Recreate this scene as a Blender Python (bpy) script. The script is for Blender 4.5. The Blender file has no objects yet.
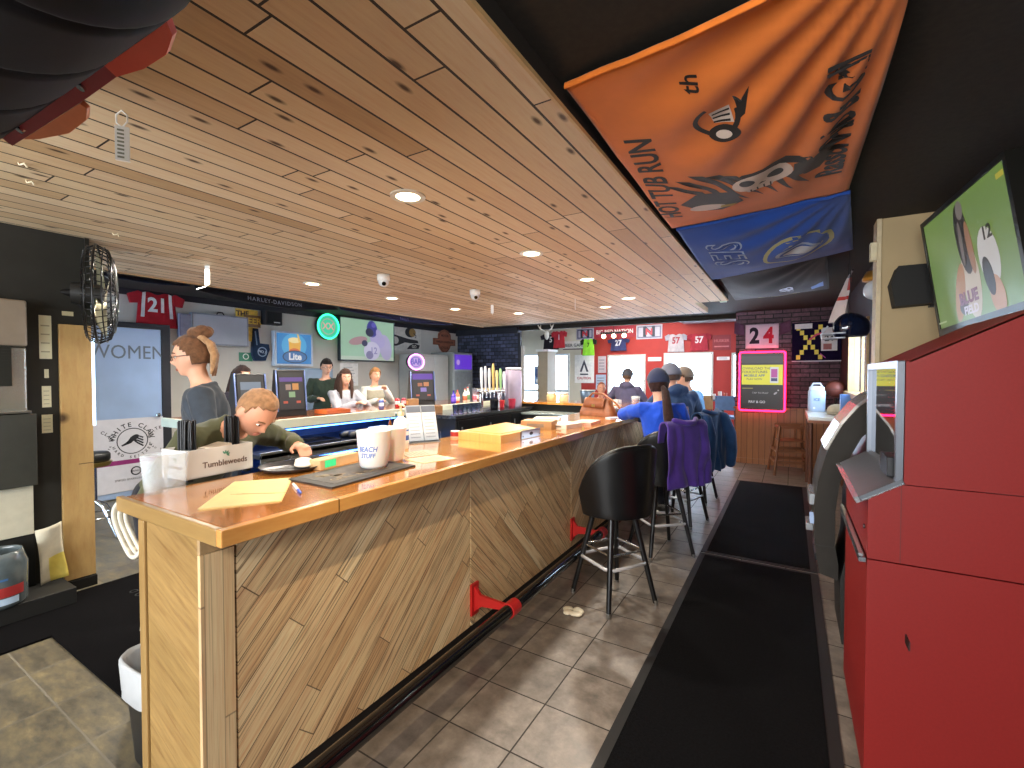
import bpy, bmesh, math, random
from mathutils import Vector, Matrix, noise
random.seed(7)
S = bpy.context.scene
COL = S.collection
V = Vector
PI = math.pi


def rad(d):
    return d * PI / 180.0


def lin(c):
    """sRGB 0-255 triple (or hex string) to linear RGBA"""
    if isinstance(c, str):
        c = tuple(int(c[i:i + 2], 16) for i in (0, 2, 4))
    o = []
    for v in c[:3]:
        v = v / 255.0
        o.append(v / 12.92 if v <= 0.04045 else ((v + 0.055) / 1.055) ** 2.4)
    return (o[0], o[1], o[2], 1.0)


# ------------------------------------------------------------------ materials
class NT:
    def __init__(s, name):
        s.m = bpy.data.materials.new(name)
        s.m.use_nodes = True
        s.t = s.m.node_tree
        s.n = s.t.nodes
        s.b = s.n['Principled BSDF']
        s.out = s.n['Material Output']

    def node(s, typ, **kw):
        n = s.n.new(typ)
        for k, v in kw.items():
            setattr(n, k, v)
        return n

    def link(s, a, b):
        s.t.links.new(a, b)

    def val(s, sock, v):
        if hasattr(v, 'is_output'):
            s.link(v, sock)
        else:
            sock.default_value = v

    def math(s, op, a, b=0.0, c=0.0):
        n = s.node('ShaderNodeMath', operation=op)
        s.val(n.inputs[0], a)
        s.val(n.inputs[1], b)
        s.val(n.inputs[2], c)
        return n.outputs[0]

    def dot(s, vec, d):
        n = s.node('ShaderNodeVectorMath', operation='DOT_PRODUCT')
        s.val(n.inputs[0], vec)
        n.inputs[1].default_value = d
        return n.outputs['Value']

    def obj(s):
        return s.node('ShaderNodeTexCoord').outputs['Object']

    def comb(s, x, y, z):
        n = s.node('ShaderNodeCombineXYZ')
        s.val(n.inputs[0], x)
        s.val(n.inputs[1], y)
        s.val(n.inputs[2], z)
        return n.outputs[0]

    def noise(s, vec, scale, detail=3.0, rough=0.55):
        n = s.node('ShaderNodeTexNoise')
        if vec is not None:
            s.link(vec, n.inputs['Vector'])
        n.inputs['Scale'].default_value = scale
        n.inputs['Detail'].default_value = detail
        n.inputs['Roughness'].default_value = rough
        return n.outputs['Fac']

    def white(s, a, b):
        n = s.node('ShaderNodeTexWhiteNoise', noise_dimensions='2D')
        s.link(s.comb(a, b, 0.0), n.inputs['Vector'])
        return n.outputs['Value']

    def ramp(s, fac, stops, interp='LINEAR'):
        n = s.node('ShaderNodeValToRGB')
        n.color_ramp.interpolation = interp
        e = n.color_ramp.elements
        while len(e) < len(stops):
            e.new(0.5)
        for i, (p, c) in enumerate(stops):
            e[i].position = p
            e[i].color = c
        s.val(n.inputs[0], fac)
        return n.outputs[0]

    def mix(s, fac, a, b, typ='MIX'):
        n = s.node('ShaderNodeMix', data_type='RGBA', blend_type=typ)
        s.val(n.inputs[0], fac)
        s.val(n.inputs[6], a)
        s.val(n.inputs[7], b)
        return n.outputs[2]

    def bump(s, h, strength=0.3, dist=0.01):
        n = s.node('ShaderNodeBump')
        n.inputs['Strength'].default_value = strength
        n.inputs['Distance'].default_value = dist
        s.link(h, n.inputs['Height'])
        s.link(n.outputs[0], s.b.inputs['Normal'])

    def set(s, **kw):
        for k, v in kw.items():
            s.val(s.b.inputs[k], v)
        return s


def vary(c, f):
    return tuple(min(1.0, max(0.0, x * f)) for x in c[:3]) + (1.0,)


_plain = {}


def plain(hexc, rough=0.55, metal=0.0, var=0.10, scale=14.0, coat=0.0, bump=0.0, spec=0.5, name=None):
    key = (hexc, rough, metal, var, scale, coat, bump, spec)
    if key in _plain:
        return _plain[key]
    t = NT(name or 'paint_' + (hexc if isinstance(hexc, str) else 'mix'))
    c = lin(hexc)
    f = t.noise(t.obj(), scale, 3.0)
    t.set(**{'Base Color': t.ramp(f, [(0.3, vary(c, 1 - var)), (0.7, vary(c, 1 + var))]),
             'Roughness': rough, 'Metallic': metal, 'Coat Weight': coat, 'Specular IOR Level': spec})
    if bump:
        t.bump(t.noise(t.obj(), scale * 6, 2.0), bump, 0.004)
    _plain[key] = t.m
    return t.m


_fab = {}


def fabric(hexc, var=0.18, scale=9.0):
    key = (hexc, var, scale)
    if key in _fab:
        return _fab[key]
    t = NT('fabric_' + hexc)
    c = lin(hexc)
    f = t.noise(t.obj(), scale, 4.0)
    t.set(**{'Base Color': t.ramp(f, [(0.3, vary(c, 1 - var)), (0.7, vary(c, 1 + var))]), 'Roughness': 0.9,
             'Sheen Weight': 0.15, 'Specular IOR Level': 0.2})
    t.bump(t.noise(t.obj(), 220.0, 1.0), 0.15, 0.002)
    _fab[key] = t.m
    return t.m


_emi = {}


def glow(hexc, strength=1.0, base=None):
    if strength <= 2.0:
        strength *= 0.50
    key = (hexc, strength)
    if key in _emi:
        return _emi[key]
    t = NT('lit_' + hexc)
    c = lin(hexc)
    f = t.noise(t.obj(), 5.0, 1.0)
    t.set(**{'Base Color': (0.02, 0.02, 0.02, 1), 'Roughness': 0.35,
             'Emission Color': t.ramp(f, [(0.3, vary(c, 0.96)), (0.7, c)]), 'Emission Strength': strength})
    _emi[key] = t.m
    return t.m


def glass(hexc='FFFFFF', rough=0.02, ior=1.45, name='clear_glass', trans=1.0):
    t = NT(name)
    f = t.noise(t.obj(), 3.0, 1.0)
    t.set(**{'Base Color': t.ramp(f, [(0.3, vary(lin(hexc), 0.97)), (0.7, lin(hexc))]), 'Roughness': rough,
             'Transmission Weight': trans, 'IOR': ior})
    return t.m


def planks(name, U, W, width, length, cols, rough=0.35, groove=0.035, grain=0.35, knots=0.0, coat=0.0, gap=0.25,
           streak=0.0, mineral=0.0, bumpy=0.4, endgap=0.003, grough=1.0):
    """boards: U = axis across the boards, W = axis along them"""
    t = NT(name)
    p = t.obj()
    u = t.math('DIVIDE', t.dot(p, U), width)
    w = t.dot(p, W)
    iu = t.math('FLOOR', u)
    fu = t.math('FRACT', u)
    off = t.math('MULTIPLY', t.white(iu, 3.7), 7.31)
    wl = t.math('ADD', t.math('DIVIDE', w, length), off)
    iw = t.math('FLOOR', wl)
    fw = t.math('FRACT', wl)
    r = t.white(iu, iw)
    base = t.ramp(r, cols)
    # grain stretched along the board, shifted from board to board
    sh = t.math('MULTIPLY', r, 37.0)
    gv = t.comb(t.math('ADD', t.math('MULTIPLY', u, 4.0), sh), t.math('MULTIPLY', w, 2.2), sh)
    g = t.noise(gv, 2.2, 6.0, 0.65)
    base = t.mix(grain, base, t.ramp(g, [(0.25, (0.30, 0.22, 0.16, 1)), (0.5, (0.5, 0.5, 0.5, 1)), (0.78, (0.72, 0.72, 0.70, 1))]), 'OVERLAY')
    if streak:
        g2 = t.noise(t.comb(t.math('ADD', t.math('MULTIPLY', u, 9.0), sh), t.math('MULTIPLY', w, 1.1), sh), 1.6, 4.0, 0.6)
        base = t.mix(t.math('MULTIPLY', t.ramp(g2, [(0.55, (0, 0, 0, 1)), (0.64, (1, 1, 1, 1))]), streak), base, lin('4A3222'))
    if mineral:
        g3 = t.noise(t.comb(t.math('ADD', t.math('MULTIPLY', u, 1.2), sh), t.math('MULTIPLY', w, 1.6), sh), 2.4, 2.0)
        base = t.mix(t.math('MULTIPLY', t.ramp(g3, [(0.58, (0, 0, 0, 1)), (0.68, (1, 1, 1, 1))]), mineral), base, lin('6B4A33'))
    if knots:
        vn = t.node('ShaderNodeTexVoronoi', feature='F1', voronoi_dimensions='2D')
        t.link(t.comb(t.math('ADD', t.math('MULTIPLY', u, 0.8), sh), t.math('MULTIPLY', w, 2.2), 0.0), vn.inputs['Vector'])
        vn.inputs['Scale'].default_value = 1.0
        k = t.ramp(vn.outputs['Distance'], [(0.035, (1, 1, 1, 1)), (0.10, (0, 0, 0, 1))])
        keep = t.math('GREATER_THAN', t.dot(vn.outputs['Color'], (1, 0, 0)), 0.45)
        base = t.mix(t.math('MULTIPLY', t.math('MULTIPLY', k, keep), knots), base, lin('3E2513'))
    # grooves
    e = t.math('MINIMUM', fu, t.math('SUBTRACT', 1.0, fu))
    gu = t.math('LESS_THAN', e, groove)
    ew = t.math('MINIMUM', fw, t.math('SUBTRACT', 1.0, fw))
    gw = t.math('LESS_THAN', ew, endgap / length * 1.0)
    gr = t.math('MAXIMUM', gu, gw)
    base = t.mix(t.math('MULTIPLY', gr, 1.0 - gap), base, lin('24160C'))
    t.set(**{'Base Color': base, 'Roughness': t.math('MULTIPLY', t.math('ADD', t.math('MULTIPLY', g, 0.25 * grough), 0.875), rough), 'Coat Weight': coat, 'Coat Roughness': 0.06})
    h = t.math('SUBTRACT', t.math('MULTIPLY', g, 0.15), gr)
    t.bump(h, bumpy, 0.004)
    return t.m


def tiles(name, size, ox, oy, cols, mortar, gw=0.012, rough=0.45, mottled=6.0, stretch=(1, 1)):
    t = NT(name)
    p = t.obj()
    sx, sy = size
    u = t.math('DIVIDE', t.math('SUBTRACT', t.dot(p, (1, 0, 0)), ox), sx)
    w = t.math('DIVIDE', t.math('SUBTRACT', t.dot(p, (0, 1, 0)), oy), sy)
    r = t.white(t.math('FLOOR', u), t.math('FLOOR', w))
    fu, fw = t.math('FRACT', u), t.math('FRACT', w)
    eu = t.math('MULTIPLY', t.math('MINIMUM', fu, t.math('SUBTRACT', 1.0, fu)), sx)
    ew = t.math('MULTIPLY', t.math('MINIMUM', fw, t.math('SUBTRACT', 1.0, fw)), sy)
    g = t.math('LESS_THAN', t.math('MINIMUM', eu, ew), gw / 2)
    sh = t.math('MULTIPLY', r, 19.0)
    nv = t.comb(t.math('ADD', t.math('MULTIPLY', u, stretch[0]), sh), t.math('MULTIPLY', w, stretch[1]), sh)
    n = t.noise(nv, mottled * 0.35, 7.0, 0.68)
    base = t.ramp(n, cols)
    base = t.mix(0.25, base, t.ramp(r, [(0.0, (0.25, 0.25, 0.25, 1)), (1.0, (0.7, 0.7, 0.7, 1))]), 'OVERLAY')
    base = t.mix(g, base, lin(mortar))
    t.set(**{'Base Color': base, 'Roughness': t.mix(g, t.ramp(n, [(0.2, (rough * 0.75,) * 3 + (1,)), (0.8, (rough * 1.2,) * 3 + (1,))]), (0.9, 0.9, 0.9, 1))})
    t.bump(t.math('SUBTRACT', t.math('MULTIPLY', n, 0.4), g), 0.35, 0.004)
    return t.m


def ledger(name, U, c1, c2, mort, bw=0.2, bh=0.075):
    """rough stacked stone courses on a vertical wall; U = horizontal axis"""
    t = NT(name)
    p = t.obj()
    b = t.node('ShaderNodeTexBrick', offset=0.5)
    t.link(t.comb(t.dot(p, U), t.dot(p, (0, 0, 1)), 0.0), b.inputs['Vector'])
    b.inputs['Scale'].default_value = 1.0
    b.inputs['Mortar Size'].default_value = 0.008
    b.inputs['Brick Width'].default_value = bw
    b.inputs['Row Height'].default_value = bh
    b.inputs['Color1'].default_value = lin(c1)
    b.inputs['Color2'].default_value = lin(c2)
    b.inputs['Mortar'].default_value = lin(mort)
    n = t.noise(p, 22.0, 5.0, 0.7)
    base = t.mix(0.75, b.outputs['Color'], t.ramp(n, [(0.3, (0.18, 0.18, 0.2, 1)), (0.72, (0.85, 0.85, 0.9, 1))]), 'OVERLAY')
    t.set(**{'Base Color': base, 'Roughness': 0.45})
    t.bump(t.math('SUBTRACT', n, t.math('MULTIPLY', b.outputs['Fac'], 1.5)), 1.0, 0.02)
    return t.m


# ------------------------------------------------------------------ mesh builder
def frame(o, xd, yd):
    x, y = V(xd).normalized(), V(yd).normalized()
    z = x.cross(y).normalized()
    y = z.cross(x)
    m = Matrix((x, y, z)).transposed().to_4x4()
    m.translation = V(o)
    return m


def LW(x, y, z):
    """board hung on a wall that looks towards +x"""
    return frame((x, y, z), (0, 1, 0), (0, 0, 1))


def FW(x, y, z):
    """board hung on a wall that looks towards -y"""
    return frame((x, y, z), (1, 0, 0), (0, 0, 1))


def aim(o, d, up=(0, 0, 1)):
    """frame whose local z runs along d"""
    z = V(d).normalized()
    u = V(up)
    if abs(z.dot(u)) > 0.98:
        u = V((1, 0, 0))
    x = u.cross(z).normalized()
    y = z.cross(x)
    m = Matrix((x, y, z)).transposed().to_4x4()
    m.translation = V(o)
    return m


def RZ(deg, o=(0, 0, 0)):
    return Matrix.Translation(V(o)) @ Matrix.Rotation(rad(deg), 4, 'Z')


class MB:
    def __init__(s):
        s.v, s.f, s.fm, s.sm, s.mats = [], [], [], [], []

    def mi(s, m):
        if m not in s.mats:
            s.mats.append(m)
        return s.mats.index(m)

    def add(s, vs, fs, m, smooth=False, M=None):
        o = len(s.v)
        i = s.mi(m)
        for v in vs:
            v = V(v)
            s.v.append(M @ v if M is not None else v)
        for f in fs:
            s.f.append(tuple(o + k for k in f))
            s.fm.append(i)
            s.sm.append(smooth)
        return s

    def box(s, a, b, m, M=None):
        x0, y0, z0 = (min(a[i], b[i]) for i in range(3))
        x1, y1, z1 = (max(a[i], b[i]) for i in range(3))
        vs = [(x0, y0, z0), (x1, y0, z0), (x1, y1, z0), (x0, y1, z0), (x0, y0, z1), (x1, y0, z1), (x1, y1, z1), (x0, y1, z1)]
        fs = [(0, 3, 2, 1), (4, 5, 6, 7), (0, 1, 5, 4), (1, 2, 6, 5), (2, 3, 7, 6), (3, 0, 4, 7)]
        return s.add(vs, fs, m, False, M)

    def rings(s, rings, m, closed_ends=True, smooth=True, M=None, loop=False):
        n = len(rings[0])
        vs = [p for r in rings for p in r]
        fs = []
        R = len(rings)
        for i in range(R if loop else R - 1):
            j = (i + 1) % R
            for k in range(n):
                fs.append((i * n + k, i * n + (k + 1) % n, j * n + (k + 1) % n, j * n + k))
        s.add(vs, fs, m, smooth, M)
        if closed_ends and not loop:
            s.add(list(rings[0]), [tuple(range(n - 1, -1, -1))], m, False, M)
            s.add(list(rings[-1]), [tuple(range(n))], m, False, M)
        return s

    def tube(s, pts, r, m, seg=10, M=None, loop=False, flat=1.0, up=None, caps=True, round_ends=False):
        pts = [V(p) for p in pts]
        rr = list(r) if isinstance(r, (list, tuple)) else [r] * len(pts)
        if round_ends and not loop:
            def dome(p, q, rad0):
                d = (p - q).normalized()
                return [(p + d * rad0 * math.sin(a), max(rad0 * math.cos(a), rad0 * 0.05)) for a in (PI / 6, PI / 3, PI / 2 * 0.97)]
            a = dome(pts[0], pts[1], rr[0])[::-1]
            b = dome(pts[-1], pts[-2], rr[-1])
            pts = [x[0] for x in a] + pts + [x[0] for x in b]
            rr = [x[1] for x in a] + rr + [x[1] for x in b]
        n = len(pts)
        out = []
        prev = None
        for i, p in enumerate(pts):
            if loop:
                d = pts[(i + 1) % n] - pts[i - 1]
            else:
                d = pts[min(i + 1, n - 1)] - pts[max(i - 1, 0)]
            if d.length < 1e-9:
                d = V((0, 0, 1))
            d.normalize()
            if prev is None:
                ref = V(up) if up else (V((0, 0, 1)) if abs(d.z) < 0.9 else V((1, 0, 0)))
            else:
                ref = prev
            x = ref - d * ref.dot(d)
            if x.length < 1e-6:
                x = d.orthogonal()
            x.normalize()
            prev = x
            y = d.cross(x)
            out.append([p + x * (rr[i] * math.cos(2 * PI * k / seg)) + y * (rr[i] * flat * math.sin(2 * PI * k / seg)) for k in range(seg)])
        return s.rings(out, m, caps, True, M, loop)

    def cyl(s, p0, p1, r0, m, r1=None, seg=20, M=None, caps=True):
        return s.tube([p0, p1], [r0, r0 if r1 is None else r1], m, seg, M, caps=caps)

    def lathe(s, prof, m, seg=28, M=None, caps=True, flat=1.0):
        rings = [[V((r * math.cos(2 * PI * k / seg), flat * r * math.sin(2 * PI * k / seg), z)) for k in range(seg)] for r, z in prof]
        return s.rings(rings, m, caps, True, M)

    def ell(s, c, r, m, M=None, seg=20, rg=12):
        if not isinstance(r, (tuple, list)):
            r = (r, r, r)
        rings = []
        for i in range(1, rg):
            a = -PI / 2 + PI * i / rg
            rings.append([V((c[0] + r[0] * math.cos(a) * math.cos(2 * PI * k / seg), c[1] + r[1] * math.cos(a) * math.sin(2 * PI * k / seg), c[2] + r[2] * math.sin(a))) for k in range(seg)])
        o = [q for rr in rings for q in rr]
        n = seg
        fs = []
        for i in range(len(rings) - 1):
            for k in range(n):
                fs.append((i * n + k, i * n + (k + 1) % n, (i + 1) * n + (k + 1) % n, (i + 1) * n + k))
        b = len(o)
        o += [V((c[0], c[1], c[2] - r[2])), V((c[0], c[1], c[2] + r[2]))]
        L = (len(rings) - 1) * n
        for k in range(n):
            fs.append((b, (k + 1) % n, k))
            fs.append((b + 1, L + k, L + (k + 1) % n))
        return s.add(o, fs, m, True, M)

    def prism(s, poly, d, m, M=None, z0=0.0, smooth=False):
        """2D outline in local xy, extruded from z0 to z0+d along local z"""
        n = len(poly)
        a = sum(poly[i][0] * poly[(i + 1) % n][1] - poly[(i + 1) % n][0] * poly[i][1] for i in range(n))
        if a < 0:
            poly = list(poly)[::-1]
        vs = [(p[0], p[1], z0) for p in poly] + [(p[0], p[1], z0 + d) for p in poly]
        s.add(vs, [tuple(range(n - 1, -1, -1)), tuple(range(n, 2 * n))], m, False, M)
        s.add(vs, [(i, (i + 1) % n, n + (i + 1) % n, n + i) for i in range(n)], m, smooth, M)
        return s

    def rect(s, x0, y0, x1, y1, d, m, M=None, z0=0.0):
        return s.prism([(x0, y0), (x1, y0), (x1, y1), (x0, y1)], d, m, M, z0)

    def disc(s, cx, cy, rx, d, m, M=None, z0=0.0, ry=None, seg=28, rot=0.0):
        ry = rx if ry is None else ry
        c, sn = math.cos(rad(rot)), math.sin(rad(rot))
        P = []
        for k in range(seg):
            x, y = rx * math.cos(2 * PI * k / seg), ry * math.sin(2 * PI * k / seg)
            P.append((cx + x * c - y * sn, cy + x * sn + y * c))
        return s.prism(P, d, m, M, z0, True)

    def ring(s, cx, cy, r, w, d, m, M=None, z0=0.0, ry=None, seg=32):
        ry = r if ry is None else ry
        vs, fs = [], []
        for k in range(seg):
            a = 2 * PI * k / seg
            for q in (0, 1):
                vs.append((cx + (r - w * q) * math.cos(a), cy + (ry - w * q) * math.sin(a), z0 + d))
        for k in range(seg):
            j = (k + 1) % seg
            fs.append((2 * k, 2 * j, 2 * j + 1, 2 * k + 1))
        n = len(vs)
        vs += [(x, y, z0) for x, y, z in vs[:n]]
        for k in range(seg):
            j = (k + 1) % seg
            fs.append((2 * j, 2 * k, n + 2 * k, n + 2 * j))
            fs.append((2 * k + 1, 2 * j + 1, n + 2 * j + 1, n + 2 * k + 1))
            fs.append((n + 2 * k, n + 2 * k + 1, n + 2 * j + 1, n + 2 * j))
        return s.add(vs, fs, m, False, M)

    def stroke(s, pts, w, d, m, M=None, z0=0.0):
        """a flat line of width w along 2D points"""
        P = [V((p[0], p[1])) for p in pts]
        L, R = [], []
        for i, p in enumerate(P):
            t = (P[min(i + 1, len(P) - 1)] - P[max(i - 1, 0)]).normalized()
            n = V((-t.y, t.x)) * w / 2
            L.append(p + n)
            R.append(p - n)
        vs, fs = [], []
        for a, b in zip(L, R):
            vs += [(a.x, a.y, z0 + d), (b.x, b.y, z0 + d), (a.x, a.y, z0), (b.x, b.y, z0)]
        for i in range(len(P) - 1):
            o = 4 * i
            fs += [(o + 1, o + 5, o + 4, o), (o + 2, o + 6, o + 7, o + 3), (o, o + 4, o + 6, o + 2), (o + 3, o + 7, o + 5, o + 1)]
        fs += [(0, 2, 3, 1), (4 * len(P) - 4, 4 * len(P) - 3, 4 * len(P) - 1, 4 * len(P) - 2)]
        return s.add(vs, fs, m, False, M)

    def grid(s, fn, nu, nv, m, M=None, smooth=True, matfn=None):
        vs = [fn(i / nu, j / nv) for j in range(nv + 1) for i in range(nu + 1)]
        w = nu + 1
        if matfn is None:
            fs = [(j * w + i, j * w + i + 1, (j + 1) * w + i + 1, (j + 1) * w + i) for j in range(nv) for i in range(nu)]
            return s.add(vs, fs, m, smooth, M)
        o = len(s.v)
        for v in vs:
            s.v.append(M @ V(v) if M is not None else V(v))
        for j in range(nv):
            for i in range(nu):
                s.f.append(tuple(o + q for q in (j * w + i, j * w + i + 1, (j + 1) * w + i + 1, (j + 1) * w + i)))
                s.fm.append(s.mi(matfn((i + .5) / nu, (j + .5) / nv)))
                s.sm.append(smooth)
        return s

    def text(s, body, size, m, M=None, d=0.002, bold=0.0, align='CENTER', spacing=1.0, sx=1.0, shear=0.0, mp=None, valign='CENTER'):
        c = bpy.data.curves.new('lettering', 'FONT')
        c.body = body
        c.size = size
        c.align_x = align
        c.align_y = valign
        c.extrude = d / 2
        c.offset = bold * size
        c.space_character = spacing
        c.shear = shear
        c.resolution_u = 3
        o = bpy.data.objects.new('lettering', c)
        COL.objects.link(o)
        dg = bpy.context.evaluated_depsgraph_get()
        me = bpy.data.meshes.new_from_object(o.evaluated_get(dg))
        vs = [V((v.co.x * sx, v.co.y, v.co.z + d / 2)) for v in me.vertices]
        if mp:
            vs = [mp(v) for v in vs]
        s.add(vs, [tuple(p.vertices) for p in me.polygons], m, False, M)
        bpy.data.objects.remove(o)
        bpy.data.curves.remove(c)
        bpy.data.meshes.remove(me)
        return s

    def mesh(s, name):
        me = bpy.data.meshes.new(name)
        me.from_pydata([tuple(v) for v in s.v], [], s.f)
        for m in s.mats:
            me.materials.append(m)
        me.polygons.foreach_set('material_index', s.fm)
        me.polygons.foreach_set('use_smooth', s.sm)
        me.update()
        return me

    def build(s, name, parent=None, loc=None, rz=0.0, bevel=0.0, solid=0.0, subs=0, seg=2, weld=False):
        me = s.mesh(name)
        if weld or subs:
            b = bmesh.new()
            b.from_mesh(me)
            bmesh.ops.remove_doubles(b, verts=b.verts, dist=1e-5)
            b.to_mesh(me)
            b.free()
        o = bpy.data.objects.new(name, me)
        COL.objects.link(o)
        if parent is not None:
            o.parent = parent
        if loc is not None:
            o.location = loc
        if rz:
            o.rotation_euler.z = rad(rz)
        if solid:
            k = o.modifiers.new('thickness', 'SOLIDIFY')
            k.thickness = solid
            k.offset = 0.0
        if bevel:
            k = o.modifiers.new('edges', 'BEVEL')
            k.width = bevel
            k.segments = seg
            k.limit_method = 'ANGLE'
            k.angle_limit = rad(40)
            k.harden_normals = False
        if subs:
            k = o.modifiers.new('smooth', 'SUBSURF')
            k.levels = subs
            k.render_levels = subs
        return o


def thing(name, label, cat, loc=(0, 0, 0), rz=0.0, group=None):
    o = bpy.data.objects.new(name, None)
    o.empty_display_size = 0.1
    COL.objects.link(o)
    o.location = loc
    o.rotation_euler = (0, 0, rad(rz))
    return tag(o, label, cat, group)


def tag(o, label, cat, group=None, kind=None):
    o['label'] = label
    o['category'] = cat
    if group:
        o['group'] = group
    if kind:
        o['kind'] = kind
    return o


def struct(o):
    o['kind'] = 'structure'
    return o


def dup(root, loc=None, rz=None, label=None, group=None):
    r = root.copy()
    COL.objects.link(r)
    if loc is not None:
        r.location = loc
    if rz is not None:
        r.rotation_euler = (0, 0, rad(rz))
    if label:
        r['label'] = label
    if group:
        r['group'] = group
    for ch in list(root.children):
        c = ch.copy()
        COL.objects.link(c)
        c.parent = r
        for g in list(ch.children):
            d = g.copy()
            COL.objects.link(d)
            d.parent = c
    return r


def fold(p, amp, sc):
    return noise.noise(V(p) * sc) * amp
# ------------------------------------------------------------------ camera
cam_d = bpy.data.cameras.new('camera')
cam = bpy.data.objects.new('camera', cam_d)
COL.objects.link(cam)
S.camera = cam
cam_d.sensor_width = 36.0
cam_d.lens = 461.35 / 1024 * 36.0
cam_d.clip_start = 0.02
cam.location = (0, 0, 1.53)
cam.rotation_euler = (rad(90 - 1.295), 0, rad(31.15))

# ------------------------------------------------------------------ shared materials
X, Y, Z = (1, 0, 0), (0, 1, 0), (0, 0, 1)
PINE = planks('pine_ceiling_boards', X, Y, 0.135, 1.9,
              [(0.0, lin('B89870')), (0.10, lin('CDB08A')), (0.5, lin('D6BD98')), (0.85, lin('DDC8A8')), (1.0, lin('C0A27E'))],
              rough=0.62, groove=0.04, grain=0.34, knots=0.95, gap=0.0, endgap=0.004, bumpy=0.5, coat=0.0)
HICK = [(0.0, lin('BD9870')), (0.25, lin('D9BC92')), (0.5, lin('CEAC80')), (0.75, lin('E6D0A8')), (1.0, lin('C4A278'))]
sq = math.sqrt(0.5)
HICK_UP = planks('hickory_boards_rising', (0, sq, -sq), (0, sq, sq), 0.083, 0.95, HICK, rough=0.5, groove=0.022, grain=0.75, gap=0.25, streak=0.75, mineral=0.35, endgap=0.002)
HICK_DN = planks('hickory_boards_falling', (0, sq, sq), (0, sq, -sq), 0.083, 0.95, HICK, rough=0.5, groove=0.022, grain=0.75, gap=0.25, streak=0.75, mineral=0.35, endgap=0.002)
HICK_V = planks('hickory_post', Y, Z, 0.055, 3.0, HICK, rough=0.5, groove=0.02, grain=0.5, gap=0.5, streak=0.4)
MAPLE = [(0.0, lin('84683A')), (0.5, lin('9E7E4C')), (1.0, lin('927344'))]
c30, s30 = math.cos(rad(20)), math.sin(rad(20))
MAPLE_D = planks('yellow_maple_boards', (s30, 0, c30), (c30, 0, -s30), 0.12, 2.0, MAPLE, rough=0.4, groove=0.006, grain=0.8, gap=0.7, coat=0.2)
MAPLE_V = planks('maple_trim', X, Z, 0.3, 4.0, MAPLE, rough=0.4, groove=0.0, grain=0.4, coat=0.2)
MAPLE_X = planks('maple_edge_end', Z, X, 0.3, 4.0, MAPLE, rough=0.3, groove=0.0, grain=0.4, coat=0.5)
TOPC = [(0.0, lin('B5722F')), (0.4, lin('C98540')), (0.7, lin('D6984F')), (1.0, lin('B87A3C'))]
BARTOP = planks('varnished_bar_top', X, Y, 0.145, 2.6, TOPC, rough=0.16, groove=0.008, grain=0.45, gap=0.6, coat=1.0, bumpy=0.05, grough=0.4)
BAREDGE = planks('varnished_bar_edge', Z, Y, 0.3, 5.0, [(0.0, lin('C58A48')), (0.5, lin('D39A55')), (1.0, lin('C99050'))], rough=0.25, groove=0.0, grain=0.4, coat=0.8, bumpy=0.05)
BOARD = planks('knotty_board', Y, Z, 0.4, 4.0, [(0.0, lin('BE9A62')), (1.0, lin('C8A56C'))], rough=0.45, groove=0.0, grain=0.4, knots=0.9)
WAINS = planks('wainscot_boards', X, Z, 0.09, 4.0, [(0.0, lin('7A4A2C')), (0.5, lin('93603A')), (1.0, lin('84522F'))], rough=0.4, groove=0.04, grain=0.35)
GREYTILE = tiles('grey_floor_tile', (0.3127, 0.3127), -1.2677, 1.564,
                 [(0.25, lin('4C4640')), (0.5, lin('70675F')), (0.75, lin('8C8379'))], '2E2925', gw=0.007, rough=0.37, mottled=9.0)
SLATE = tiles('slate_floor_tile', (0.41, 0.61), -3.30, 0.705,
              [(0.25, lin('3E3A32')), (0.45, lin('605A4C')), (0.6, lin('776D54')), (0.8, lin('9C8C68'))], '7A7466', gw=0.008, rough=0.4, mottled=11.0, stretch=(0.7, 2.4))
BLACKCEIL = plain('26211B', 0.85, var=0.25, scale=40.0, name='black_painted_ceiling')
BLACKWALL = plain('23221D', 0.7, var=0.2, scale=6.0)
GREYWALL = plain('C9C6BE', 0.8, var=0.05, scale=2.0)
CREAM = plain('D8D2C2', 0.8, var=0.05, scale=2.0)
REDWALL = plain('A8322C', 0.7, var=0.08, scale=3.0)
BEIGE = plain('B8A179', 0.75, var=0.06, scale=2.5)
STONE_BLK = ledger('black_ledger_stone', X, '2A2F40', '5A617A', '06070C', 0.16, 0.085)
STONE_DRK = ledger('brown_ledger_stone', X, '4A303C', '74505A', '180E12', 0.26, 0.07)
BLKPLASTIC = plain('141414', 0.42, var=0.2)
BLKGLOSS = plain('0C0D10', 0.16, var=0.2, coat=0.3)
CHROME = plain('DCDEE2', 0.2, metal=1.0, var=0.03)
STEEL = plain('B4B7B8', 0.3, metal=1.0, var=0.05)
DARKMETAL = plain('2B2B2D', 0.4, metal=0.6, var=0.1)
WHITE = plain('ECEBE6', 0.5, var=0.03)
WHITEGLOSS = plain('F2F1EC', 0.25, var=0.02)
PAPER = plain('EFE9D2', 0.8, var=0.03)
RUBBER = plain('0A090B', 0.95, var=0.3, scale=60.0, bump=0.4, spec=0.08)
CLEAR = glass('F4FBFF', 0.03, 1.2)
PANE = glass('FFFFFF', 0.0, 1.02, 'window_pane')


def flat_poly(name, pts, z, m, up=True):
    mb = MB()
    P = list(pts)
    mb.add([(x, y, z) for x, y in P], [tuple(range(len(P))) if up else tuple(range(len(P) - 1, -1, -1))], m)
    return mb.build(name)


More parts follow.
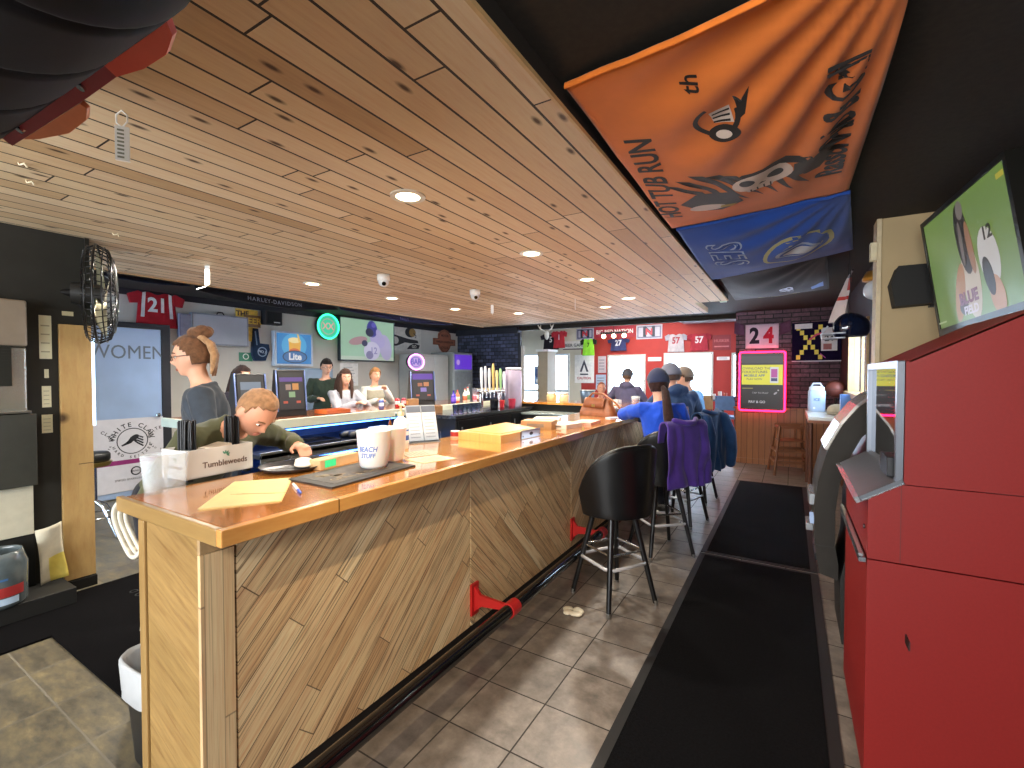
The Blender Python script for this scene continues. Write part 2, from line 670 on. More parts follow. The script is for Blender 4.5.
# ------------------------------------------------------------------ the setting
mb = MB()
mb.box((-1.75, -2.6, -0.1), (1.2, 12.2, 0), GREYTILE)
mb.box((-7.2, -2.6, -0.1), (-1.75, 12.2, 0), SLATE)
struct(mb.build('floor'))
mb = MB()
mb.box((-7.2, -2.6, 2.58), (1.2, 9.0, 2.70), BLACKCEIL)
mb.box((-7.2, 9.0, 3.0), (1.2, 12.2, 3.1), BLACKCEIL)
struct(mb.build('ceiling'))
CAN_X0, CAN_X1, CAN_Y1, CAN_Z = -5.5, -0.735, 6.75, 2.5
mb = MB()
mb.box((CAN_X0, -2.6, CAN_Z), (-1.145, 7.95, 2.579), PINE)
mb.box((-1.145, -2.6, CAN_Z), (CAN_X1, CAN_Y1, 2.579), PINE)
struct(mb.build('ceiling_canopy'))
mb = MB()
mb.box((CAN_X0 - 0.012, 1.3, CAN_Z - 0.012), (CAN_X0, 7.95, 2.579), plain('D9B889', 0.5))
mb.box((CAN_X1, -2.6, CAN_Z - 0.004), (CAN_X1 + 0.012, CAN_Y1, CAN_Z + 0.014), plain('C9A878', 0.5))
mb.box((CAN_X1, -2.6, CAN_Z + 0.0141), (CAN_X1 + 0.010, CAN_Y1, 2.579), plain('1C1814', 0.8))
struct(mb.build('trim_canopy'))
# header over the opening to the dining room
mb = MB()
mb.box((-5.25, 9.0, 2.50), (-0.82, 9.15, 3.0), BLACKCEIL)
struct(mb.build('wall_header'))
# left wall with the toilet door and its recess
mb = MB()
mb.box((-7.2, -2.6, 0), (-7.0, 12.2, 3.1), GREYWALL)
mb.box((-7.0, 1.25, 2.50), (-6.985, 9.0, 2.58), plain('1B1B26', 0.7))
struct(mb.build('wall_left'))
# back wall behind the taps
mb = MB()
mb.box((-7.0, 9.0, 0), (-5.27, 9.15, 3.0), STONE_BLK)
struct(mb.build('wall_back'))
mb = MB()
mb.box((-7.0, 8.93, 2.44), (-5.27, 8.999, 2.58), plain('1A1A22', 0.6))
struct(mb.build('trim_back'))
# right end wall: stone over a wooden wainscot
mb = MB()
mb.box((-0.82, 8.82, 0.93), (0.66, 8.97, 3.0), STONE_DRK)
mb.box((-0.82, 8.80, 0.0), (0.66, 8.97, 0.93), WAINS)
struct(mb.build('wall_end'))
mb = MB()
mb.box((-0.84, 8.765, 0.93), (0.66, 8.82, 0.965), WAINS)
mb.box((-0.835, 8.785, 0.0), (0.66, 8.80, 0.09), WAINS)
struct(mb.build('trim_end'))
# dining room wall with its windows
WINS = [(-4.23, -3.21, 0.98, 2.03), (-2.755, -1.60, 0.95, 2.05), (-1.20, -0.55, 0.95, 2.02), (-6.95, -6.1, 0.05, 2.1), (-5.95, -5.35, 0.4, 2.1)]
mb = MB()
xs = sorted(set([-7.0, 0.8] + [w[0] for w in WINS] + [w[1] for w in WINS]))
for a, b in zip(xs[:-1], xs[1:]):
    hit = [w for w in WINS if w[0] <= a + 1e-6 and w[1] >= b - 1e-6]
    mt = REDWALL if a > -5.0 else CREAM
    if hit:
        w = hit[0]
        mb.box((a, 12.0, 0), (b, 12.15, w[2]), mt)
        mb.box((a, 12.0, w[3]), (b, 12.15, 3.1), mt)
    else:
        if a < -5.0 < b:
            mb.box((a, 12.0, 0), (-5.0, 12.15, 3.1), CREAM)
            mb.box((-5.0, 12.0, 0), (b, 12.15, 3.1), REDWALL)
        else:
            mb.box((a, 12.0, 0), (b, 12.15, 3.1), mt)
struct(mb.build('wall_far'))
for i, w in enumerate(WINS):
    mb = MB()
    x0, x1, z0, z1 = w
    t = 0.05
    fm = plain('C9C4BC', 0.5) if i < 3 else plain('DDE4EA', 0.4)
    mb.box((x0, 11.96, z0), (x0 + t, 12.06, z1), fm)
    mb.box((x1 - t, 11.96, z0), (x1, 12.06, z1), fm)
    mb.box((x0 + t, 11.96, z1 - t), (x1 - t, 12.06, z1), fm)
    mb.box((x0 + t, 11.96, z0), (x1 - t, 12.06, z0 + t), fm)
    if i >= 3:
        mb.box((x0 + t, 11.97, 1.0), (x1 - t, 12.04, 1.07), fm)
    mb.box((x0 + t, 12.02, z0 + t), (x1 - t, 12.026, z1 - t), PANE)
    struct(mb.build('window_%d' % (i + 1)))
# right wall: a window beyond the beige bump, black nearer the camera
RW = (5.75, 7.5, 1.28, 2.10)
mb = MB()
rwm = plain('2A2228', 0.7)
mb.box((0.66, 4.14, 0), (0.86, RW[0], 2.58), rwm)
mb.box((0.66, RW[1], 0), (0.86, 8.97, 2.58), rwm)
mb.box((0.66, RW[0], 0), (0.86, RW[1], RW[2]), rwm)
mb.box((0.66, RW[0], RW[3]), (0.86, RW[1], 2.58), rwm)
mb.box((1.0, -2.6, 0), (1.2, 4.0, 2.58), plain('15130F', 0.8))
struct(mb.build('wall_right'))
mb = MB()
t = 0.07
fm = plain('B39468', 0.5)
mb.box((0.64, RW[0], RW[2]), (0.76, RW[0] + t, RW[3]), fm)
mb.box((0.64, RW[1] - t, RW[2]), (0.76, RW[1], RW[3]), fm)
mb.box((0.64, RW[0] + t, RW[3] - t), (0.76, RW[1] - t, RW[3]), fm)
mb.box((0.60, RW[0] - 0.03, RW[2] - 0.04), (0.76, RW[1] + 0.03, RW[2] + 0.02), fm)
mb.box((0.69, (RW[0] + RW[1]) / 2 - .02, RW[2] + .02), (0.72, (RW[0] + RW[1]) / 2 + .02, RW[3] - t), fm)
mb.box((0.70, RW[0] + t, RW[2] + 0.02), (0.706, RW[1] - t, RW[3] - t), PANE)
struct(mb.build('window_6'))
mb = MB()
mb.box((0.515, 4.0, 0), (1.2, 4.14, 2.58), BEIGE)
struct(mb.build('wall_bump'))
mb = MB()
mb.box((0.49, 3.985, 0), (0.515, 4.15, 2.579), plain('CDBB98', 0.6))
mb.box((0.455, 3.97, 2.30), (0.49, 4.03, 2.42), plain('D6C8A6', 0.6))
struct(mb.build('trim_bump'))
# wall behind the camera, with an unseen window opening added to light this end
mb = MB()
mb.box((-7.2, -2.8, 0), (-6.85, -2.6, 3.1), BLACKWALL)
mb.box((-5.0, -2.8, 0), (-4.9, -2.6, 3.1), BLACKWALL)
mb.box((-6.85, -2.8, 0), (-5.0, -2.6, 0.5), BLACKWALL)
mb.box((-6.85, -2.8, 2.3), (-5.0, -2.6, 3.1), BLACKWALL)
mb.box((-4.9, -2.8, 0), (0.6, -2.6, 0.7), BLACKWALL)
mb.box((-4.9, -2.8, 2.3), (0.6, -2.6, 3.1), BLACKWALL)
mb.box((0.6, -2.8, 0), (1.2, -2.6, 3.1), BLACKWALL)
struct(mb.build('wall_front'))
# black partition at the left, carrying the knotty board
mb = MB()
mb.box((-4.62, -2.6, 0), (-4.345, 1.262, 2.499), BLACKWALL)
mb.box((-4.64, 1.262, 0), (-4.33, 1.285, 2.499), plain('1A1A18', 0.5))
struct(mb.build('wall_partition'))
mb = MB()
mb.box((-4.345, 1.112, 0.075), (-4.318, 1.283, 1.872), BOARD)
struct(mb.build('trim_partition', bevel=0.003))
mb = MB()
mb.box((-4.345, 0.97, 0.0), (-4.30, 1.285, 0.07), plain('101010', 0.7))
struct(mb.build('baseboard_partition'))

# toilet door
mb = MB()
DOORBLUE = plain('A9C0E0', 0.3, metal=0.15, var=0.06, scale=3.0)
mb.box((-7.0, 2.06, 0.02), (-6.965, 2.76, 2.09), DOORBLUE)
M = LW(-6.964, 2.42, 1.785)
mb.text('WOMEN', 0.235, plain('6E7886', 0.4), M, 0.002, bold=0.0, sx=0.84)
d1 = struct(mb.build('door_1'))
mb = MB()
mb.ell((-6.92, 2.70, 1.0), (0.035, 0.03, 0.03), CHROME)
mb.cyl((-6.965, 2.70, 1.0), (-6.93, 2.70, 1.0), 0.012, CHROME)
mb.build('door_knob', d1)
mb = MB()
fr = plain('23262E', 0.5)
mb.box((-7.0, 1.97, 0), (-6.95, 2.055, 2.16), fr)
mb.box((-7.0, 2.765, 0), (-6.95, 2.86, 2.16), fr)
mb.box((-7.0, 2.055, 2.095), (-6.95, 2.765, 2.16), fr)
struct(mb.build('trim_1'))
# ------------------------------------------------------------------ the main bar
BX0, BX1, BY0, BYE = -2.13, -1.41, 0.70, 7.30      # the long leg
FX = -1.545                                          # its front face
bar = thing('bar_counter', 'long U-shaped bar with glossy orange wood top and diagonal plank front', 'bar', (0, 0, 0))
mb = MB()
mb.box((BX0, BY0 + 0.022, 1.035), (BX1 - 0.03, BYE, 1.07), BARTOP)
mb.box((-4.30, 6.60, 1.035), (BX0, BYE, 1.07), BARTOP)
mb.build('countertop', bar, bevel=0.004)
mb = MB()
mb.box((BX1 - 0.03, BY0, 1.02), (BX1, BYE, 1.072), BAREDGE)
mb.build('front_edge', bar, bevel=0.004)
mb = MB()
mb.box((BX0 - 0.02, BY0 - 0.0, 1.018), (BX1 - 0.03, BY0 + 0.022, 1.072), MAPLE_X)
mb.build('end_edge', bar, bevel=0.004)
mb = MB()
mb.box((-1.96, 0.78, 0.0), (FX - 0.05, BYE - 0.05, 1.034), BLACKWALL)
mb.box((-4.25, 6.72, 0.0), (-1.96, BYE - 0.05, 1.034), BLACKWALL)
mb.build('carcass', bar)
ys = [0.81, 2.10, 3.50, 4.90, 6.30, 7.25]
for i in range(5):
    mb = MB()
    mb.box((FX - 0.05, ys[i] + 0.004, 0.09), (FX, ys[i + 1] - 0.004, 1.034), HICK_UP if i % 2 == 0 else HICK_DN)
    mb.build('front_panel', bar, bevel=0.002)
mb = MB()
mb.box((FX - 0.012, 0.703, 0.0), (FX + 0.004, 0.806, 0.97), HICK_V)
mb.box((FX - 0.012, 0.703, 0.972), (FX + 0.004, 0.86, 1.034), plain('A88C66', 0.5, var=0.2, scale=30))
mb.build('corner_post', bar, bevel=0.002)
mb = MB()
mb.box((-1.915, 0.708, 0.0), (FX - 0.013, 0.78, 1.017), MAPLE_D)
mb.build('end_panel', bar)
mb = MB()
mb.box((-1.965, 0.700, 0.0), (-1.920, 0.78, 1.017), MAPLE_V)
mb.build('end_post', bar, bevel=0.003)
mb = MB()
mb.box((FX - 0.06, 0.81, 0.0), (FX - 0.02, 7.25, 0.089), plain('171412', 0.7))
mb.build('toe_kick', bar)
mb = MB()
PX, PZ = -1.29, 0.25
mb.tube([(PX, 0.72, PZ), (PX, 7.2, PZ)], 0.034, BLKGLOSS, 18)
rail = mb.build('foot_rail', bar)
RED = plain('B3201F', 0.4, var=0.06)
for y in (2.13, 3.52, 4.92, 6.32):
    mb = MB()
    mb.box((FX, y - 0.035, 0.15), (FX + 0.012, y + 0.035, 0.33), RED)
    mb.prism([(FX + 0.012, 0.17), (FX + 0.012, 0.315), (FX + 0.05, PZ + 0.02), (PX - 0.03, PZ + 0.012), (PX - 0.03, PZ - 0.02), (FX + 0.06, PZ - 0.04)], 0.02, RED,
             frame((0, y + 0.01, 0), (1, 0, 0), (0, 0, 1)))
    mb.tube([(PX, y - 0.04, PZ), (PX, y + 0.04, PZ)], 0.041, RED, 18)
    b = mb.build('rail_bracket', rail)
    b['label'] = 'red bracket'

# the far leg on the other side of the serving floor
fb = thing('back_counter', 'far leg of the bar with pale edge and lit blue service shelf underneath', 'bar counter', (0, 0, 0))
mb = MB()
mb.box((-5.22, 2.22, 1.03), (-4.33, 6.59, 1.07), planks('far_bar_top', X, Y, 0.14, 2.0, [(0.0, lin('7A4630')), (1.0, lin('8F5638'))], rough=0.15, groove=0.008, coat=0.8, bumpy=0.05))
mb.build('countertop', fb, bevel=0.003)
mb = MB()
EDGE = plain('D9DBC4', 0.35, var=0.04)
mb.box((-4.33, 2.20, 0.985), (-4.30, 6.59, 1.075), EDGE)
mb.box((-5.55, 2.19, 0.985), (-4.33, 2.22, 1.075), EDGE)
mb.build('pale_edge', fb, bevel=0.003)
mb = MB()
mb.box((-5.55, 2.22, 1.03), (-5.22, 2.9, 1.07), plain('8F5638', 0.2))
mb.build('end_leaf', fb)
mb = MB()
BLUEBACK = plain('3A5E96', 0.35, var=0.1)
mb.box((-5.0, 2.3, 0.0), (-4.9, 6.55, 1.03), BLUEBACK)
mb.box((-4.9, 2.3, 0.0), (-4.33, 2.34, 0.98), plain('14161C', 0.6))
mb.build('back_panel', fb)
mb = MB()
mb.box((-4.9, 2.34, 0.76), (-4.02, 4.5, 0.80), plain('2A2F3C', 0.3, metal=0.5))
mb.box((-4.04, 2.34, 0.72), (-4.02, 4.5, 0.82), STEEL)
mb.build('work_shelf', fb, bevel=0.003)
mb = MB()
mb.box((-4.9, 2.34, 0.45), (-3.86, 4.5, 0.52), STEEL)
mb.box((-3.88, 2.34, 0.40), (-3.86, 4.5, 0.56), STEEL)
mb.build('steel_shelf', fb, bevel=0.003)
mb = MB()
mb.box((-4.9, 2.34, 0.02), (-3.90, 4.5, 0.40), plain('1B2233', 0.4))
mb.build('cooler_base', fb, bevel=0.006)
for z, x in ((0.965, -4.36), (0.70, -4.06)):
    mb = MB()
    mb.box((x - 0.02, 2.4, z - 0.012), (x, 4.45, z), glow('4A8CFF', 9.0))
    s = mb.build('led_strip', fb)
    s['label'] = 'glowing blue strip'

# black service station with the beer taps
st = thing('service_station', 'black back-bar service station that holds the beer taps', 'counter', (0, 0, 0))
mb = MB()
BLKCAB = plain('15161A', 0.35, var=0.2)
mb.box((-4.29, 4.58, 0.0), (-3.60, 6.55, 0.955), BLKCAB)
mb.build('cabinet', st, bevel=0.006)
mb = MB()
mb.box((-4.295, 4.55, 0.955), (-3.57, 6.59, 1.0), plain('24262C', 0.2, var=0.1, coat=0.3))
mb.build('worktop', st, bevel=0.005)
for y in (4.62, 5.27, 5.92):
    mb = MB()
    mb.box((-3.60, y, 0.1), (-3.585, y + 0.6, 0.93), plain('101114', 0.3))
    dr = mb.build('door', st, bevel=0.003)
    mb = MB()
    mb.tube([(-3.56, y + 0.05, 0.6), (-3.56, y + 0.05, 0.85)], 0.01, STEEL)
    mb.build('handle', dr)
mb = MB()
mb.box((-3.57, 6.20, 0.0), (-2.45, 6.58, 0.90), BLKCAB)
mb.box((-3.57, 6.17, 0.90), (-2.45, 6.59, 0.93), plain('8E9A98', 0.25, metal=0.4))
mb.build('low_cooler', st, bevel=0.004)

# ------------------------------------------------------------------ mats on the floor
def floor_mat(y0, y1, label):
    t = thing('floor_mat', label, 'mat', (0, 0, 0))
    mb = MB()
    mb.box((-0.60, y0 + 0.04, 0.0005), (0.145, y1 - 0.04, 0.011), plain('0D0D0F', 0.95, var=0.5, scale=90.0, bump=0.8, spec=0.08))
    mb.build('carpet', t)
    mb = MB()
    rb = plain('0E0E0F', 0.6)
    mb.box((-0.645, y0, 0.0005), (-0.60, y1, 0.007), rb)
    mb.box((0.145, y0, 0.0005), (0.195, y1, 0.007), rb)
    mb.box((-0.60, y0, 0.0005), (0.145, y0 + 0.04, 0.007), rb)
    mb.box((-0.60, y1 - 0.04, 0.0005), (0.145, y1, 0.007), rb)
    mb.build('rubber_border', t)


floor_mat(0.6, 4.165, 'black aisle runner mat nearest the camera beside the red cabinet')
floor_mat(4.20, 7.30, 'farther black aisle runner mat reaching towards the pink-lit screen')
mb = MB()
mb.box((-4.24, -0.4, 0.0005), (-3.65, 0.88, 0.012), RUBBER)
mb.box((-4.24, 0.88, 0.0005), (-2.02, 1.62, 0.012), RUBBER)
for i in range(22):
    for j in range(3):
        mb.ring(-3.9 + i * 0.085, 1.36 + j * 0.085, 0.026, 0.008, 0.004, plain('0A0A0B', 0.6), Matrix.Translation((0, 0, 0.012)), seg=10)
tag(mb.build('rubber_mat'), 'black rubber floor mat at the left end of the bar', 'mat')
# ------------------------------------------------------------------ things on the main bar
BT = 1.0702     # bar top height


def poly_flat(mb, pts, z0, d, m):
    return mb.prism([(p[0], p[1]) for p in pts], d, m, None, z0)


# two nested clear tumblers
def frosted():
    if 'frosted_plastic' in bpy.data.materials:
        return bpy.data.materials['frosted_plastic']
    t = NT('frosted_plastic')
    f = t.noise(t.obj(), 6.0, 2.0)
    t.set(**{'Base Color': t.ramp(f, [(0.3, lin('D8E2EA')), (0.7, lin('EEF4F8'))]), 'Roughness': 0.25, 'Alpha': 0.27})
    return t.m


def tumbler(x, y, z, h, r0, r1, label, name='plastic_tumbler', mat=None, group=None):
    mb = MB()
    mt = mat or frosted()
    prof = [(r0 * 0.2, 0.004), (r0, 0.0), (r0 + (r1 - r0) * 0.35, h * 0.35), (r1 * 0.98, h * 0.96), (r1 + 0.002, h), (r1 - 0.002, h), (r1 * 0.95, h * 0.95), (r0 + (r1 - r0) * 0.35 - 0.003, h * 0.35), (r0 - 0.004, 0.008), (0.002, 0.008)]
    mb.lathe(prof, mt, 28)
    return tag(mb.build(name, None, (x, y, z)), label, 'cup', group)


tumbler(-2.085, 0.800, BT, 0.150, 0.034, 0.048, 'tall frosted plastic tumbler on the near corner of the bar')
tumbler(-2.125, 0.885, BT, 0.142, 0.034, 0.047, 'second frosted plastic tumbler close behind the corner one, beside the straw caddy')

# white card caddy full of black straws
cad = thing('straw_caddy', 'white printed napkin caddy holding bundles of black straws', 'caddy', (-2.255, 1.075, BT), 0)
mb = MB()
CARD = plain('DAD8D4', 0.6, var=0.02)
w, l, h, t = 0.085, 0.150, 0.135, 0.004
A = RZ(6)
mb.box((-w, -l, 0.012), (w, l, 0.018), CARD, A)
mb.box((w - t, -l, 0.012), (w, l, h), CARD, A)
mb.box((-w, -l, 0.012), (-w + t, l, h), CARD, A)
mb.box((-w + t, -l, 0.012), (w - t, -l + t, h), CARD, A)
mb.box((-w + t, l - t, 0.012), (w - t, l, h), CARD, A)
mb.box((-w + t, -0.05, 0.018), (w - t, -0.046, h - 0.01), CARD, A)
for sx in (-1, 1):
    for sy in (-1, 1):
        mb.box((sx * 0.07 - .012, sy * 0.13 - .012, 0), (sx * 0.07 + .012, sy * 0.13 + .012, 0.012), BLKPLASTIC, A)
mb.build('holder', cad, bevel=0.0015)
mb = MB()
GRN = plain('4E8C78', 0.6)
BRN = plain('5A4038', 0.6)
M = A @ frame((w + 0.0004, 0.02, 0.062), (0, 1, 0), (0, 0, 1))
mb.text('Tumbleweeds', 0.036, BRN, M, 0.0006, bold=0.012)
for k in range(5):
    a = rad(-40 + 40 * k)
    mb.disc(0.012 * math.sin(a), 0.036 + 0.010 * math.cos(a), 0.008, 0.0006, GRN, M, 0, 0.0035, 12, 90 - math.degrees(a))
M = A @ frame((0.01, -l - 0.0004, 0.062), (1, 0, 0), (0, 0, 1))
mb.text('Tumbleweeds', 0.020, BRN, M, 0.0006, bold=0.012)
for k in range(5):
    a = rad(-40 + 40 * k)
    mb.disc(0.009 * math.sin(a), 0.028 + 0.008 * math.cos(a), 0.006, 0.0006, GRN, M, 0, 0.003, 12, 90 - math.degrees(a))
mb.build('printing', cad)
STRAW = plain('1B1C20', 0.35, var=0.15)
for cx, cy, n in ((0.02, -0.105, 30), (0.0, 0.105, 24)):
    mb = MB()
    rnd = random.Random(n)
    for i in range(n):
        a, r = rnd.random() * 6.28, 0.036 * math.sqrt(rnd.random())
        x, y = cx + r * math.cos(a), cy + r * math.sin(a) * 0.9
        mb.cyl((x, y, 0.02), (x + rnd.uniform(-.004, .004), y + rnd.uniform(-.004, .004), 0.258 + rnd.uniform(-.006, .003)), 0.0042, STRAW, seg=7, M=A)
    o = mb.build('straw_bundle', cad)
    o['label'] = 'black drinking straws'
mb = MB()
mb.box((-0.05, -0.01, 0.02), (0.05, 0.09, 0.128), plain('E9DCCB', 0.85), A @ Matrix.Rotation(rad(8), 4, 'X'))
mb.build('napkins', cad)

# buff folder, pen
mb = MB()
FOLD = plain('DCC98A', 0.7, var=0.04)
poly_flat(mb, [(-1.70, 0.775), (-2.00, 1.055), (-1.865, 1.225), (-1.565, 0.985)], 0, 0.0025, FOLD)
poly_flat(mb, [(-1.703, 0.772), (-2.003, 1.050), (-1.868, 1.218), (-1.568, 0.980)], 0.0032, 0.0015, plain('E3D296', 0.7, var=0.04))
for k in range(3):
    a, b = V((-1.80 + k * 0.012, 0.93 + k * 0.014)), V((-1.72 + k * 0.012, 0.99 + k * 0.014))
    mb.stroke([a, b + (b - a) * 0.6], 0.003, 0.0004, plain('B4A068', 0.8), None, 0.0047)
tag(mb.build('paper_folder', None, (0, 0, BT)), 'buff paper folder lying flat on the near corner of the bar', 'folder')
pn = thing('ballpoint_pen', 'small blue and white pen lying beside the buff folder', 'pen', (0, 0, BT))
a, b = V((-1.745, 1.150, 0.006)), V((-1.585, 1.075, 0.006))
mb = MB()
mb.tube([a, a.lerp(b, 0.65)], 0.0055, plain('E6E6EA', 0.3), 10)
mb.build('barrel', pn)
mb = MB()
mb.tube([a.lerp(b, 0.65), a.lerp(b, 0.95), b], [0.0057, 0.005, 0.001], plain('3556B4', 0.3), 10)
mb.build('grip', pn)

# dark bar mat with its printed panel
bm = thing('bar_mat', 'dark rubber bar mat with faded print under the white pitcher', 'bar mat', (0, 0, BT))
Q = [V((-1.845, 1.190)), V((-1.555, 1.190)), V((-1.585, 1.700)), V((-1.890, 1.690))]


def quad(Q, u, v):
    return (Q[0].lerp(Q[1], u)).lerp(Q[3].lerp(Q[2], u), v)


mb = MB()
poly_flat(mb, [quad(Q, *p) for p in ((0, 0), (1, 0), (1, 1), (0, 1))], 0, 0.008, plain('2E2A28', 0.6, var=0.15))
mb.build('base', bm, bevel=0.002)
mb = MB()
poly_flat(mb, [quad(Q, *p) for p in ((.12, .08), (.88, .08), (.88, .92), (.12, .92))], 0.0082, 0.001, plain('3E3833', 0.55, var=0.4, scale=25))
rnd = random.Random(4)
for k in range(9):
    u, v = rnd.uniform(.2, .7), rnd.uniform(.12, .8)
    p = quad(Q, u, v)
    mb.disc(p.x, p.y, rnd.uniform(.02, .045), 0.0004, plain(rnd.choice(['6E5A44', '7A6A50', '5B4A3C', '88705A']), 0.6), None, 0.0093, rnd.uniform(.012, .03), 14, rnd.uniform(0, 180))
mb.text('GRILL & CHILL', 0.05, plain('8C7A62', 0.6), RZ(93, (-1.66, 1.42, 0.0096)), 0.0005, 0.01)
mb.build('print', bm)

# white plastic pitcher, with a second one nested behind
PITCH = plain('CDD2D5', 0.35, var=0.03)
PITCH.node_tree.nodes['Principled BSDF'].inputs['Subsurface Weight'].default_value = 0.2


def pitcher(x, y, z, rz, label, letters):
    p = thing('plastic_pitcher', label, 'pitcher', (x, y, z), rz)
    mb = MB()
    prof = [(0.01, 0.003), (0.058, 0.0), (0.066, 0.012), (0.075, 0.10), (0.081, 0.172), (0.083, 0.176), (0.079, 0.176), (0.072, 0.10), (0.062, 0.014), (0.01, 0.012)]
    mb.lathe(prof, PITCH, 32)
    mb.build('body', p)
    mb = MB()
    mb.tube([(0.0, 0.076, 0.155), (0.0, 0.115, 0.150), (0.0, 0.125, 0.11), (0.0, 0.108, 0.06), (0.0, 0.070, 0.035)], 0.010, PITCH, 10)
    mb.build('handle', p)
    if letters:
        mb = MB()
        BL = plain('3E66B0', 0.5)

        def wrap(v, hh):
            a = v.x / 0.078 - PI / 2
            r = 0.0668 + 0.012 * (v.y + hh - 0.012) / 0.16 * 1.25 + v.z
            return V((r * math.cos(a), r * math.sin(a), v.y + hh))
        mb.text('BEACH', 0.034, BL, None, 0.001, 0.02, sx=0.9, shear=0.2, mp=lambda v: wrap(v, 0.093))
        mb.text('STUFF', 0.030, BL, None, 0.001, 0.02, sx=0.95, shear=0.2, mp=lambda v: wrap(v, 0.062))
        mb.build('lettering', p)
    return p


pitcher(-1.725, 1.560, BT + 0.0096, 24, 'white plastic pitcher with blue lettering on the dark bar mat', True)
pitcher(-1.80, 1.745, BT, 200, 'second plain white pitcher standing close behind the lettered one', False)
# grey tray with a white scoop
tr = thing('serving_tray', 'black oval tray with cloth in front of the bending man', 'tray', (-2.045, 1.335, BT), 12)
mb = MB()
mb.lathe([(0.02, 0.004), (0.115, 0.002), (0.135, 0.022), (0.140, 0.023), (0.136, 0.018), (0.118, 0.006), (0.02, 0.008)], plain('2C2C30', 0.35), 32)
mb.build('dish', tr)
mb = MB()
mb.tube([(-0.10, 0.10, 0.024), (0.0, 0.16, 0.03), (0.07, 0.21, 0.032)], [0.012, 0.008, 0.012], plain('1A1A1C', 0.4), 8, flat=0.5)
mb.build('handle', tr)
mb = MB()
for k in range(5):
    mb.ell((0.055 - 0.02 * k, 0.02 + 0.022 * k, 0.018 + 0.004 * (k % 2)), (0.045, 0.035, 0.014), plain('E9E0D2', 0.9), None, 14, 8)
tag(mb.build('folded_cloth', None, (-2.045, 1.335, BT + 0.006), 12), 'crumpled white bar cloth lying in the black tray', 'cloth')
# little lit box
gb = thing('charging_box', 'small card box with a green lit panel beside the bar mat', 'box', (-1.955, 1.515, BT), 98)
mb = MB()
mb.box((-0.13, -0.035, 0), (0.13, 0.035, 0.048), plain('C7A77C', 0.6))
mb.build('box_body', gb, bevel=0.003)
mb = MB()
mb.box((-0.10, -0.0365, 0.008), (-0.03, -0.035, 0.042), glow('3BE88C', 1.6))
mb.build('lit_panel', gb)
# pump bottle
pb = thing('pump_bottle', 'white and blue pump dispenser bottle between pitchers and menu stand', 'bottle', (-2.035, 2.055, BT), -20)
mb = MB()
mb.lathe([(0.005, 0.0), (0.043, 0.0), (0.046, 0.006), (0.046, 0.150), (0.040, 0.175), (0.022, 0.192), (0.016, 0.196), (0.016, 0.205), (0.004, 0.205)], WHITEGLOSS, 28)
mb.build('body', pb)
mb = MB()
mb.lathe([(0.0466, 0.035), (0.0468, 0.036), (0.0468, 0.140), (0.0466, 0.141)], plain('F4F4F2', 0.4), 28, caps=False)
mb.lathe([(0.0470, 0.055), (0.0471, 0.085)], plain('2F62B8', 0.4), 28, caps=False)
mb.lathe([(0.0470, 0.110), (0.0471, 0.120)], plain('4F7CC8', 0.4), 28, caps=False)
mb.build('label_band', pb)
mb = MB()
mb.lathe([(0.017, 0.203), (0.018, 0.204), (0.018, 0.222), (0.007, 0.226), (0.006, 0.262), (0.014, 0.264), (0.014, 0.276), (0.002, 0.278)], plain('E2C9A0', 0.4), 16)
mb.tube([(0, 0, 0.270), (0.03, 0, 0.270), (0.05, 0, 0.262)], 0.006, plain('E2C9A0', 0.4), 8)
mb.build('pump', pb)
# menu stand with two leaflet columns
ms = thing('menu_stand', 'grey acrylic leaflet stand leaning back on the bar', 'menu stand', (-2.10, 2.335, BT), 60)
mb = MB()
GP = plain('9AA0A6', 0.35)
T = Matrix.Rotation(rad(-22), 4, 'X')
mb.box((-0.105, 0.0, 0.0), (0.105, 0.13, 0.006), GP)
mb.box((-0.105, -0.004, 0.002), (0.105, 0.0, 0.26), GP, T)
mb.box((-0.105, -0.03, 0.002), (0.105, -0.026, 0.07), glass('E8F0F8', 0.05, 1.1, 'clear_acrylic'))
mb.box((-0.105, -0.03, 0.0), (0.105, 0.0, 0.006), GP)
mb.build('holder', ms)
for sx in (-1, 1):
    mb = MB()
    mb.box((sx * 0.052 - 0.048, -0.012, 0.008), (sx * 0.052 + 0.048, -0.005, 0.25), plain('D5D6DA', 0.7, var=0.04), T)
    mb.box((sx * 0.052 - 0.048, -0.0126, 0.205), (sx * 0.052 + 0.048, -0.012, 0.25), plain('5E6470', 0.6), T)
    for k in range(7):
        mb.box((sx * 0.052 - 0.036, -0.0126, 0.03 + 0.024 * k), (sx * 0.052 + 0.03, -0.012, 0.036 + 0.024 * k), plain('A6A8B0', 0.7), T)
    mb.build('leaflet', ms)
# laminated menu sheets
for pts, lab in (([(-1.755, 1.800), (-1.60, 1.780), (-1.545, 1.975), (-1.70, 2.00)], 'cream laminated menu sheet flat on the bar before the leaflet stand'),
                 ([(-1.93, 1.93), (-1.78, 1.86), (-1.72, 2.02), (-1.86, 2.10)], 'second menu sheet half behind the cream laminated one')):
    mb = MB()
    poly_flat(mb, pts, 0, 0.002, plain('CDBE96' if pts[0][0] > -1.8 else 'B3A98E', 0.3, var=0.06))
    Qm = [V(p) for p in pts]
    for k in range(6):
        a, b = quad(Qm, 0.15, 0.15 + 0.12 * k), quad(Qm, 0.85, 0.15 + 0.12 * k)
        mb.stroke([a, b], 0.006, 0.0003, plain('8C8266', 0.6), None, 0.0021)
    tag(mb.build('menu_sheet', None, (0, 0, BT)), lab, 'menu')
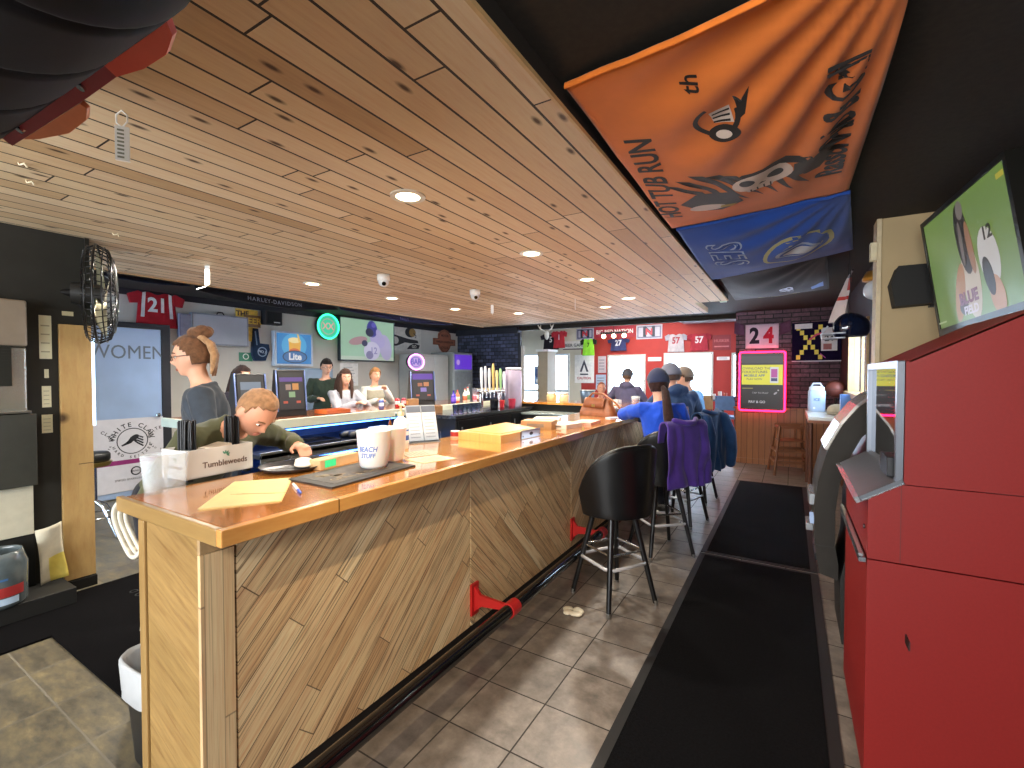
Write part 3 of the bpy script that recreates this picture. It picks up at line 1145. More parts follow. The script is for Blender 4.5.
# red topped tin
mb = MB()
mb.lathe([(0.004, 0), (0.033, 0), (0.034, 0.045), (0.034, 0.05), (0.004, 0.051)], plain('EDE6E2', 0.35), 20)
mb.lathe([(0.0345, 0.012), (0.0347, 0.013), (0.0347, 0.042), (0.0345, 0.043)], plain('A8302C', 0.4), 20, caps=False)
tag(mb.build('coaster_tin', None, (-2.06, 2.62, BT)), 'small red and white tin on the bar edge by the yellow box', 'tin')
# wooden game box with a metal end
gx = thing('wooden_box', 'yellow wooden board box with a steel end plate on the bar', 'box', (-1.80, 2.83, BT), 0)
P = [(-0.195, -0.26), (0.185, -0.30), (0.215, 0.18), (-0.22, 0.42)]
YW = planks('box_wood', X, Y, 0.2, 1.0, [(0.0, lin('D0A054')), (1.0, lin('DEB268'))], rough=0.35, groove=0.004, grain=0.3, coat=0.3)
mb = MB()
mb.prism(P, 0.055, YW, None, 0.0)
mb.build('case', gx, bevel=0.003)
mb = MB()
mb.prism([(-0.15, -0.20), (0.14, -0.24), (0.16, 0.10), (-0.17, 0.33)], 0.004, plain('D9AE66', 0.3), None, 0.0552)
mb.build('lid', gx, bevel=0.001)
d = (V(P[2]) - V(P[1])).normalized()
mb = MB()
M = frame((P[1][0] + 0.001, P[1][1] + 0.0, 0.0), (d.x, d.y, 0), (0, 0, 1))
mb.rect(0.24, 0.004, 0.485, 0.062, 0.006, STEEL, M)
mb.disc(0.36, 0.033, 0.024, 0.001, plain('17181B', 0.6), M, 0.0061, 0.012, 20)
for sx in (0.255, 0.47):
    mb.disc(sx, 0.02, 0.005, 0.002, DARKMETAL, M, 0.006)
pl = mb.build('end_plate', gx)
pl['label'] = 'steel end plate'
# stack of card sleeves further along
for k, (x, y, rz, sx, sy, sz, c, lab) in enumerate([
        (-1.80, 3.42, 12, 0.13, 0.10, 0.07, 'B08A5E', 'brown card box behind the yellow wooden box on the bar'),
        (-1.66, 3.62, -8, 0.10, 0.13, 0.035, 'E4DAD0', 'low white paper pack beside the brown card box'),
        (-1.92, 3.80, 20, 0.12, 0.15, 0.05, 'D9CBB8', 'pale flat carton on the bar behind the paper pack'),
        (-1.62, 4.02, 5, 0.09, 0.16, 0.02, 'D8A08E', 'pink paper menu pile on the bar near the handbag')]):
    mb = MB()
    mb.box((-sx, -sy, 0), (sx, sy, sz), plain(c, 0.6, var=0.05))
    mb.box((-sx * 0.99, -0.012, sz), (sx * 0.99, 0.012, sz + 0.0008), plain('F0E8DC', 0.4))
    mb.box((-sx * .6, -sy - .0008, sz * .3), (sx * .5, -sy, sz * .7), plain('8A7A6A', 0.6))
    tag(mb.build('carton', None, (x, y, BT), rz, bevel=0.002), lab, 'box')

# brown leather handbag
hb = thing('handbag', 'brown leather handbag standing on the bar beside the woman in blue', 'handbag', (-1.80, 4.80, BT), -14)
LEA = plain('8A5230', 0.45, var=0.2, scale=18, bump=0.3)


def bagf(u, v):
    a = 2 * PI * u
    k = 1.0 - 0.45 * v ** 1.4
    sx = math.copysign(abs(math.cos(a)) ** 0.6, math.cos(a))
    sy = math.copysign(abs(math.sin(a)) ** 0.6, math.sin(a))
    p = V((0.22 * sx * (1 - 0.42 * v ** 1.5), 0.10 * sy * (1 - 0.75 * v ** 1.6), 0.002 + 0.19 * v + 0.02 * v * math.cos(2 * a)))
    return p + V((1, 1, 0)) * fold(p, 0.022 * v, 14)


mb = MB()
mb.grid(bagf, 40, 14, LEA)
mb.prism([(0.21 * math.copysign(abs(math.cos(2 * PI * k / 24)) ** .6, math.cos(2 * PI * k / 24)), 0.095 * math.copysign(abs(math.sin(2 * PI * k / 24)) ** .6, math.sin(2 * PI * k / 24))) for k in range(24)], 0.004, LEA)
mb.build('body', hb)
mb = MB()
mb.grid(lambda u, v: V((-0.13 + 0.26 * u, -0.035 - 0.055 * math.sin(v * PI / 2), 0.195 - 0.10 * v ** 1.5 + 0.012 * math.sin(v * PI))), 12, 10, plain('7A4526', 0.4, var=0.15))
mb.build('flap', hb, solid=0.006)
mb = MB()
mb.tube([(-0.15, 0, 0.17), (-0.05, -0.03, 0.245), (0.10, -0.05, 0.24), (0.24, -0.03, 0.15), (0.30, -0.02, 0.08), (0.33, -0.02, 0.02)], 0.011, LEA, 10)
mb.build('strap', hb)
mb = MB()
mb.box((-0.02, -0.098, 0.10), (0.02, -0.088, 0.13), plain('B89A58', 0.3, metal=0.9))
mb.build('clasp', hb)
# dark knitted gloves beside it, white phone, beer glass
mb = MB()
for k, c in enumerate([(0, 0, .03), (.05, .03, .035), (-.05, .04, .03), (.02, .07, .045)]):
    mb.ell(c, (.06, .05, .03), plain('2C2430', 0.9), None, 14, 8)
tag(mb.build('knit_cap', None, (-1.62, 5.03, BT)), 'dark knitted cap lying by the handbag', 'cap')
mb = MB()
mb.box((-0.038, -0.075, 0), (0.038, 0.075, 0.010), plain('D6D8E4', 0.3))
mb.box((-0.034, -0.07, 0.010), (0.034, 0.07, 0.0108), plain('E6E8F4', 0.25))
mb.disc(0.02, 0.055, 0.008, 0.002, BLKGLOSS, None, 0.0108)
tag(mb.build('mobile_phone', None, (-1.56, 4.60, BT), -30, bevel=0.002), 'white phone lying at the bar edge beside the handbag', 'phone')
bg_ = thing('beer_glass', 'pint glass of amber beer held by the woman in blue', 'glass', (-1.325, 4.585, 1.155))
mb = MB()
mb.lathe([(0.004, 0.004), (0.032, 0.0), (0.044, 0.15), (0.0415, 0.15), (0.030, 0.010), (0.004, 0.012)], frosted(), 24)
mb.build('tumbler', bg_)
mb = MB()
mb.lathe([(0.004, 0.013), (0.029, 0.013), (0.038, 0.115), (0.004, 0.116)], plain('B0521C', 0.2, var=0.05), 24)
mb.build('beer', bg_)
mb = MB()
mb.lathe([(0.004, 0.117), (0.038, 0.117), (0.0405, 0.142), (0.004, 0.145)], plain('F4EADA', 0.8, var=0.03), 24)
mb.build('foam', bg_)

# coil of white hose at the bar end, and paper hanging under it
co = thing('hose_coil', 'coiled pale hose hanging on the end of the bar', 'hose', (-2.17, 0.765, 0.93))
for k, (r, dx, dz) in enumerate(((0.098, 0, 0), (0.090, 0.016, -0.004), (0.106, -0.016, 0.004))):
    mb = MB()
    mb.tube([V((r * math.cos(2 * PI * i / 28) * 1.35, dx + 0.01 * math.sin(4 * PI * i / 28), dz + r * math.sin(2 * PI * i / 28))) for i in range(28)], 0.0085, plain('DCD6C6', 0.45), 10, loop=True)
    mb.build('loop', co)
mb = MB()
mb.tube([(0.06, 0.0, 0.106), (0.06, 0.0, 0.085), (0.03, 0.0, 0.085), (0.0, 0.0, 0.09)], 0.006, STEEL, 8)
mb.build('hook', co)
mb = MB()
mb.grid(lambda u, v: V((-0.08 * u - 0.02 * v, 0.006 * math.sin(9 * u), -0.12 * v - 0.03 * u)), 8, 8, PAPER)
tag(mb.build('paper_towel', None, (-1.968, 0.735, 0.72), solid=0.002), 'strip of white paper hanging from the bar end above the bin', 'paper')

# waste bin with a liner
tb = thing('waste_bin', 'black waste bin with a white liner beside the bar end', 'bin', (-2.115, 0.845, 0.0125), 0)


def rsq(r, z, n=40, ex=0.55, wob=0.0, seed=0):
    out = []
    for k in range(n):
        a = 2 * PI * k / n
        c, s_ = math.cos(a), math.sin(a)
        q = r + wob * noise.noise(V((c * 3, s_ * 3, z * 9 + seed)))
        out.append(V((q * math.copysign(abs(c) ** ex, c), q * 0.85 * math.copysign(abs(s_) ** ex, s_), z)))
    return out


mb = MB()
mb.rings([rsq(0.105, 0.0), rsq(0.112, 0.01), rsq(0.142, 0.39), rsq(0.146, 0.40), rsq(0.138, 0.40), rsq(0.108, 0.012)], plain('17181A', 0.45, var=0.2))
mb.build('tub', tb)
mb = MB()
LINER = plain('B9BCBF', 0.4, var=0.04)
mb.rings([rsq(0.140, 0.26, wob=.012, seed=1), rsq(0.150, 0.28, wob=.012, seed=2), rsq(0.151, 0.34, wob=.01, seed=3), rsq(0.155, 0.40, wob=.008, seed=4), rsq(0.149, 0.415, wob=.006, seed=5), rsq(0.134, 0.40, wob=.006), rsq(0.124, 0.25, wob=.012), rsq(0.10, 0.06, wob=.012)], LINER, closed_ends=False)
mb.build('liner', tb, solid=0.002)
# ------------------------------------------------------------------ bar stools
VINYL = plain('0B0C0F', 0.33, var=0.15, coat=0.15)


def make_stool(label):
    """bucket swivel bar stool; sitter faces local +y"""
    t = thing('bar_stool', label, 'bar stool', (0, 0, 0), 0, None)
    SZ = 0.70
    mb = MB()
    mb.lathe([(0.02, SZ - 0.045), (0.19, SZ - 0.045), (0.225, SZ - 0.02), (0.23, SZ + 0.01), (0.215, SZ + 0.04), (0.15, SZ + 0.055), (0.02, SZ + 0.058)], VINYL, 32)
    mb.build('seat', t)

    # bucket back: a curved shell wrapping the rear half of the seat
    def shell(r_off):
        def fn(u, v):
            a = rad(-180 - 2) + rad(184) * u
            side = abs(u - 0.5) * 2
            h = 0.42 - 0.30 * side ** 3.0
            z = SZ - 0.09 + (h + 0.03) * v
            r = 0.232 + 0.035 * v + r_off
            return V((r * math.cos(a) * 1.0, r * math.sin(a) * (1.0 - 0.12 * v * (1 - side)) , z))
        return fn
    mb = MB()
    N, K = 36, 12
    fo, fi = shell(0.018), shell(-0.018)
    vs, w = [], N + 1
    for f in (fo, fi):
        for j in range(K + 1):
            for i in range(N + 1):
                vs.append(f(i / N, j / K))
    o2 = w * (K + 1)
    fs = []
    for j in range(K):
        for i in range(N):
            a, b, c, d_ = j * w + i, j * w + i + 1, (j + 1) * w + i + 1, (j + 1) * w + i
            fs.append((a, b, c, d_))
            fs.append((o2 + d_, o2 + c, o2 + b, o2 + a))
    for i in range(N):
        fs.append((K * w + i, K * w + i + 1, o2 + K * w + i + 1, o2 + K * w + i))
        fs.append((i + 1, i, o2 + i, o2 + i + 1))
    for j in range(K):
        fs.append((j * w, (j + 1) * w, o2 + (j + 1) * w, o2 + j * w))
        fs.append(((j + 1) * w + N, j * w + N, o2 + j * w + N, o2 + (j + 1) * w + N))
    mb.add(vs, fs, VINYL, True)
    bk = mb.build('backrest', t, bevel=0.012, seg=3)
    mb = MB()
    mb.tube([fo(i / 24, 1.0) * 0.5 + fi(i / 24, 1.0) * 0.5 + V((0, 0, 0.004)) for i in range(25)], 0.014, VINYL, 8, round_ends=True)
    mb.build('piping', bk)
    LEGM = plain('121214', 0.3, var=0.1)
    mb = MB()
    mb.cyl((0, 0, SZ - 0.13), (0, 0, SZ - 0.045), 0.09, DARKMETAL, 0.11, 20)
    mb.build('swivel', t)
    tops, bots = [], []
    for k in range(4):
        a = rad(45 + 90 * k)
        p, q = V((0.13 * math.cos(a), 0.13 * math.sin(a), SZ - 0.10)), V((0.275 * math.cos(a), 0.275 * math.sin(a), 0.012))
        mb = MB()
        mb.tube([p, q], [0.021, 0.016], LEGM, 12)
        lg = mb.build('leg', t)
        mb = MB()
        mb.cyl((q.x, q.y, 0.0), (q.x, q.y, 0.03), 0.015, STEEL, 0.018, 10)
        g = mb.build('foot_glide', lg)
        g['label'] = 'metal glide'
        bots.append((p, q))
    mb = MB()
    z = 0.275
    pts = []
    for k in range(4):
        p, q = bots[k]
        c = p.lerp(q, (p.z - z) / (p.z - q.z)) * 1.12
        c.z = z
        nxt = bots[(k + 1) % 4]
        for t_ in (0.12, 0.88):
            n_ = nxt[0].lerp(nxt[1], (nxt[0].z - z) / (nxt[0].z - nxt[1].z)) * 1.12
            n_.z = z
            pts.append(c.lerp(n_, t_))
    mb.tube(pts, 0.0115, plain('DADADE', 0.25, metal=0.5), 10, loop=True)
    fr_ = mb.build('footrest', t)
    fr_['label'] = 'chrome footrest ring'
    mb = MB()
    pts = []
    for k in range(4):
        p, q = bots[k]
        c = p.lerp(q, 0.42)
        pts.append(c)
    for k in range(4):
        mb.tube([pts[k], pts[(k + 1) % 4]], 0.008, CHROME, 8)
    mb.build('stretcher', t)
    return t


STG = 'black bucket bar stools along the bar'
stool0 = make_stool('nearest black vinyl bucket bar stool, empty, drawn up to the bar')
stool0.location = (-1.02, 3.02, 0)
stool0.rotation_euler.z = rad(58)
stool0['group'] = STG
dup(stool0, (-0.95, 4.05, 0), 42, 'black bar stool under the woman in blue with a purple coat on it', STG)
dup(stool0, (-0.96, 4.98, 0), 75, 'black bar stool under the man with the print on his blue jacket', STG)
dup(stool0, (-0.98, 5.92, 0), 80, 'black bar stool under the farthest man at the bar, in pale blue', STG)
# ------------------------------------------------------------------ people
SKIN = plain('D9A488', 0.55, var=0.06, scale=8.0)
SKIN2 = plain('C98F74', 0.55, var=0.08, scale=8.0)
EYEW = plain('EDEBE6', 0.3, var=0.02)
LIPS = plain('B87868', 0.5, var=0.05)


def remesh(mb, voxel, smooth=4, wrinkle=0.0, wscale=10.0, name='body', mat=None):
    me = mb.mesh('raw')
    o = bpy.data.objects.new('raw', me)
    COL.objects.link(o)
    r = o.modifiers.new('r', 'REMESH')
    r.mode = 'VOXEL'
    r.voxel_size = voxel
    s_ = o.modifiers.new('s', 'SMOOTH')
    s_.iterations = smooth
    s_.factor = 0.5
    dg = bpy.context.evaluated_depsgraph_get()
    out = bpy.data.meshes.new_from_object(o.evaluated_get(dg))
    bpy.data.objects.remove(o)
    if wrinkle:
        co = [v.co.copy() for v in out.vertices]
        nr = [v.normal.copy() for v in out.vertices]
        for v, c, n in zip(out.vertices, co, nr):
            w = 1.0 - abs(noise.noise(V((c.x * wscale, c.y * wscale, c.z * wscale * 0.6)))) * 2
            v.co = c + n * (wrinkle * (w - 0.5) + 0.3 * wrinkle * noise.noise(c * wscale * 3))
    out.materials.clear()
    out.materials.append(mat)
    for p in out.polygons:
        p.use_smooth = True
        p.material_index = 0
    out.name = name
    return out


def put(me, name, parent):
    o = bpy.data.objects.new(name, me)
    COL.objects.link(o)
    o.parent = parent
    return o


def head_dir(x, y, z):
    """offset of the head surface for a unit direction (front = +y)"""
    px, py, pz = x * 0.076, y * (0.092 if y > 0 else 0.098), z * 0.118
    if z < 0:
        px *= 1 - 0.30 * (-z) ** 1.4
        if y < 0:
            py *= 1 - 0.45 * (-z) ** 1.2
        else:
            py *= min(1.7, math.sqrt(max(0.0, 1 - (0.78 * z) ** 2)) / max(0.3, math.sqrt(max(0.0, 1 - z * z))))
    if y > 0:
        g = lambda cx, cz, sx, sz: math.exp(-((x - cx) / sx) ** 2 - ((z - cz) / sz) ** 2)
        py += 0.024 * g(0, -0.22, 0.13, 0.13) + 0.012 * g(0, 0.0, 0.10, 0.22)
        py -= 0.010 * (g(0.38, 0.02, 0.20, 0.13) + g(-0.38, 0.02, 0.20, 0.13))
        py += 0.005 * g(0, 0.24, 0.7, 0.10)
        py += 0.007 * g(0, -0.55, 0.25, 0.06) + 0.006 * g(0, -0.67, 0.22, 0.05)
        py += 0.010 * g(0, -0.88, 0.30, 0.14)
    return V((px, py, pz))


def head_grid(mb, M, m, off=0.0, keep=None, nu=40, nv=30, jit=0.0):
    vs, fs, idx = [], [], {}
    for j in range(nv + 1):
        b = -PI / 2 + PI * j / nv
        for i in range(nu):
            a = 2 * PI * i / nu
            d = V((math.cos(b) * math.cos(a), math.cos(b) * math.sin(a), math.sin(b)))
            p = head_dir(*d)
            o = off
            if jit:
                o += jit * noise.noise(V((d.x * 7, d.y * 7, d.z * 3)))
            vs.append(p + d * o)
            idx[(i, j)] = d
    for j in range(nv):
        for i in range(nu):
            b = -PI / 2 + PI * (j + .5) / nv
            a = 2 * PI * (i + .5) / nu
            if keep and not keep(math.cos(b) * math.cos(a), math.cos(b) * math.sin(a), math.sin(b)):
                continue
            fs.append((j * nu + i, j * nu + (i + 1) % nu, (j + 1) * nu + (i + 1) % nu, (j + 1) * nu + i))
    return mb.add(vs, fs, m, True, M)


def ik(s, h, l1, l2, pole):
    d = h - s
    L = min(d.length, (l1 + l2) * 0.999)
    d.normalize()
    a = (l1 * l1 - l2 * l2 + L * L) / (2 * L)
    k = math.sqrt(max(l1 * l1 - a * a, 0.0))
    p = pole - d * pole.dot(d)
    p.normalize()
    return s + d * a + p * k, s + d * L


def hand(mb, w, d, palm, m, side, curl=0.5):
    """wrist point, hand direction, palm normal; five separate fingers"""
    d = d.normalized()
    palm = (palm - d * palm.dot(d)).normalized()
    acr = d.cross(palm) * side
    k = w + d * 0.085
    mb.tube([w, w + d * 0.03, k], [0.026, 0.034, 0.036], m, 10, flat=0.5, up=acr, round_ends=True)
    for i, (o, L) in enumerate(((0.030, 0.066), (0.0105, 0.075), (-0.0095, 0.070), (-0.028, 0.055))):
        b = k + acr * o - d * 0.006
        d2 = (d * math.cos(curl) + palm * math.sin(curl)).normalized()
        d3 = (d * math.cos(curl * 2) + palm * math.sin(curl * 2)).normalized()
        p1 = b + d2 * L * 0.55
        mb.tube([b, p1, p1 + d3 * L * 0.5], [0.0095, 0.009, 0.0075], m, 8, round_ends=True)
    b = w + d * 0.03 + acr * 0.030
    t1 = b + (d * 0.6 + acr * 0.6 + palm * 0.35).normalized() * 0.035
    mb.tube([b, t1, t1 + (d * 0.9 + palm * 0.3).normalized() * 0.03], [0.012, 0.0105, 0.0085], m, 8, round_ends=True)


def person(label, loc, face, pose='sit', seat=0.76, lean=0.0, side_lean=0.0, head=(0, 0), hands=None, skin=SKIN,
           shirt='444444', sleeve='long', pants='20222A', hair='5A4030', style='short', cap=None, glasses=False, hood=False,
           scale=1.0, vox=0.010, detail=True, back_print=None, collar=None, group=None, female=False, elbow=None, shoe='1C1A1A', vest=None):
    """local +y is the way the person faces"""
    root = thing('person', label, 'person', loc, face, group)
    root.scale = (scale, scale, scale)
    sc = 1.0
    pz = 0.93 if pose == 'stand' else seat + 0.09
    P = V((0, 0, pz))
    ln, sl = rad(lean), rad(side_lean)
    up = V((math.sin(sl), math.sin(ln) * math.cos(sl), math.cos(ln) * math.cos(sl))).normalized()
    fw = (V((0, 1, 0)) - up * up.y).normalized() if abs(up.y) < 0.98 else V((0, 0, -1))
    rt = fw.cross(up).normalized()

    def T(a, b, c):      # right, forward, up the spine
        return P + rt * a + fw * b + up * c
    sw = 0.165 if female else 0.19
    neck, hc = T(0, 0.0, 0.50), T(0, 0.012, 0.545)
    # head frame
    yaw, pit = rad(head[0]), rad(head[1])
    ln2 = ln * 0.55
    base_up = V((math.sin(sl) * .4, math.sin(ln2), math.cos(ln2))).normalized()
    hf = Matrix.Rotation(-sl * .4, 3, 'Y') @ Matrix.Rotation(yaw, 3, 'Z') @ Matrix.Rotation(-ln2 - pit, 3, 'X')
    hu = hf @ V((0, 0, 1))
    hd = hf @ V((0, 1, 0))
    HC = hc + hu * 0.125 + hd * 0.012
    HM = hf.to_4x4()
    HM.translation = HC
    # limbs
    arms = []
    for i, s_ in enumerate((1, -1)):
        S0 = T(s_ * sw, -0.005, 0.435)
        if hands and hands[i] is not None:
            H = V(hands[i])
        else:
            H = T(s_ * (sw + 0.06), 0.06, -0.09)
        pole = V(elbow[i]) if elbow else (rt * s_ * 0.6 - fw * 0.6 - V((0, 0, 0.6)))
        E, H = ik(S0, H, 0.285, 0.265, pole)
        arms.append((S0, E, H, s_))
    legs = []
    for s_ in (1, -1):
        Hp = P + V((s_ * 0.09, 0, -0.02))
        if pose == 'stand':
            K, A = V((s_ * 0.10, 0.03, 0.50)), V((s_ * 0.11, -0.01, 0.085))
        else:
            K, A = Hp + V((s_ * 0.05, 0.40, 0.01)), V((s_ * 0.13, 0.36, max(0.09, seat - 0.40)))
        legs.append((Hp, K, A, s_))
    # one continuous body
    mb = MB()

    def torso(m, inf=0.0, lo=-0.02, hi=0.50, rings=None):
        secs = [(-0.06, 0.15, 0.105), (0.04, 0.160, 0.112), (0.16, 0.138 if female else 0.150, 0.098), (0.27, 0.150 if female else 0.165, 0.108), (0.37, 0.165 if female else 0.185, 0.108), (0.43, sw * 0.92, 0.09), (0.475, 0.10, 0.066), (0.50, 0.058, 0.055)]
        R = []
        for z, a, b in secs:
            if z < lo - 1e-6 or z > hi + 1e-6:
                continue
            R.append([T((a + inf) * math.cos(2 * PI * k / 24), (b + inf) * math.sin(2 * PI * k / 24), z) for k in range(24)])
        return R
    mb.rings(torso(skin), skin)
    mb.tube([T(0, -0.01, 0.45), hc - hu * 0.0, HC - hu * 0.03], [0.060, 0.052, 0.056], skin, 14, round_ends=True)
    head_grid(mb, HM, skin)
    for s_ in (1, -1):
        mb.ell((s_ * 0.076, -0.008, -0.006), (0.011, 0.022, 0.033), skin, HM, 12, 8)
    for S0, E, H, s_ in arms:
        mb.tube([T(s_ * 0.09, 0, 0.42), S0, S0.lerp(E, .5), E, E.lerp(H, .35), H], [0.06, 0.056, 0.048, 0.040, 0.041, 0.027], skin, 12, round_ends=True)
        fd = (H - E).normalized()
        fd = (fd + V((0, 0.2, -0.1))).normalized()
        hand(mb, H, fd, V((0, 0, -1)) if abs(fd.z) < 0.8 else -rt * s_, skin, s_, 0.45)
    for Hp, K, A, s_ in legs:
        mb.tube([Hp, Hp.lerp(K, .5), K, K.lerp(A, .35), A], [0.088, 0.075, 0.056, 0.056, 0.038], skin, 14, round_ends=True)
        mb.tube([A + V((0, -0.03, -0.04)), A + V((0, 0.08, -0.05)), A + V((0, 0.16, -0.055))], [0.036, 0.040, 0.028], skin, 10, round_ends=True)
    put(remesh(mb, vox, 3, 0, 1, 'body', skin), 'body', root)
    # clothes
    SH = fabric(shirt)
    mb = MB()
    mb.rings(torso(SH, 0.016, -0.06, 0.475), SH)
    for S0, E, H, s_ in arms:
        if sleeve == 'none':
            continue
        end = E.lerp(H, 0.93) if sleeve == 'long' else S0.lerp(E, 0.75)
        pts = [T(s_ * 0.08, 0, 0.41), S0, S0.lerp(E, .5)] + ([E, E.lerp(H, .4), end] if sleeve == 'long' else [end])
        rr = [0.075, 0.071, 0.063] + ([0.056, 0.055, 0.043] if sleeve == 'long' else [0.064])
        mb.tube(pts, rr, SH, 14, round_ends=True)
    if hood:
        mb.tube([T(0.085 * math.cos(a), 0.085 * math.sin(a) - 0.02, 0.475 + 0.02 * math.sin(a) * -1) for a in [2 * PI * k / 16 for k in range(16)]], [0.04 + 0.022 * max(0, -math.sin(2 * PI * k / 16)) for k in range(16)], SH, 10, loop=True)
    else:
        mb.tube([T(0.066 * math.cos(a), 0.062 * math.sin(a) - 0.005, 0.478 - 0.012 * math.sin(a)) for a in [2 * PI * k / 16 for k in range(16)]], 0.016, SH, 8, loop=True)
    me = remesh(mb, max(vox, 0.010), 4, 0.010, 9.0, 'shirt', SH)
    put(me, 'jacket' if hood else 'shirt', root)
    PT = fabric(pants)
    mb = MB()
    mb.rings(torso(PT, 0.010, -0.06, 0.04), PT)
    for Hp, K, A, s_ in legs:
        mb.tube([Hp, Hp.lerp(K, .5), K, K.lerp(A, .35), A.lerp(K, .08)], [0.105, 0.092, 0.072, 0.070, 0.060], PT, 14, round_ends=True)
    put(remesh(mb, 0.014, 4, 0.007, 11.0, 'trousers', PT), 'trousers', root)
    for Hp, K, A, s_ in legs:
        mb = MB()
        SHM = plain(shoe, 0.5)
        mb.tube([A + V((0, -0.05, -0.045)), A + V((0, 0.05, -0.04)), A + V((0, 0.18, -0.052))], [0.044, 0.052, 0.036], SHM, 12, round_ends=True)
        mb.box(A + V((-0.05, -0.09, -0.088)), A + V((0.05, 0.21, -0.07)), plain('B8B4AC', 0.6))
        put(mb.mesh('shoe'), 'shoe', root)
    if back_print:
        mb = MB()
        mb.grid(lambda u, v: T(-0.07 + 0.14 * u, -0.135 + 0.02 * (2 * u - 1) ** 2, 0.12 + 0.2 * v), 6, 8, plain(back_print, 0.7, var=0.5, scale=30))
        put(mb.mesh('back_print'), 'back_print', root)
    if vest:
        VM = fabric(vest)
        mb = MB()
        mb.rings([[q for q in r] for r in torso(VM, 0.030, -0.06, 0.43)], VM, closed_ends=False)
        put(remesh(mb, 0.012, 3, 0.006, 9, 'vest', VM) if False else mb.mesh('vest'), 'vest', root)
    # face
    if detail:
        for s_ in (1, -1):
            mb = MB()
            mb.ell((s_ * 0.031, 0.0735, 0.003), (0.0112, 0.0105, 0.0062), EYEW, HM, 14, 8)
            mb.ell((s_ * 0.031, 0.0815, 0.003), (0.0050, 0.0036, 0.0056), plain('2A1E16', 0.2), HM, 12, 8)
            put(mb.mesh('eye'), 'eye', root)
            mb = MB()
            mb.tube([HM @ V((s_ * 0.016, 0.0885, 0.026)), HM @ V((s_ * 0.032, 0.0875, 0.031)), HM @ V((s_ * 0.049, 0.074, 0.026))], [0.003, 0.0038, 0.0025], plain(hair, 0.8), 6)
            put(mb.mesh('eyebrow'), 'eyebrow', root)
        mb = MB()
        mb.ell((0, 0.0875, -0.066), (0.023, 0.007, 0.0042), LIPS, HM, 14, 8)
        mb.ell((0, 0.0865, -0.074), (0.019, 0.007, 0.0046), LIPS, HM, 14, 8)
        put(mb.mesh('mouth'), 'mouth', root)
    # hair
    HR = fabric(hair, 0.3, 40.0)
    mb = MB()
    if style == 'short':
        head_grid(mb, HM, HR, 0.009, lambda x, y, z: (z > 0.34 + 0.12 * y) if y > 0.25 else (z > -0.42 if y < -0.2 else z > 0.06 + 0.3 * y), jit=0.008)
    elif style == 'balding':
        head_grid(mb, HM, HR, 0.003, lambda x, y, z: (z > 0.60 + 0.22 * y) if y > 0.2 else (z > -0.45 if y < -0.2 else z > 0.05 + 0.3 * y), jit=0.006)
    elif style in ('long', 'bun', 'pony', 'mop'):
        lo = {'long': -0.9, 'bun': -0.45, 'pony': -0.6, 'mop': -0.5}[style]
        head_grid(mb, HM, HR, 0.012 if style != 'bun' else 0.008, lambda x, y, z: (z > 0.52 if style != 'bun' else z > 0.62) if y > 0.45 else (z > lo if y < 0.02 else z > -0.1 + 1.25 * y), jit=0.010)
    ho = put(mb.mesh('hair'), 'hair', root)
    k = ho.modifiers.new('thickness', 'SOLIDIFY')
    k.thickness = 0.003 if style == 'balding' else 0.005
    k.offset = 1.0
    if style == 'long':
        for s_ in (1, -1):
            for q in range(4):
                mb2 = MB()
                x0 = s_ * (0.055 + 0.008 * q)
                pts = [HM @ V((x0, 0.03 - 0.028 * q, 0.04)), HM @ V((x0 * 1.35, 0.035 - 0.03 * q, -0.07)), HM @ V((x0 * 1.45, 0.06 - 0.045 * q, -0.18)), HM @ V((x0 * 1.3, 0.085 - 0.06 * q, -0.28))]
                mb2.tube(pts, [0.02, 0.026, 0.028, 0.012], HR, 8, round_ends=True)
                put(mb2.mesh('hair_lock'), 'hair_lock', ho)
    if style == 'bun':
        mb2 = MB()
        for q in range(9):
            a = q * 0.7
            c = V((0.03 * math.cos(a), -0.055 + 0.03 * math.sin(a), 0.128 + 0.006 * (q % 3)))
            mb2.ell(c + V((0.004 * (q % 3), -0.012, 0.004 * (q % 2))), (0.040, 0.042, 0.034), HR, HM, 12, 8)
        put(mb2.mesh('hair_bun'), 'hair_bun', ho)
        for q in range(9):
            mb2 = MB()
            x0 = -0.06 + 0.015 * q
            mb2.tube([HM @ V((x0 * .6, -0.065, 0.11)), HM @ V((x0, -0.108, 0.06)), HM @ V((x0 * 1.15, -0.118, -0.01)), HM @ V((x0 * 1.15, -0.102, -0.075)), HM @ V((x0, -0.085 - .006 * (q % 3), -0.12 - 0.012 * (q % 2)))], [0.018, 0.020, 0.018, 0.014, 0.005], fabric('A07C5A' if q % 3 == 0 else hair, .3, 40.0), 8, round_ends=True)
            put(mb2.mesh('hair_lock'), 'hair_lock', ho)
    if style == 'pony':
        mb2 = MB()
        b0 = HM @ V((0, -0.10, -0.05))
        mb2.tube([b0, b0 + V((0, -0.05, -0.03)), T(0.0, -0.165, 0.36), T(0.005, -0.17, 0.22), T(0.0, -0.155, 0.08)], [0.022, 0.032, 0.042, 0.040, 0.012], HR, 12, round_ends=True)
        put(mb2.mesh('ponytail'), 'ponytail', ho)
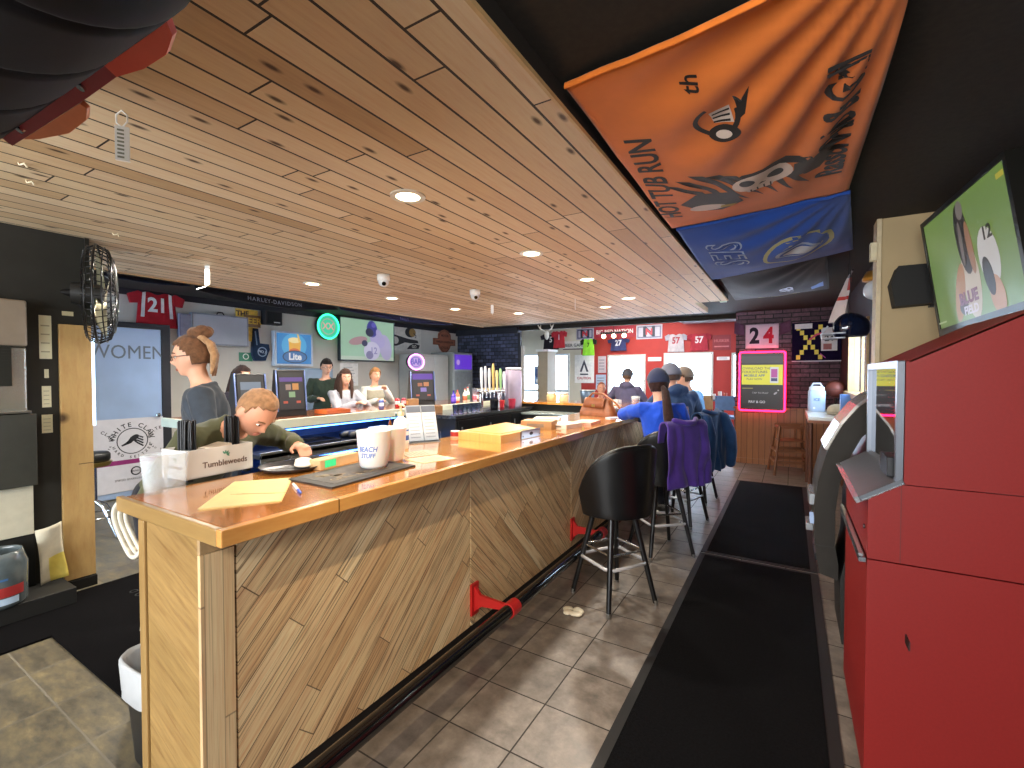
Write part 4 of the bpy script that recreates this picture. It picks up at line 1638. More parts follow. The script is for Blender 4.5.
    if cap:
        CM = fabric(cap, 0.12)
        mb = MB()
        head_grid(mb, HM, CM, 0.016, lambda x, y, z: z > 0.20 - (0.18 if y < -0.1 else 0.0))
        co_ = put(mb.mesh('cap'), 'cap', root)
        k = co_.modifiers.new('thickness', 'SOLIDIFY')
        k.thickness = 0.006
        k.offset = 1.0
        if cap != '2E3550':
            mb = MB()
            rr = []
            for dz in (0.0, 0.006):
                rr.append([HM @ V((0.078 * math.cos(a), (0.075 + 0.085 * math.sin(a)) if True else 0, 0.030 + dz - 0.012 * abs(math.cos(a)))) for a in [PI * q / 16 for q in range(17)]] + [HM @ V((-0.05, 0.075, 0.032 + dz)), HM @ V((0.05, 0.075, 0.032 + dz))])
            mb.rings(rr, CM, True, False)
            put(mb.mesh('peak'), 'peak', co_)
    if glasses:
        mb = MB()
        GM = plain('2A1C18', 0.3)
        for s_ in (1, -1):
            mb.tube([HM @ V((s_ * (0.033 + 0.023 * math.cos(a)), 0.098, 0.0 + 0.017 * math.sin(a))) for a in [2 * PI * q / 16 for q in range(16)]], 0.0022, GM, 6, loop=True)
            mb.tube([HM @ V((s_ * 0.056, 0.098, 0.004)), HM @ V((s_ * 0.080, 0.07, 0.006)), HM @ V((s_ * 0.084, 0.0, 0.004)), HM @ V((s_ * 0.082, -0.02, -0.012))], 0.0022, GM, 6)
        mb.tube([HM @ V((-0.011, 0.101, 0.004)), HM @ V((0.011, 0.101, 0.004))], 0.0022, GM, 6)
        put(mb.mesh('glasses'), 'glasses', root)
    return root


# the man bending over the bar top from inside
person('man in an olive green shirt bending low over the near end of the bar', (-2.72, 1.13, 0.013), -74, 'stand', lean=50, head=(-6, 26),
       hands=((0.10, 0.36, 0.86), (-0.30, 0.50, 1.125)), skin=SKIN2, shirt='4F5038', sleeve='long', hair='8E6A4C', style='balding', vox=0.007, shoe='15130F')
# standing woman, seen in profile
person('standing woman with glasses and a messy bun in a dark grey shirt', (-3.10, 1.50, 0.013), 148, 'stand', lean=6, head=(0, 6),
       shirt='3B424C', sleeve='short', hair='6A4A34', style='bun', glasses=True, female=True, vox=0.008, scale=1.02)
# customers across the far leg
person('seated customer in black with long dark hair behind the standing woman', (-5.55, 2.95, 0), -70, 'sit', 0.74, lean=5, shirt='23202A', hair='2A1C1A', style='long', female=True, hands=((0.1, .4, 1.1), (-.1, .4, 1.1)))
person('dark haired man in a dark green sweater standing behind the far counter', (-6.30, 4.72, 0), -124, 'stand', lean=7, head=(15, 8), shirt='2F3A30', hair='221A16', style='short', scale=1.03, hands=((0.12, .26, 1.12), (-.14, .24, 1.06)), glasses=True)
person('seated woman in a grey hooded top with long brown hair', (-5.52, 4.42, 0), -108, 'sit', 0.72, lean=8, head=(-6, 0), shirt='A9AAB4', hair='3E2A22', style='long', female=True, hood=True, hands=((-0.02, .42, 1.12), (-.16, .40, 1.13)))
person('small blond boy in a pale grey top at the far counter', (-5.55, 5.02, 0), -105, 'sit', 0.86, lean=4, shirt='BFC0BC', hair='9A6E44', style='mop', scale=0.93, hands=((0.12, .36, 1.22), (-.06, .30, 1.38)), vest='9A9484')
# people at the far cross bar
person('man in a dark cap and grey-purple hooded top facing the window', (-2.42, 7.78, 0), 8, 'sit', 0.74, lean=10, shirt='57526A', hood=True, hair='5B4636', cap='4A4C54', head=(-20, 0), hands=((0.2, .35, 1.05), (-.2, .35, 1.05)), vox=0.012)
person('balding person in grey facing the camera beside the man in the dark cap', (-3.05, 8.25, 0), -150, 'sit', 0.50, lean=8, shirt='8A8794', hair='8E5A48', style='balding', skin=SKIN2, vox=0.012, hands=((0.2, .3, 1.0), (-.2, .3, 1.0)))
# people along the bar
person('woman in a bright blue top with dark cap and long ponytail', (-0.93, 4.08, 0), 34, 'sit', 0.70, lean=12, head=(4, 0), shirt='2450C8', hair='33201C', style='pony', cap='2E3550', female=True, hands=((0.17, .32, 0.86), (-.05, .50, 1.20)), elbow=((.6, -.5, -.3), (-1, .1, -.35)), vox=0.010)
person('man in a navy blue jacket with a faded red print', (-0.98, 5.02, 0), 40, 'sit', 0.70, lean=16, head=(18, 0), shirt='2E4468', hair='5B4A42', cap='6C7080', hood=True, hands=((0.2, .45, 1.1), (-.15, .45, 1.1)), back_print='8A6C78', vox=0.012, scale=1.05)
person('farthest man at the bar in a pale blue jacket and brownish cap', (-0.96, 5.95, 0), 72, 'sit', 0.70, lean=14, head=(20, 0), shirt='6F9CC4', hair='5A463A', cap='7A6E64', hands=((0.2, .45, 1.1), (-.15, .45, 1.1)), vox=0.012, scale=1.03)
person('person in a grey coat with fair hair by the dining window', (-2.0, 10.2, 0), 160, 'sit', 0.46, lean=6, shirt='A49AA0', hair='8A6A58', style='short', hands=((0.2, .3, .8), (-.2, .3, .8)), vox=0.014, detail=False)

# coats hanging on stools
def coat(label, loc, rz, col, w, front, back, seed, sleeve=True, z=1.13, rim=0.05):
    t = thing('coat', label, 'coat', loc, rz)
    m = fabric(col, 0.25, 6.0)

    def fn(u, v):
        s_ = -front + (front + back) * v
        x = (u - 0.5) * w * (1 + 0.25 * max(0, s_))
        if abs(s_) < rim * PI / 2:
            a = s_ / rim
            y, zz = -math.sin(a) * rim, z - rim + math.cos(a) * rim
        else:
            y = -math.copysign(rim, s_)
            zz = z - rim - (abs(s_) - rim * PI / 2)
        k = max(0.0, abs(s_) - rim)
        f = 0.045 * k ** 0.6 * (math.sin(x * 23 + seed + 3 * noise.noise(V((x * 5, s_ * 3, seed)))) + .8 * noise.noise(V((x * 14, s_ * 5, seed + 4))))
        y += math.copysign(abs(f) * 0.9 + 0.03 * k, y)
        zz += 0.04 * noise.noise(V((x * 6, seed, 1))) * k * 2
        return V((x + 0.02 * noise.noise(V((x * 4, s_ * 4, seed))), y, zz))
    mb = MB()
    mb.grid(fn, 44, 40, m)
    mb.build('body', t, solid=0.012)
    if sleeve:
        for sx in (-1, 1):
            mb = MB()
            pts = [(sx * w * .40, -rim - .02, z - .06), (sx * w * .46, -rim - .07, z - .22), (sx * w * .50, -rim - .08, z - .40), (sx * w * .50, -rim - .07, z - .52)]
            mb.tube(pts, [.05, .06, .055, .05], m, 12, round_ends=True)
            mb.build('sleeve', t)
    mb = MB()
    mb.tube([(-w * .28, -.02, z + .012), (-w * .1, -rim - .02, z - .01), (w * .1, -rim - .02, z - .01), (w * .28, -.02, z + .012)], .022, m, 8, round_ends=True)
    mb.build('collar', t)
    return t


coat('purple fleece coat draped over the back of a bar stool', (-0.74, 3.90, 0), 60, '4A3288', 0.44, 0.20, 0.54, 1.0, sleeve=False, z=1.145)
coat('dark blue padded jacket draped over the farther stool back', (-0.70, 4.95, 0), 72, '26456E', 0.46, 0.20, 0.60, 4.0, z=1.15)
# ------------------------------------------------------------------ left wall, door corner
WX = -6.999
# seltzer wrap poster over the lower half of the toilet door
po = thing('door_poster', 'white seltzer poster with black round emblems covering the lower half of the door', 'poster', (-6.958, 2.42, 0.56))
mb = MB()
PW = plain('D9D6DA', 0.45, var=0.04)
INK = plain('23242A', 0.6)
M = LW(0, 0, 0)
mb.rect(-0.37, -0.47, 0.36, 0.42, 0.004, PW, M)
mb.build('sheet', po)
mb = MB()
for cx, r in ((0.02, 0.20), (-0.33, 0.14), (0.33, 0.14)):
    def arc(txt, a0, a1, rr, size, cz=0.14):
        n = len(txt)
        for i, ch in enumerate(txt):
            a = rad(a0 + (a1 - a0) * i / (n - 1))
            x, y = cx + rr * math.cos(a), cz + rr * math.sin(a)
            if abs(x) > 0.35 or ch == ' ':
                continue
            rot = a - PI / 2 if a0 > a1 else a + PI / 2
            mb.text(ch, size, INK, M @ Matrix.Translation((x, y, 0.0042)) @ Matrix.Rotation(rot, 4, 'Z'), 0.001, 0.02)
    arc('WHITE CLAW', 165, 15, r, 0.075 if r > .15 else 0.05)
    arc('HARD SELTZER', 200, 340, r, 0.042 if r > .15 else 0.028)
    if cx == 0.02:
        mb.ring(cx, 0.14, r * 0.80, 0.010, 0.001, INK, M, 0.0042)
        for k in range(4):
            mb.stroke([(cx - .11 + .02 * k, .09 + .01 * k), (cx - .02, .12 + .02 * k), (cx + .05, .20 - .03 * k), (cx + .11, .17 - .035 * k)], 0.018, 0.001, INK, M, 0.0042)
        mb.disc(cx + .02, .18, .05, .001, INK, M, 0.0043, .03, 16, 30)
mb.ring(0.05, -0.235, 0.055, 0.014, 0.001, INK, M, 0.0042)
mb.text('MANGO', 0.03, INK, M @ Matrix.Translation((0.05, -0.235, 0.0042)), 0.001, 0.01)
mb.text('SPIKED SPARKLING WATER', 0.035, INK, M @ Matrix.Translation((0.05, -0.33, 0.0042)), 0.001, 0.0)
mb.build('emblem_print', po)
mb = MB()
mb.rect(-0.37, -0.14, 0.36, -0.085, 0.001, plain('8E2A6A', 0.5), M, 0.0041)
st_ = mb.build('stripe', po)
st_['label'] = 'magenta stripe'

# red jersey 21 hung above the door
def jersey(label, M, w, h, body, sleeve, num, numcol, trim=None, numsize=0.2, group=None, name='jersey', cuff=None):
    t = thing(name, label, 'jersey', tuple(M.translation), 0, group)
    R = M.copy()
    R.translation = (0, 0, 0)
    m, ms = fabric(body), fabric(sleeve)

    def z(x, y):
        return 0.022 + 0.012 * noise.noise(V((x * 9, y * 5, 3.1))) + 0.010 * math.cos(x / w * 3)
    N, K = 22, 22

    def fn(u, v):
        hw = w / 2 * (0.84 + 0.16 * (1 - v) ** 1.2)
        x, y = (u - .5) * 2 * hw, -h / 2 + h * v
        if v > 0.9:
            y -= 0.10 * h * math.exp(-(x / (w * 0.14)) ** 2) * (v - 0.9) / 0.1
            y -= 0.10 * h * abs(x / hw) ** 2 * (v - .9) / .1
        return V((x, y, z(x, y)))
    mb = MB()
    mb.grid(fn, N, K, m, R, matfn=(lambda u, v: fabric(trim) if (trim and (abs(u - .14) < .05 or abs(u - .86) < .05) and v > 0.25) else m))
    b = mb.build('body', t, solid=0.008)
    for s_ in (-1, 1):
        mb = MB()
        P = [(s_ * w * .36, h * .42), (s_ * w * .44, h * .47), (s_ * w * .68, h * .36), (s_ * w * .62, h * .12), (s_ * w * .42, h * .14)]
        mb.prism(P, 0.03, ms, R, 0.008)
        sl = mb.build('sleeve', t, bevel=0.008)
        if cuff:
            mb = MB()
            mb.prism([(s_ * w * .672, h * .365), (s_ * w * .69, h * .35), (s_ * w * .63, h * .11), (s_ * w * .612, h * .118)], 0.034, fabric(cuff), R, 0.006)
            mb.build('cuff', sl)
    mb = MB()
    mb.text(num, numsize, fabric(numcol), R @ Matrix.Translation((0, h * 0.10, 0)), 0.004, 0.03, sx=0.85, mp=lambda v: V((v.x, v.y, z(v.x, v.y + h * .1) + 0.008 + v.z)))
    nb = mb.build('numeral', t)
    return t


jersey('red football jersey numbered 21 hanging above the toilet door', LW(WX, 2.73, 2.35), 0.46, 0.46, 'A81A26', 'A81A26', '21', 'F0EEEA', 'E8E6E6', 0.25)
# black banners swagged along the wall top
def swag(label, y0, y1, drop0, text, tcol, col, seed, ts=0.10):
    t = thing('wall_banner', label, 'banner', (-6.08, (y0 + y1) / 2, 2.578))
    L = y1 - y0

    def surf(u, v):
        d = drop0 * (0.45 + 0.55 * math.sin(PI * u)) * v
        return V((0.05 * math.sin(v * 1.5) + 0.012 * math.sin(u * 31 + seed) * v, (u - .5) * L, -d))
    mb = MB()
    mb.grid(surf, 40, 8, fabric(col))
    mb.build('cloth', t, solid=0.004)
    if text:
        def mp(v):
            u = .5 + v.x / L
            q = min(1.0, max(0.0, 0.55 - v.y / (drop0 * 0.9)))
            p = surf(u, q)
            return p + V((0.008 + v.z, 0, 0))
        mb = MB()
        mb.text(text, ts, fabric(tcol), None, 0.002, 0.01, spacing=1.25, shear=0.15, mp=mp)
        mb.build('lettering', t)
    return t


swag('black cloth banner with silver lettering drooping along the top of the left wall', 2.75, 4.75, 0.135, 'HARLEY-DAVIDSON', 'A0A2B0', '15151C', 1.0, 0.072)
swag('plain navy banner hanging above the red jersey', 1.75, 2.7, 0.06, '', '', '1C2036', 2.0)
swag('violet-blue banner along the wall top above the football screen', 4.8, 7.6, 0.10, 'RALLY', '7C7CB8', '2A2750', 3.0, 0.06)

# shallow grey boxed recess and a blank screen
mb = MB()
mb.box((-7.0, 2.96, 1.76), (-6.93, 3.16, 2.33), plain('7E7C90', 0.6))
mb.box((-6.93, 2.98, 1.78), (-6.925, 3.14, 2.31), plain('8E8C9E', 0.5))
tag(mb.build('wall_panel', bevel=0.004), 'narrow grey panel on the wall left of the blank screen', 'panel')


def tv(name, label, M, w, h, screen, bez=0.022, depth=0.06, bezm=None, chin=0.0):
    t = thing(name, label, 'screen', tuple(M.translation))
    R = M.copy()
    R.translation = (0, 0, 0)
    bm_ = bezm or BLKPLASTIC
    mb = MB()
    mb.rect(-w / 2, -h / 2 - chin, w / 2, h / 2, depth, bm_, R, -depth)
    mb.build('casing', t, bevel=0.006)
    mb = MB()
    mb.rect(-w / 2, -h / 2 - chin, -w / 2 + bez, h / 2, 0.006, bm_, R, 0)
    mb.rect(w / 2 - bez, -h / 2 - chin, w / 2, h / 2, 0.006, bm_, R, 0)
    mb.rect(-w / 2 + bez, h / 2 - bez, w / 2 - bez, h / 2, 0.006, bm_, R, 0)
    mb.rect(-w / 2 + bez, -h / 2 - chin, w / 2 - bez, -h / 2 + bez, 0.006, bm_, R, 0)
    mb.build('bezel', t, bevel=0.002)
    mb = MB()
    mb.rect(-w / 2 + bez, -h / 2 + bez, w / 2 - bez, h / 2 - bez, 0.001, screen, R, 0.0)
    s_ = mb.build('display', t)
    return t, s_, R


t_, s_, R_ = tv('wall_screen', 'blank pale grey wall screen above the standing woman', LW(-6.92, 3.48, 2.145), 0.76, 0.43, plain('B4BCC8', 0.15, var=0.06, scale=2), 0.02, bezm=plain('8A909A', 0.35))  # switched-off screen: reflected light is put into its pale base colour
mb = MB()
mb.tube([R_ @ V((-0.05, 0.215, -.02)), R_ @ V((-0.03, 0.25, -.02)), R_ @ V((0.03, 0.25, -.02)), R_ @ V((0.05, 0.215, -.02))], 0.008, DARKMETAL, 8)
mb.build('hanger', t_)
# football on the big screen
SKY = glow('9CCBA6', 0.9)
t_, s_, R_ = tv('wall_screen', 'large lit screen showing a football player bending over on green turf', LW(-6.92, 6.15, 2.165), 1.33, 0.80, glow('A6CDAE', 0.95), 0.02, bezm=plain('2A3038', 0.4))


def pic(parent, R, items, z0=0.0012, name='picture'):
    """flat shapes shown by a screen: (kind, colour, strength, args)"""
    mb = MB()
    for i, (k, c, st, a) in enumerate(items):
        m = glow(c, st)
        z = z0 + 0.0003 * i
        if k == 'd':
            mb.disc(a[0], a[1], a[2], 0.0003, m, R, z, a[3] if len(a) > 3 else None, 20, a[4] if len(a) > 4 else 0)
        elif k == 'r':
            mb.rect(a[0], a[1], a[2], a[3], 0.0003, m, R, z)
        elif k == 'p':
            mb.prism(a, 0.0003, m, R, z)
        elif k == 't':
            mb.text(a[0], a[1], m, R @ Matrix.Translation((a[2], a[3], z)), 0.0003, a[4] if len(a) > 4 else 0.01)
    return mb.build(name, parent)


pic(s_, R_, [('r', 'C9D8C4', 0.9, (-.64, -.38, .64, -.31)),
             ('d', 'C0B6DC', 0.9, (.42, -.12, .16, .26, 15)), ('d', 'B9AEE0', 0.9, (.22, .02, .2, .15, -25)),
             ('d', 'D5CFEA', 0.95, (.08, -.2, .2, .18, 0)), ('d', 'C79AA0', 0.8, (-.25, -.02, .22, .075, 12)),
             ('d', '34305C', 0.8, (-.1, -.06, .07, .06)), ('d', '3A349C', 0.9, (.08, .22, .13, .16, 10)),
             ('d', '26244A', 0.7, (.02, .15, .1, .08, -15)), ('d', '6C66C8', 0.9, (.12, .30, .06, .05)),
             ('d', '8C86B0', 0.9, (.02, -.28, .09, .08)), ('t', '9A90C4', 0.9, ('12', .18, .12, -.2, 0.02)),
             ('d', 'B8AEDC', 0.9, (.26, .12, .07, .12, 30))])
# gold emblem boards and little speaker, foam finger
mb = MB()
M = LW(-6.999, 3.88, 2.29)
YEL = plain('E2B83C', 0.5, var=0.2, scale=20)
mb.rect(-.16, -.20, .16, .20, 0.02, YEL, M)
mb.rect(-.05, -.06, .2, .12, 0.004, plain('7A5A28', 0.5), M, 0.0201)
mb.prism([(-.1, -.2), (.12, -.2), (.15, -.28), (-.04, -.27)], 0.018, YEL, M)
mb.text('THE', 0.10, plain('3A2C14', 0.5), M @ Matrix.Translation((-.07, .13, .0202)), 0.003, 0.03)
mb.text('BEER', 0.13, YEL, M @ Matrix.Translation((.07, .03, .0243)), 0.003, 0.03)
tag(mb.build('beer_sign', bevel=0.002), 'yellow and brown tin beer sign hanging on the wall', 'sign')
mb = MB()
mb.box((-7.0, 4.10, 2.285), (-6.86, 4.36, 2.50), plain('1E1E20', 0.6))
mb.box((-6.86, 4.12, 2.305), (-6.853, 4.34, 2.48), plain('101012', 0.9))
mb.box((-6.853, 4.22, 2.315), (-6.851, 4.32, 2.33), plain('C8C8C8', 0.4))
tag(mb.build('wall_speaker', bevel=0.006), 'small black loudspeaker on the wall beside the yellow sign', 'speaker')
mb = MB()
M = LW(-6.999, 4.06, 1.93) @ Matrix.Rotation(rad(-12), 4, 'Z')
NAVY = fabric('1E3350')
mb.prism([(-.16, .26), (-.09, .27), (-.02, .06), (.12, .08), (.15, .0), (.12, -.18), (-.04, -.22), (-.10, -.14)], 0.05, NAVY, M)
mb.ring(.04, -.06, .075, .016, .004, plain('8FA4BC', 0.6), M, 0.0501)
mb.stroke([(-.13, .22), (-.06, .02)], 0.02, 0.004, plain('6F88A4', 0.6), M, 0.0501)
mb.text('NO.1', 0.055, plain('B9C8D8', 0.6), M @ Matrix.Translation((.04, -.06, .0502)), 0.003, 0.02)
tag(mb.build('foam_finger', bevel=0.01), 'navy foam finger hung on the wall left of the blue beer sign', 'foam finger')
mb = MB()
M = LW(-6.999, 3.86, 1.785)
mb.rect(-.10, -.07, .10, .06, 0.006, plain('3F8A6C', 0.5), M)
mb.ring(0, 0, .045, .012, .001, plain('E6EEE6', 0.5), M, 0.0061)
tag(mb.build('green_card', None), 'small green card with a white ring below the blank screen', 'card')
# blue lit beer sign
t_, s_, R_ = tv('beer_light_sign', 'blue lit beer sign with a foaming mug and an oval name', LW(-6.90, 4.59, 1.93), 0.67, 0.55, glow('2C86CC', 1.0), 0.03, 0.09, plain('C9D2DE', 0.35))
pic(s_, R_, [('d', '58B4E8', 1.0, (0, .05, .22, .2)), ('p', 'F2B43C', 1.1, [(-.09, -.05), (.10, -.05), (.12, .13), (-.10, .13)]),
             ('d', 'FFE9A8', 1.1, (0.0, .14, .11, .045)), ('p', 'F8C860', 1.1, [(.07, .12), (.11, .12), (.07, .25), (.045, .25)]),
             ('d', 'E8723C', 1.0, (0.0, -.05, .10, .06)), ('d', '16304C', 0.8, (0.01, -.13, .22, .105)), ('d', '3F78B4', 0.9, (0.01, -.13, .20, .09)),
             ('t', 'F4F0EC', 1.1, ('Lite', .15, .01, -.13, 0.03))])
# neon clock in green, pink oval neon
def neon(name, label, M, r, ry, col, core, txt, tcol):
    t = thing(name, label, 'neon sign', tuple(M.translation))
    R = M.copy()
    R.translation = (0, 0, 0)
    mb = MB()
    mb.disc(0, 0, r, 0.05, plain('22262A', 0.5), R, -0.05, ry, 36)
    mb.build('case', t)
    mb = MB()
    mb.disc(0, 0, r * 0.97, 0.002, glow(core, 1.1), R, 0, ry * 0.97, 36)
    mb.build('face', t)
    mb = MB()
    mb.tube([R @ V((r * .93 * math.cos(a), ry * .93 * math.sin(a), 0.016)) for a in [2 * PI * k / 40 for k in range(40)]], 0.014, glow(col, 3.2), 8, loop=True)
    mb.build('tube_ring', t)
    mb = MB()
    mb.text(txt, r * 0.7, glow(tcol, 1.2), R @ Matrix.Translation((0, 0, 0.004)), 0.004, 0.02)
    mb.ring(0, 0, r * .62, r * .05, 0.003, glow(tcol, 1.0), R, 0.0025, ry * .62)
    mb.build('lettering', t)
    return t


neon('neon_clock', 'round green neon sign on the wall beside the football screen', LW(-6.92, 5.245, 2.35), 0.225, 0.225, '2CF09A', '40DCA8', 'XX', 'E8A8A0')
neon('neon_oval', 'pink oval neon sign below the framed helmet poster', LW(-6.36, 6.84, 1.76), 0.23, 0.16, 'FF8CF0', 'D8B4F4', 'BAR', '5A4AC0')
# helmet posters
pp = thing('helmet_poster', 'pale poster with a black and gold football helmet and black shapes', 'poster', (WX, 7.25, 2.27))
mb = MB()
M = LW(0, 0, 0)
mb.rect(-.45, -.26, .44, .26, 0.004, plain('D5D2C8', 0.6), M)
mb.build('sheet', pp)
mb = MB()
GOLD, BLK = plain('9C7A3A', 0.5), plain('1D1B1E', 0.5)
mb.disc(.10, .14, .15, .002, BLK, M, .0042, .105)
mb.disc(.17, .14, .10, .002, GOLD, M, .0064, .09)
mb.stroke([(.20, .13), (.28, .08), (.25, .03)], .02, .002, BLK, M, .0085)
mb.prism([(-.44, .06), (-.38, .07), (.05, .0), (.33, -.02), (.36, -.08), (.1, -.09), (-.05, -.08), (-.28, -.16), (-.44, -.18)], .002, BLK, M, .0042)
mb.disc(-.33, -.05, .09, .002, plain('C9C4BA', 0.6), M, .0064, .075)
mb.prism([(.08, -.14), (.22, -.09), (.40, -.12), (.36, -.2), (.0, -.22)], .002, BLK, M, .0042)
mb.text('GO', .09, plain('D8D2C2', .6), M @ Matrix.Translation((.22, -.16, .0063)), .002, .02)
mb.build('print', pp)
# shield shaped motorcycle sign
sh = thing('shield_sign', 'rust-brown shield and bar shaped metal sign near the stone corner', 'sign', (WX, 8.49, 2.285))
mb = MB()
BR = plain('A4664C', 0.45, var=0.15)
P = [(0, .28), (.12, .25), (.22, .17), (.23, .06), (.40, .06), (.40, -.09), (.22, -.09), (.18, -.17), (.10, -.24), (0, -.29), (-.10, -.24), (-.18, -.17), (-.22, -.09), (-.40, -.09), (-.40, .06), (-.23, .06), (-.22, .17), (-.12, .25)]
mb.prism(P, .02, BR, M)
mb.build('plate', sh, bevel=0.003)
mb = MB()
DB = plain('5E3428', 0.5)
mb.stroke([(p[0] * .9, p[1] * .9) for p in P] + [(0, .252)], .014, .004, DB, M, .0201)
mb.text('HARLEY-DAVIDSON', .068, DB, M @ Matrix.Translation((0, -.015, .0201)), .004, .02)
mb.text('MOTOR', .075, DB, M @ Matrix.Translation((0, .13, .0201)), .004, .02)
mb.text('CYCLES', .075, DB, M @ Matrix.Translation((0, -.15, .0201)), .004, .02)
mb.build('raised_lettering', sh)
# pale vending machines at the far end of the left wall
vm = thing('drink_cooler', 'tall pale drink cooler with a violet lit header by the stone corner', 'cooler', (-6.62, 8.35, 0))
mb = MB()
CG = plain('9FA8A6', 0.4, var=0.04)
mb.box((-.34, -.38, 0), (.30, .34, 2.0), CG)
mb.build('cabinet', vm, bevel=0.01)
mb = MB()
mb.box((.301, -.33, 1.62), (.312, .29, 1.95), glow('6A38D8', 1.1))
mb.disc(0, 0, .06, .004, glow('C8A8F0', 1.0), LW(.313, -.22, 1.78), 0)
hd_ = mb.build('lit_header', vm)
hd_['label'] = 'violet lit header'
mb = MB()
mb.box((.301, -.33, .35), (.312, .29, 1.58), plain('A9B4B8', 0.2, metal=0.3))
dr = mb.build('door', vm)
mb = MB()
mb.box((.313, .22, .8), (.34, .25, 1.3), STEEL)
mb.build('handle', dr)
sc_ = thing('steel_cabinet', 'plain grey steel cabinet between the pink oval neon and the drink cooler', 'cabinet', (-6.68, 7.45, 0))
mb = MB()
mb.box((-.3, -.45, 0), (.27, .45, 1.93), plain('ABA9A2', 0.5, var=0.04))
mb.build('body', sc_, bevel=0.008)
for k in (-1, 1):
    mb = MB()
    mb.box((.271, min(0.005 * k, .44 * k), .05), (.285, max(.005 * k, .44 * k), 1.88), plain('B4B2AA', 0.5, var=0.04))
    d_ = mb.build('door', sc_, bevel=0.002)
    mb = MB()
    mb.box((.286, .03 * k - .008, .9), (.305, .03 * k + .008, 1.05), STEEL)
    mb.build('handle', d_)
# notice sheet behind the boy
mb = MB()
mb.box((-6.9995, 5.55, 1.30), (-6.99, 5.95, 1.72), plain('F2F2F0', 0.5))
for k in range(6):
    mb.box((-6.99, 5.6, 1.36 + .055 * k), (-6.9895, 5.88 - .03 * (k % 3), 1.375 + .055 * k), plain('C4C8CC', 0.6))
tag(mb.build('notice_sheet'), 'white notice sheet on the wall behind the seated boy', 'notice')
mb = MB()
mb.box((-6.999, 4.35, 0.9), (-6.94, 5.35, 1.62), plain('8398AE', 0.35, var=0.08, scale=3))
mb.box((-6.94, 4.38, 0.93), (-6.935, 5.32, 1.59), plain('8EA3B9', 0.3, var=0.1, scale=3))
tag(mb.build('notice_board', bevel=0.004), 'blue-grey board on the wall under the lit beer sign', 'board')

# ------------------------------------------------------------------ far counter things
CT = 1.0702


def game(label, loc, rz, scr, w=0.30, h=0.44, icons=None, back=None):
    t = thing('game_terminal', label, 'game machine', loc, rz)
    # faces local -y
    mb = MB()
    mb.prism([(-.14, 0), (.10, 0), (.12, .06), (.07, .10), (-.02, h), (-.08, h), (-.13, .08)], w, BLKPLASTIC, frame((-w / 2, 0, 0), (0, 1, 0), (0, 0, 1)))
    mb.build('casing', t, bevel=0.008)
    R = frame((0, -.112, .06), (1, 0, 0), (0, .16, 1))
    R = frame((0, -0.1365, 0.075), (1, 0, 0), (0, 0.135, 1))
    mb = MB()
    mb.rect(-w * .43, .0, w * .43, h * .80, .006, scr, R, 0.001)
    s_ = mb.build('screen', t)
    if icons:
        pic(s_, R, icons, .0075)
    mb = MB()
    for sx in (-1, 1):
        mb.rect(sx * w * .5 - .006, -.02, sx * w * .5 + .006, h * .84, .012, plain('8CA0D8', 0.2, metal=0.6), R, 0)
    mb.build('side_trim', t)
    return t


IC = [('r', '241C2C', 0.5, (-.12, .0, .12, .34)), ('r', 'C09A88', 0.9, (-.06, .21, -.005, .27)), ('r', 'F0A048', 1.0, (.01, .21, .075, .28)), ('r', 'A8D098', 0.9, (-.03, .13, .035, .19)), ('r', 'E05A3C', 1.0, (-.09, .065, -.045, .09)), ('r', 'E8604A', 1.0, (.045, .065, .09, .09)), ('r', '7A4AC0', 0.7, (-.12, .30, .12, .345))]
# casing faces the serving floor (+x): rz = 90 turns local -y to +x
game('black game terminal with an orange icon menu below the blue beer sign', (-4.72, 3.05, CT), 78, glow('1A1620', 0.5), 0.30, 0.50, IC)
game('black terminal with a landscape screen half behind the standing woman', (-4.86, 2.68, CT), 84, glow('2A2A30', 0.4), 0.30, 0.46,
     [('r', '5A6068', 0.7, (-.10, .12, .10, .30)), ('r', '8EA0B4', 0.9, (-.10, .22, .10, .30)), ('r', '4A4440', 0.6, (-.10, .12, .10, .16))])
game('black game terminal with a violet header at the far end of the counter', (-4.72, 5.17, CT), 62, glow('1C1428', 0.6), 0.36, 0.50,
     [('r', '6A2CC8', 0.9, (-.155, .30, .155, .385)), ('r', 'D07A50', 0.9, (-.08, .20, -.01, .25)), ('r', 'E89050', 1.0, (.01, .20, .09, .26)), ('r', 'A890E8', 1.0, (-.04, .12, .05, .18)), ('r', 'E86A48', 1.0, (-.11, .055, -.06, .08)), ('r', 'E86A48', 1.0, (.06, .055, .11, .08))])


def can(x, y, z, col, label, r=0.033, h=0.122, name='drink_can', band=None, cat='can'):
    mb = MB()
    m = plain(col, 0.25, metal=0.3, var=0.08)
    mb.lathe([(0.003, 0.003), (r * .75, 0.0), (r, 0.012), (r, h - .014), (r * .8, h), (r * .72, h), (r * .7, h - .004), (0.003, h - .004)], m, 18)
    if band:
        mb.lathe([(r + .0003, h * .35), (r + .0005, h * .36), (r + .0005, h * .7), (r + .0003, h * .71)], plain(band, 0.35), 18, caps=False)
    return tag(mb.build(name, None, (x, y, z)), label, cat)


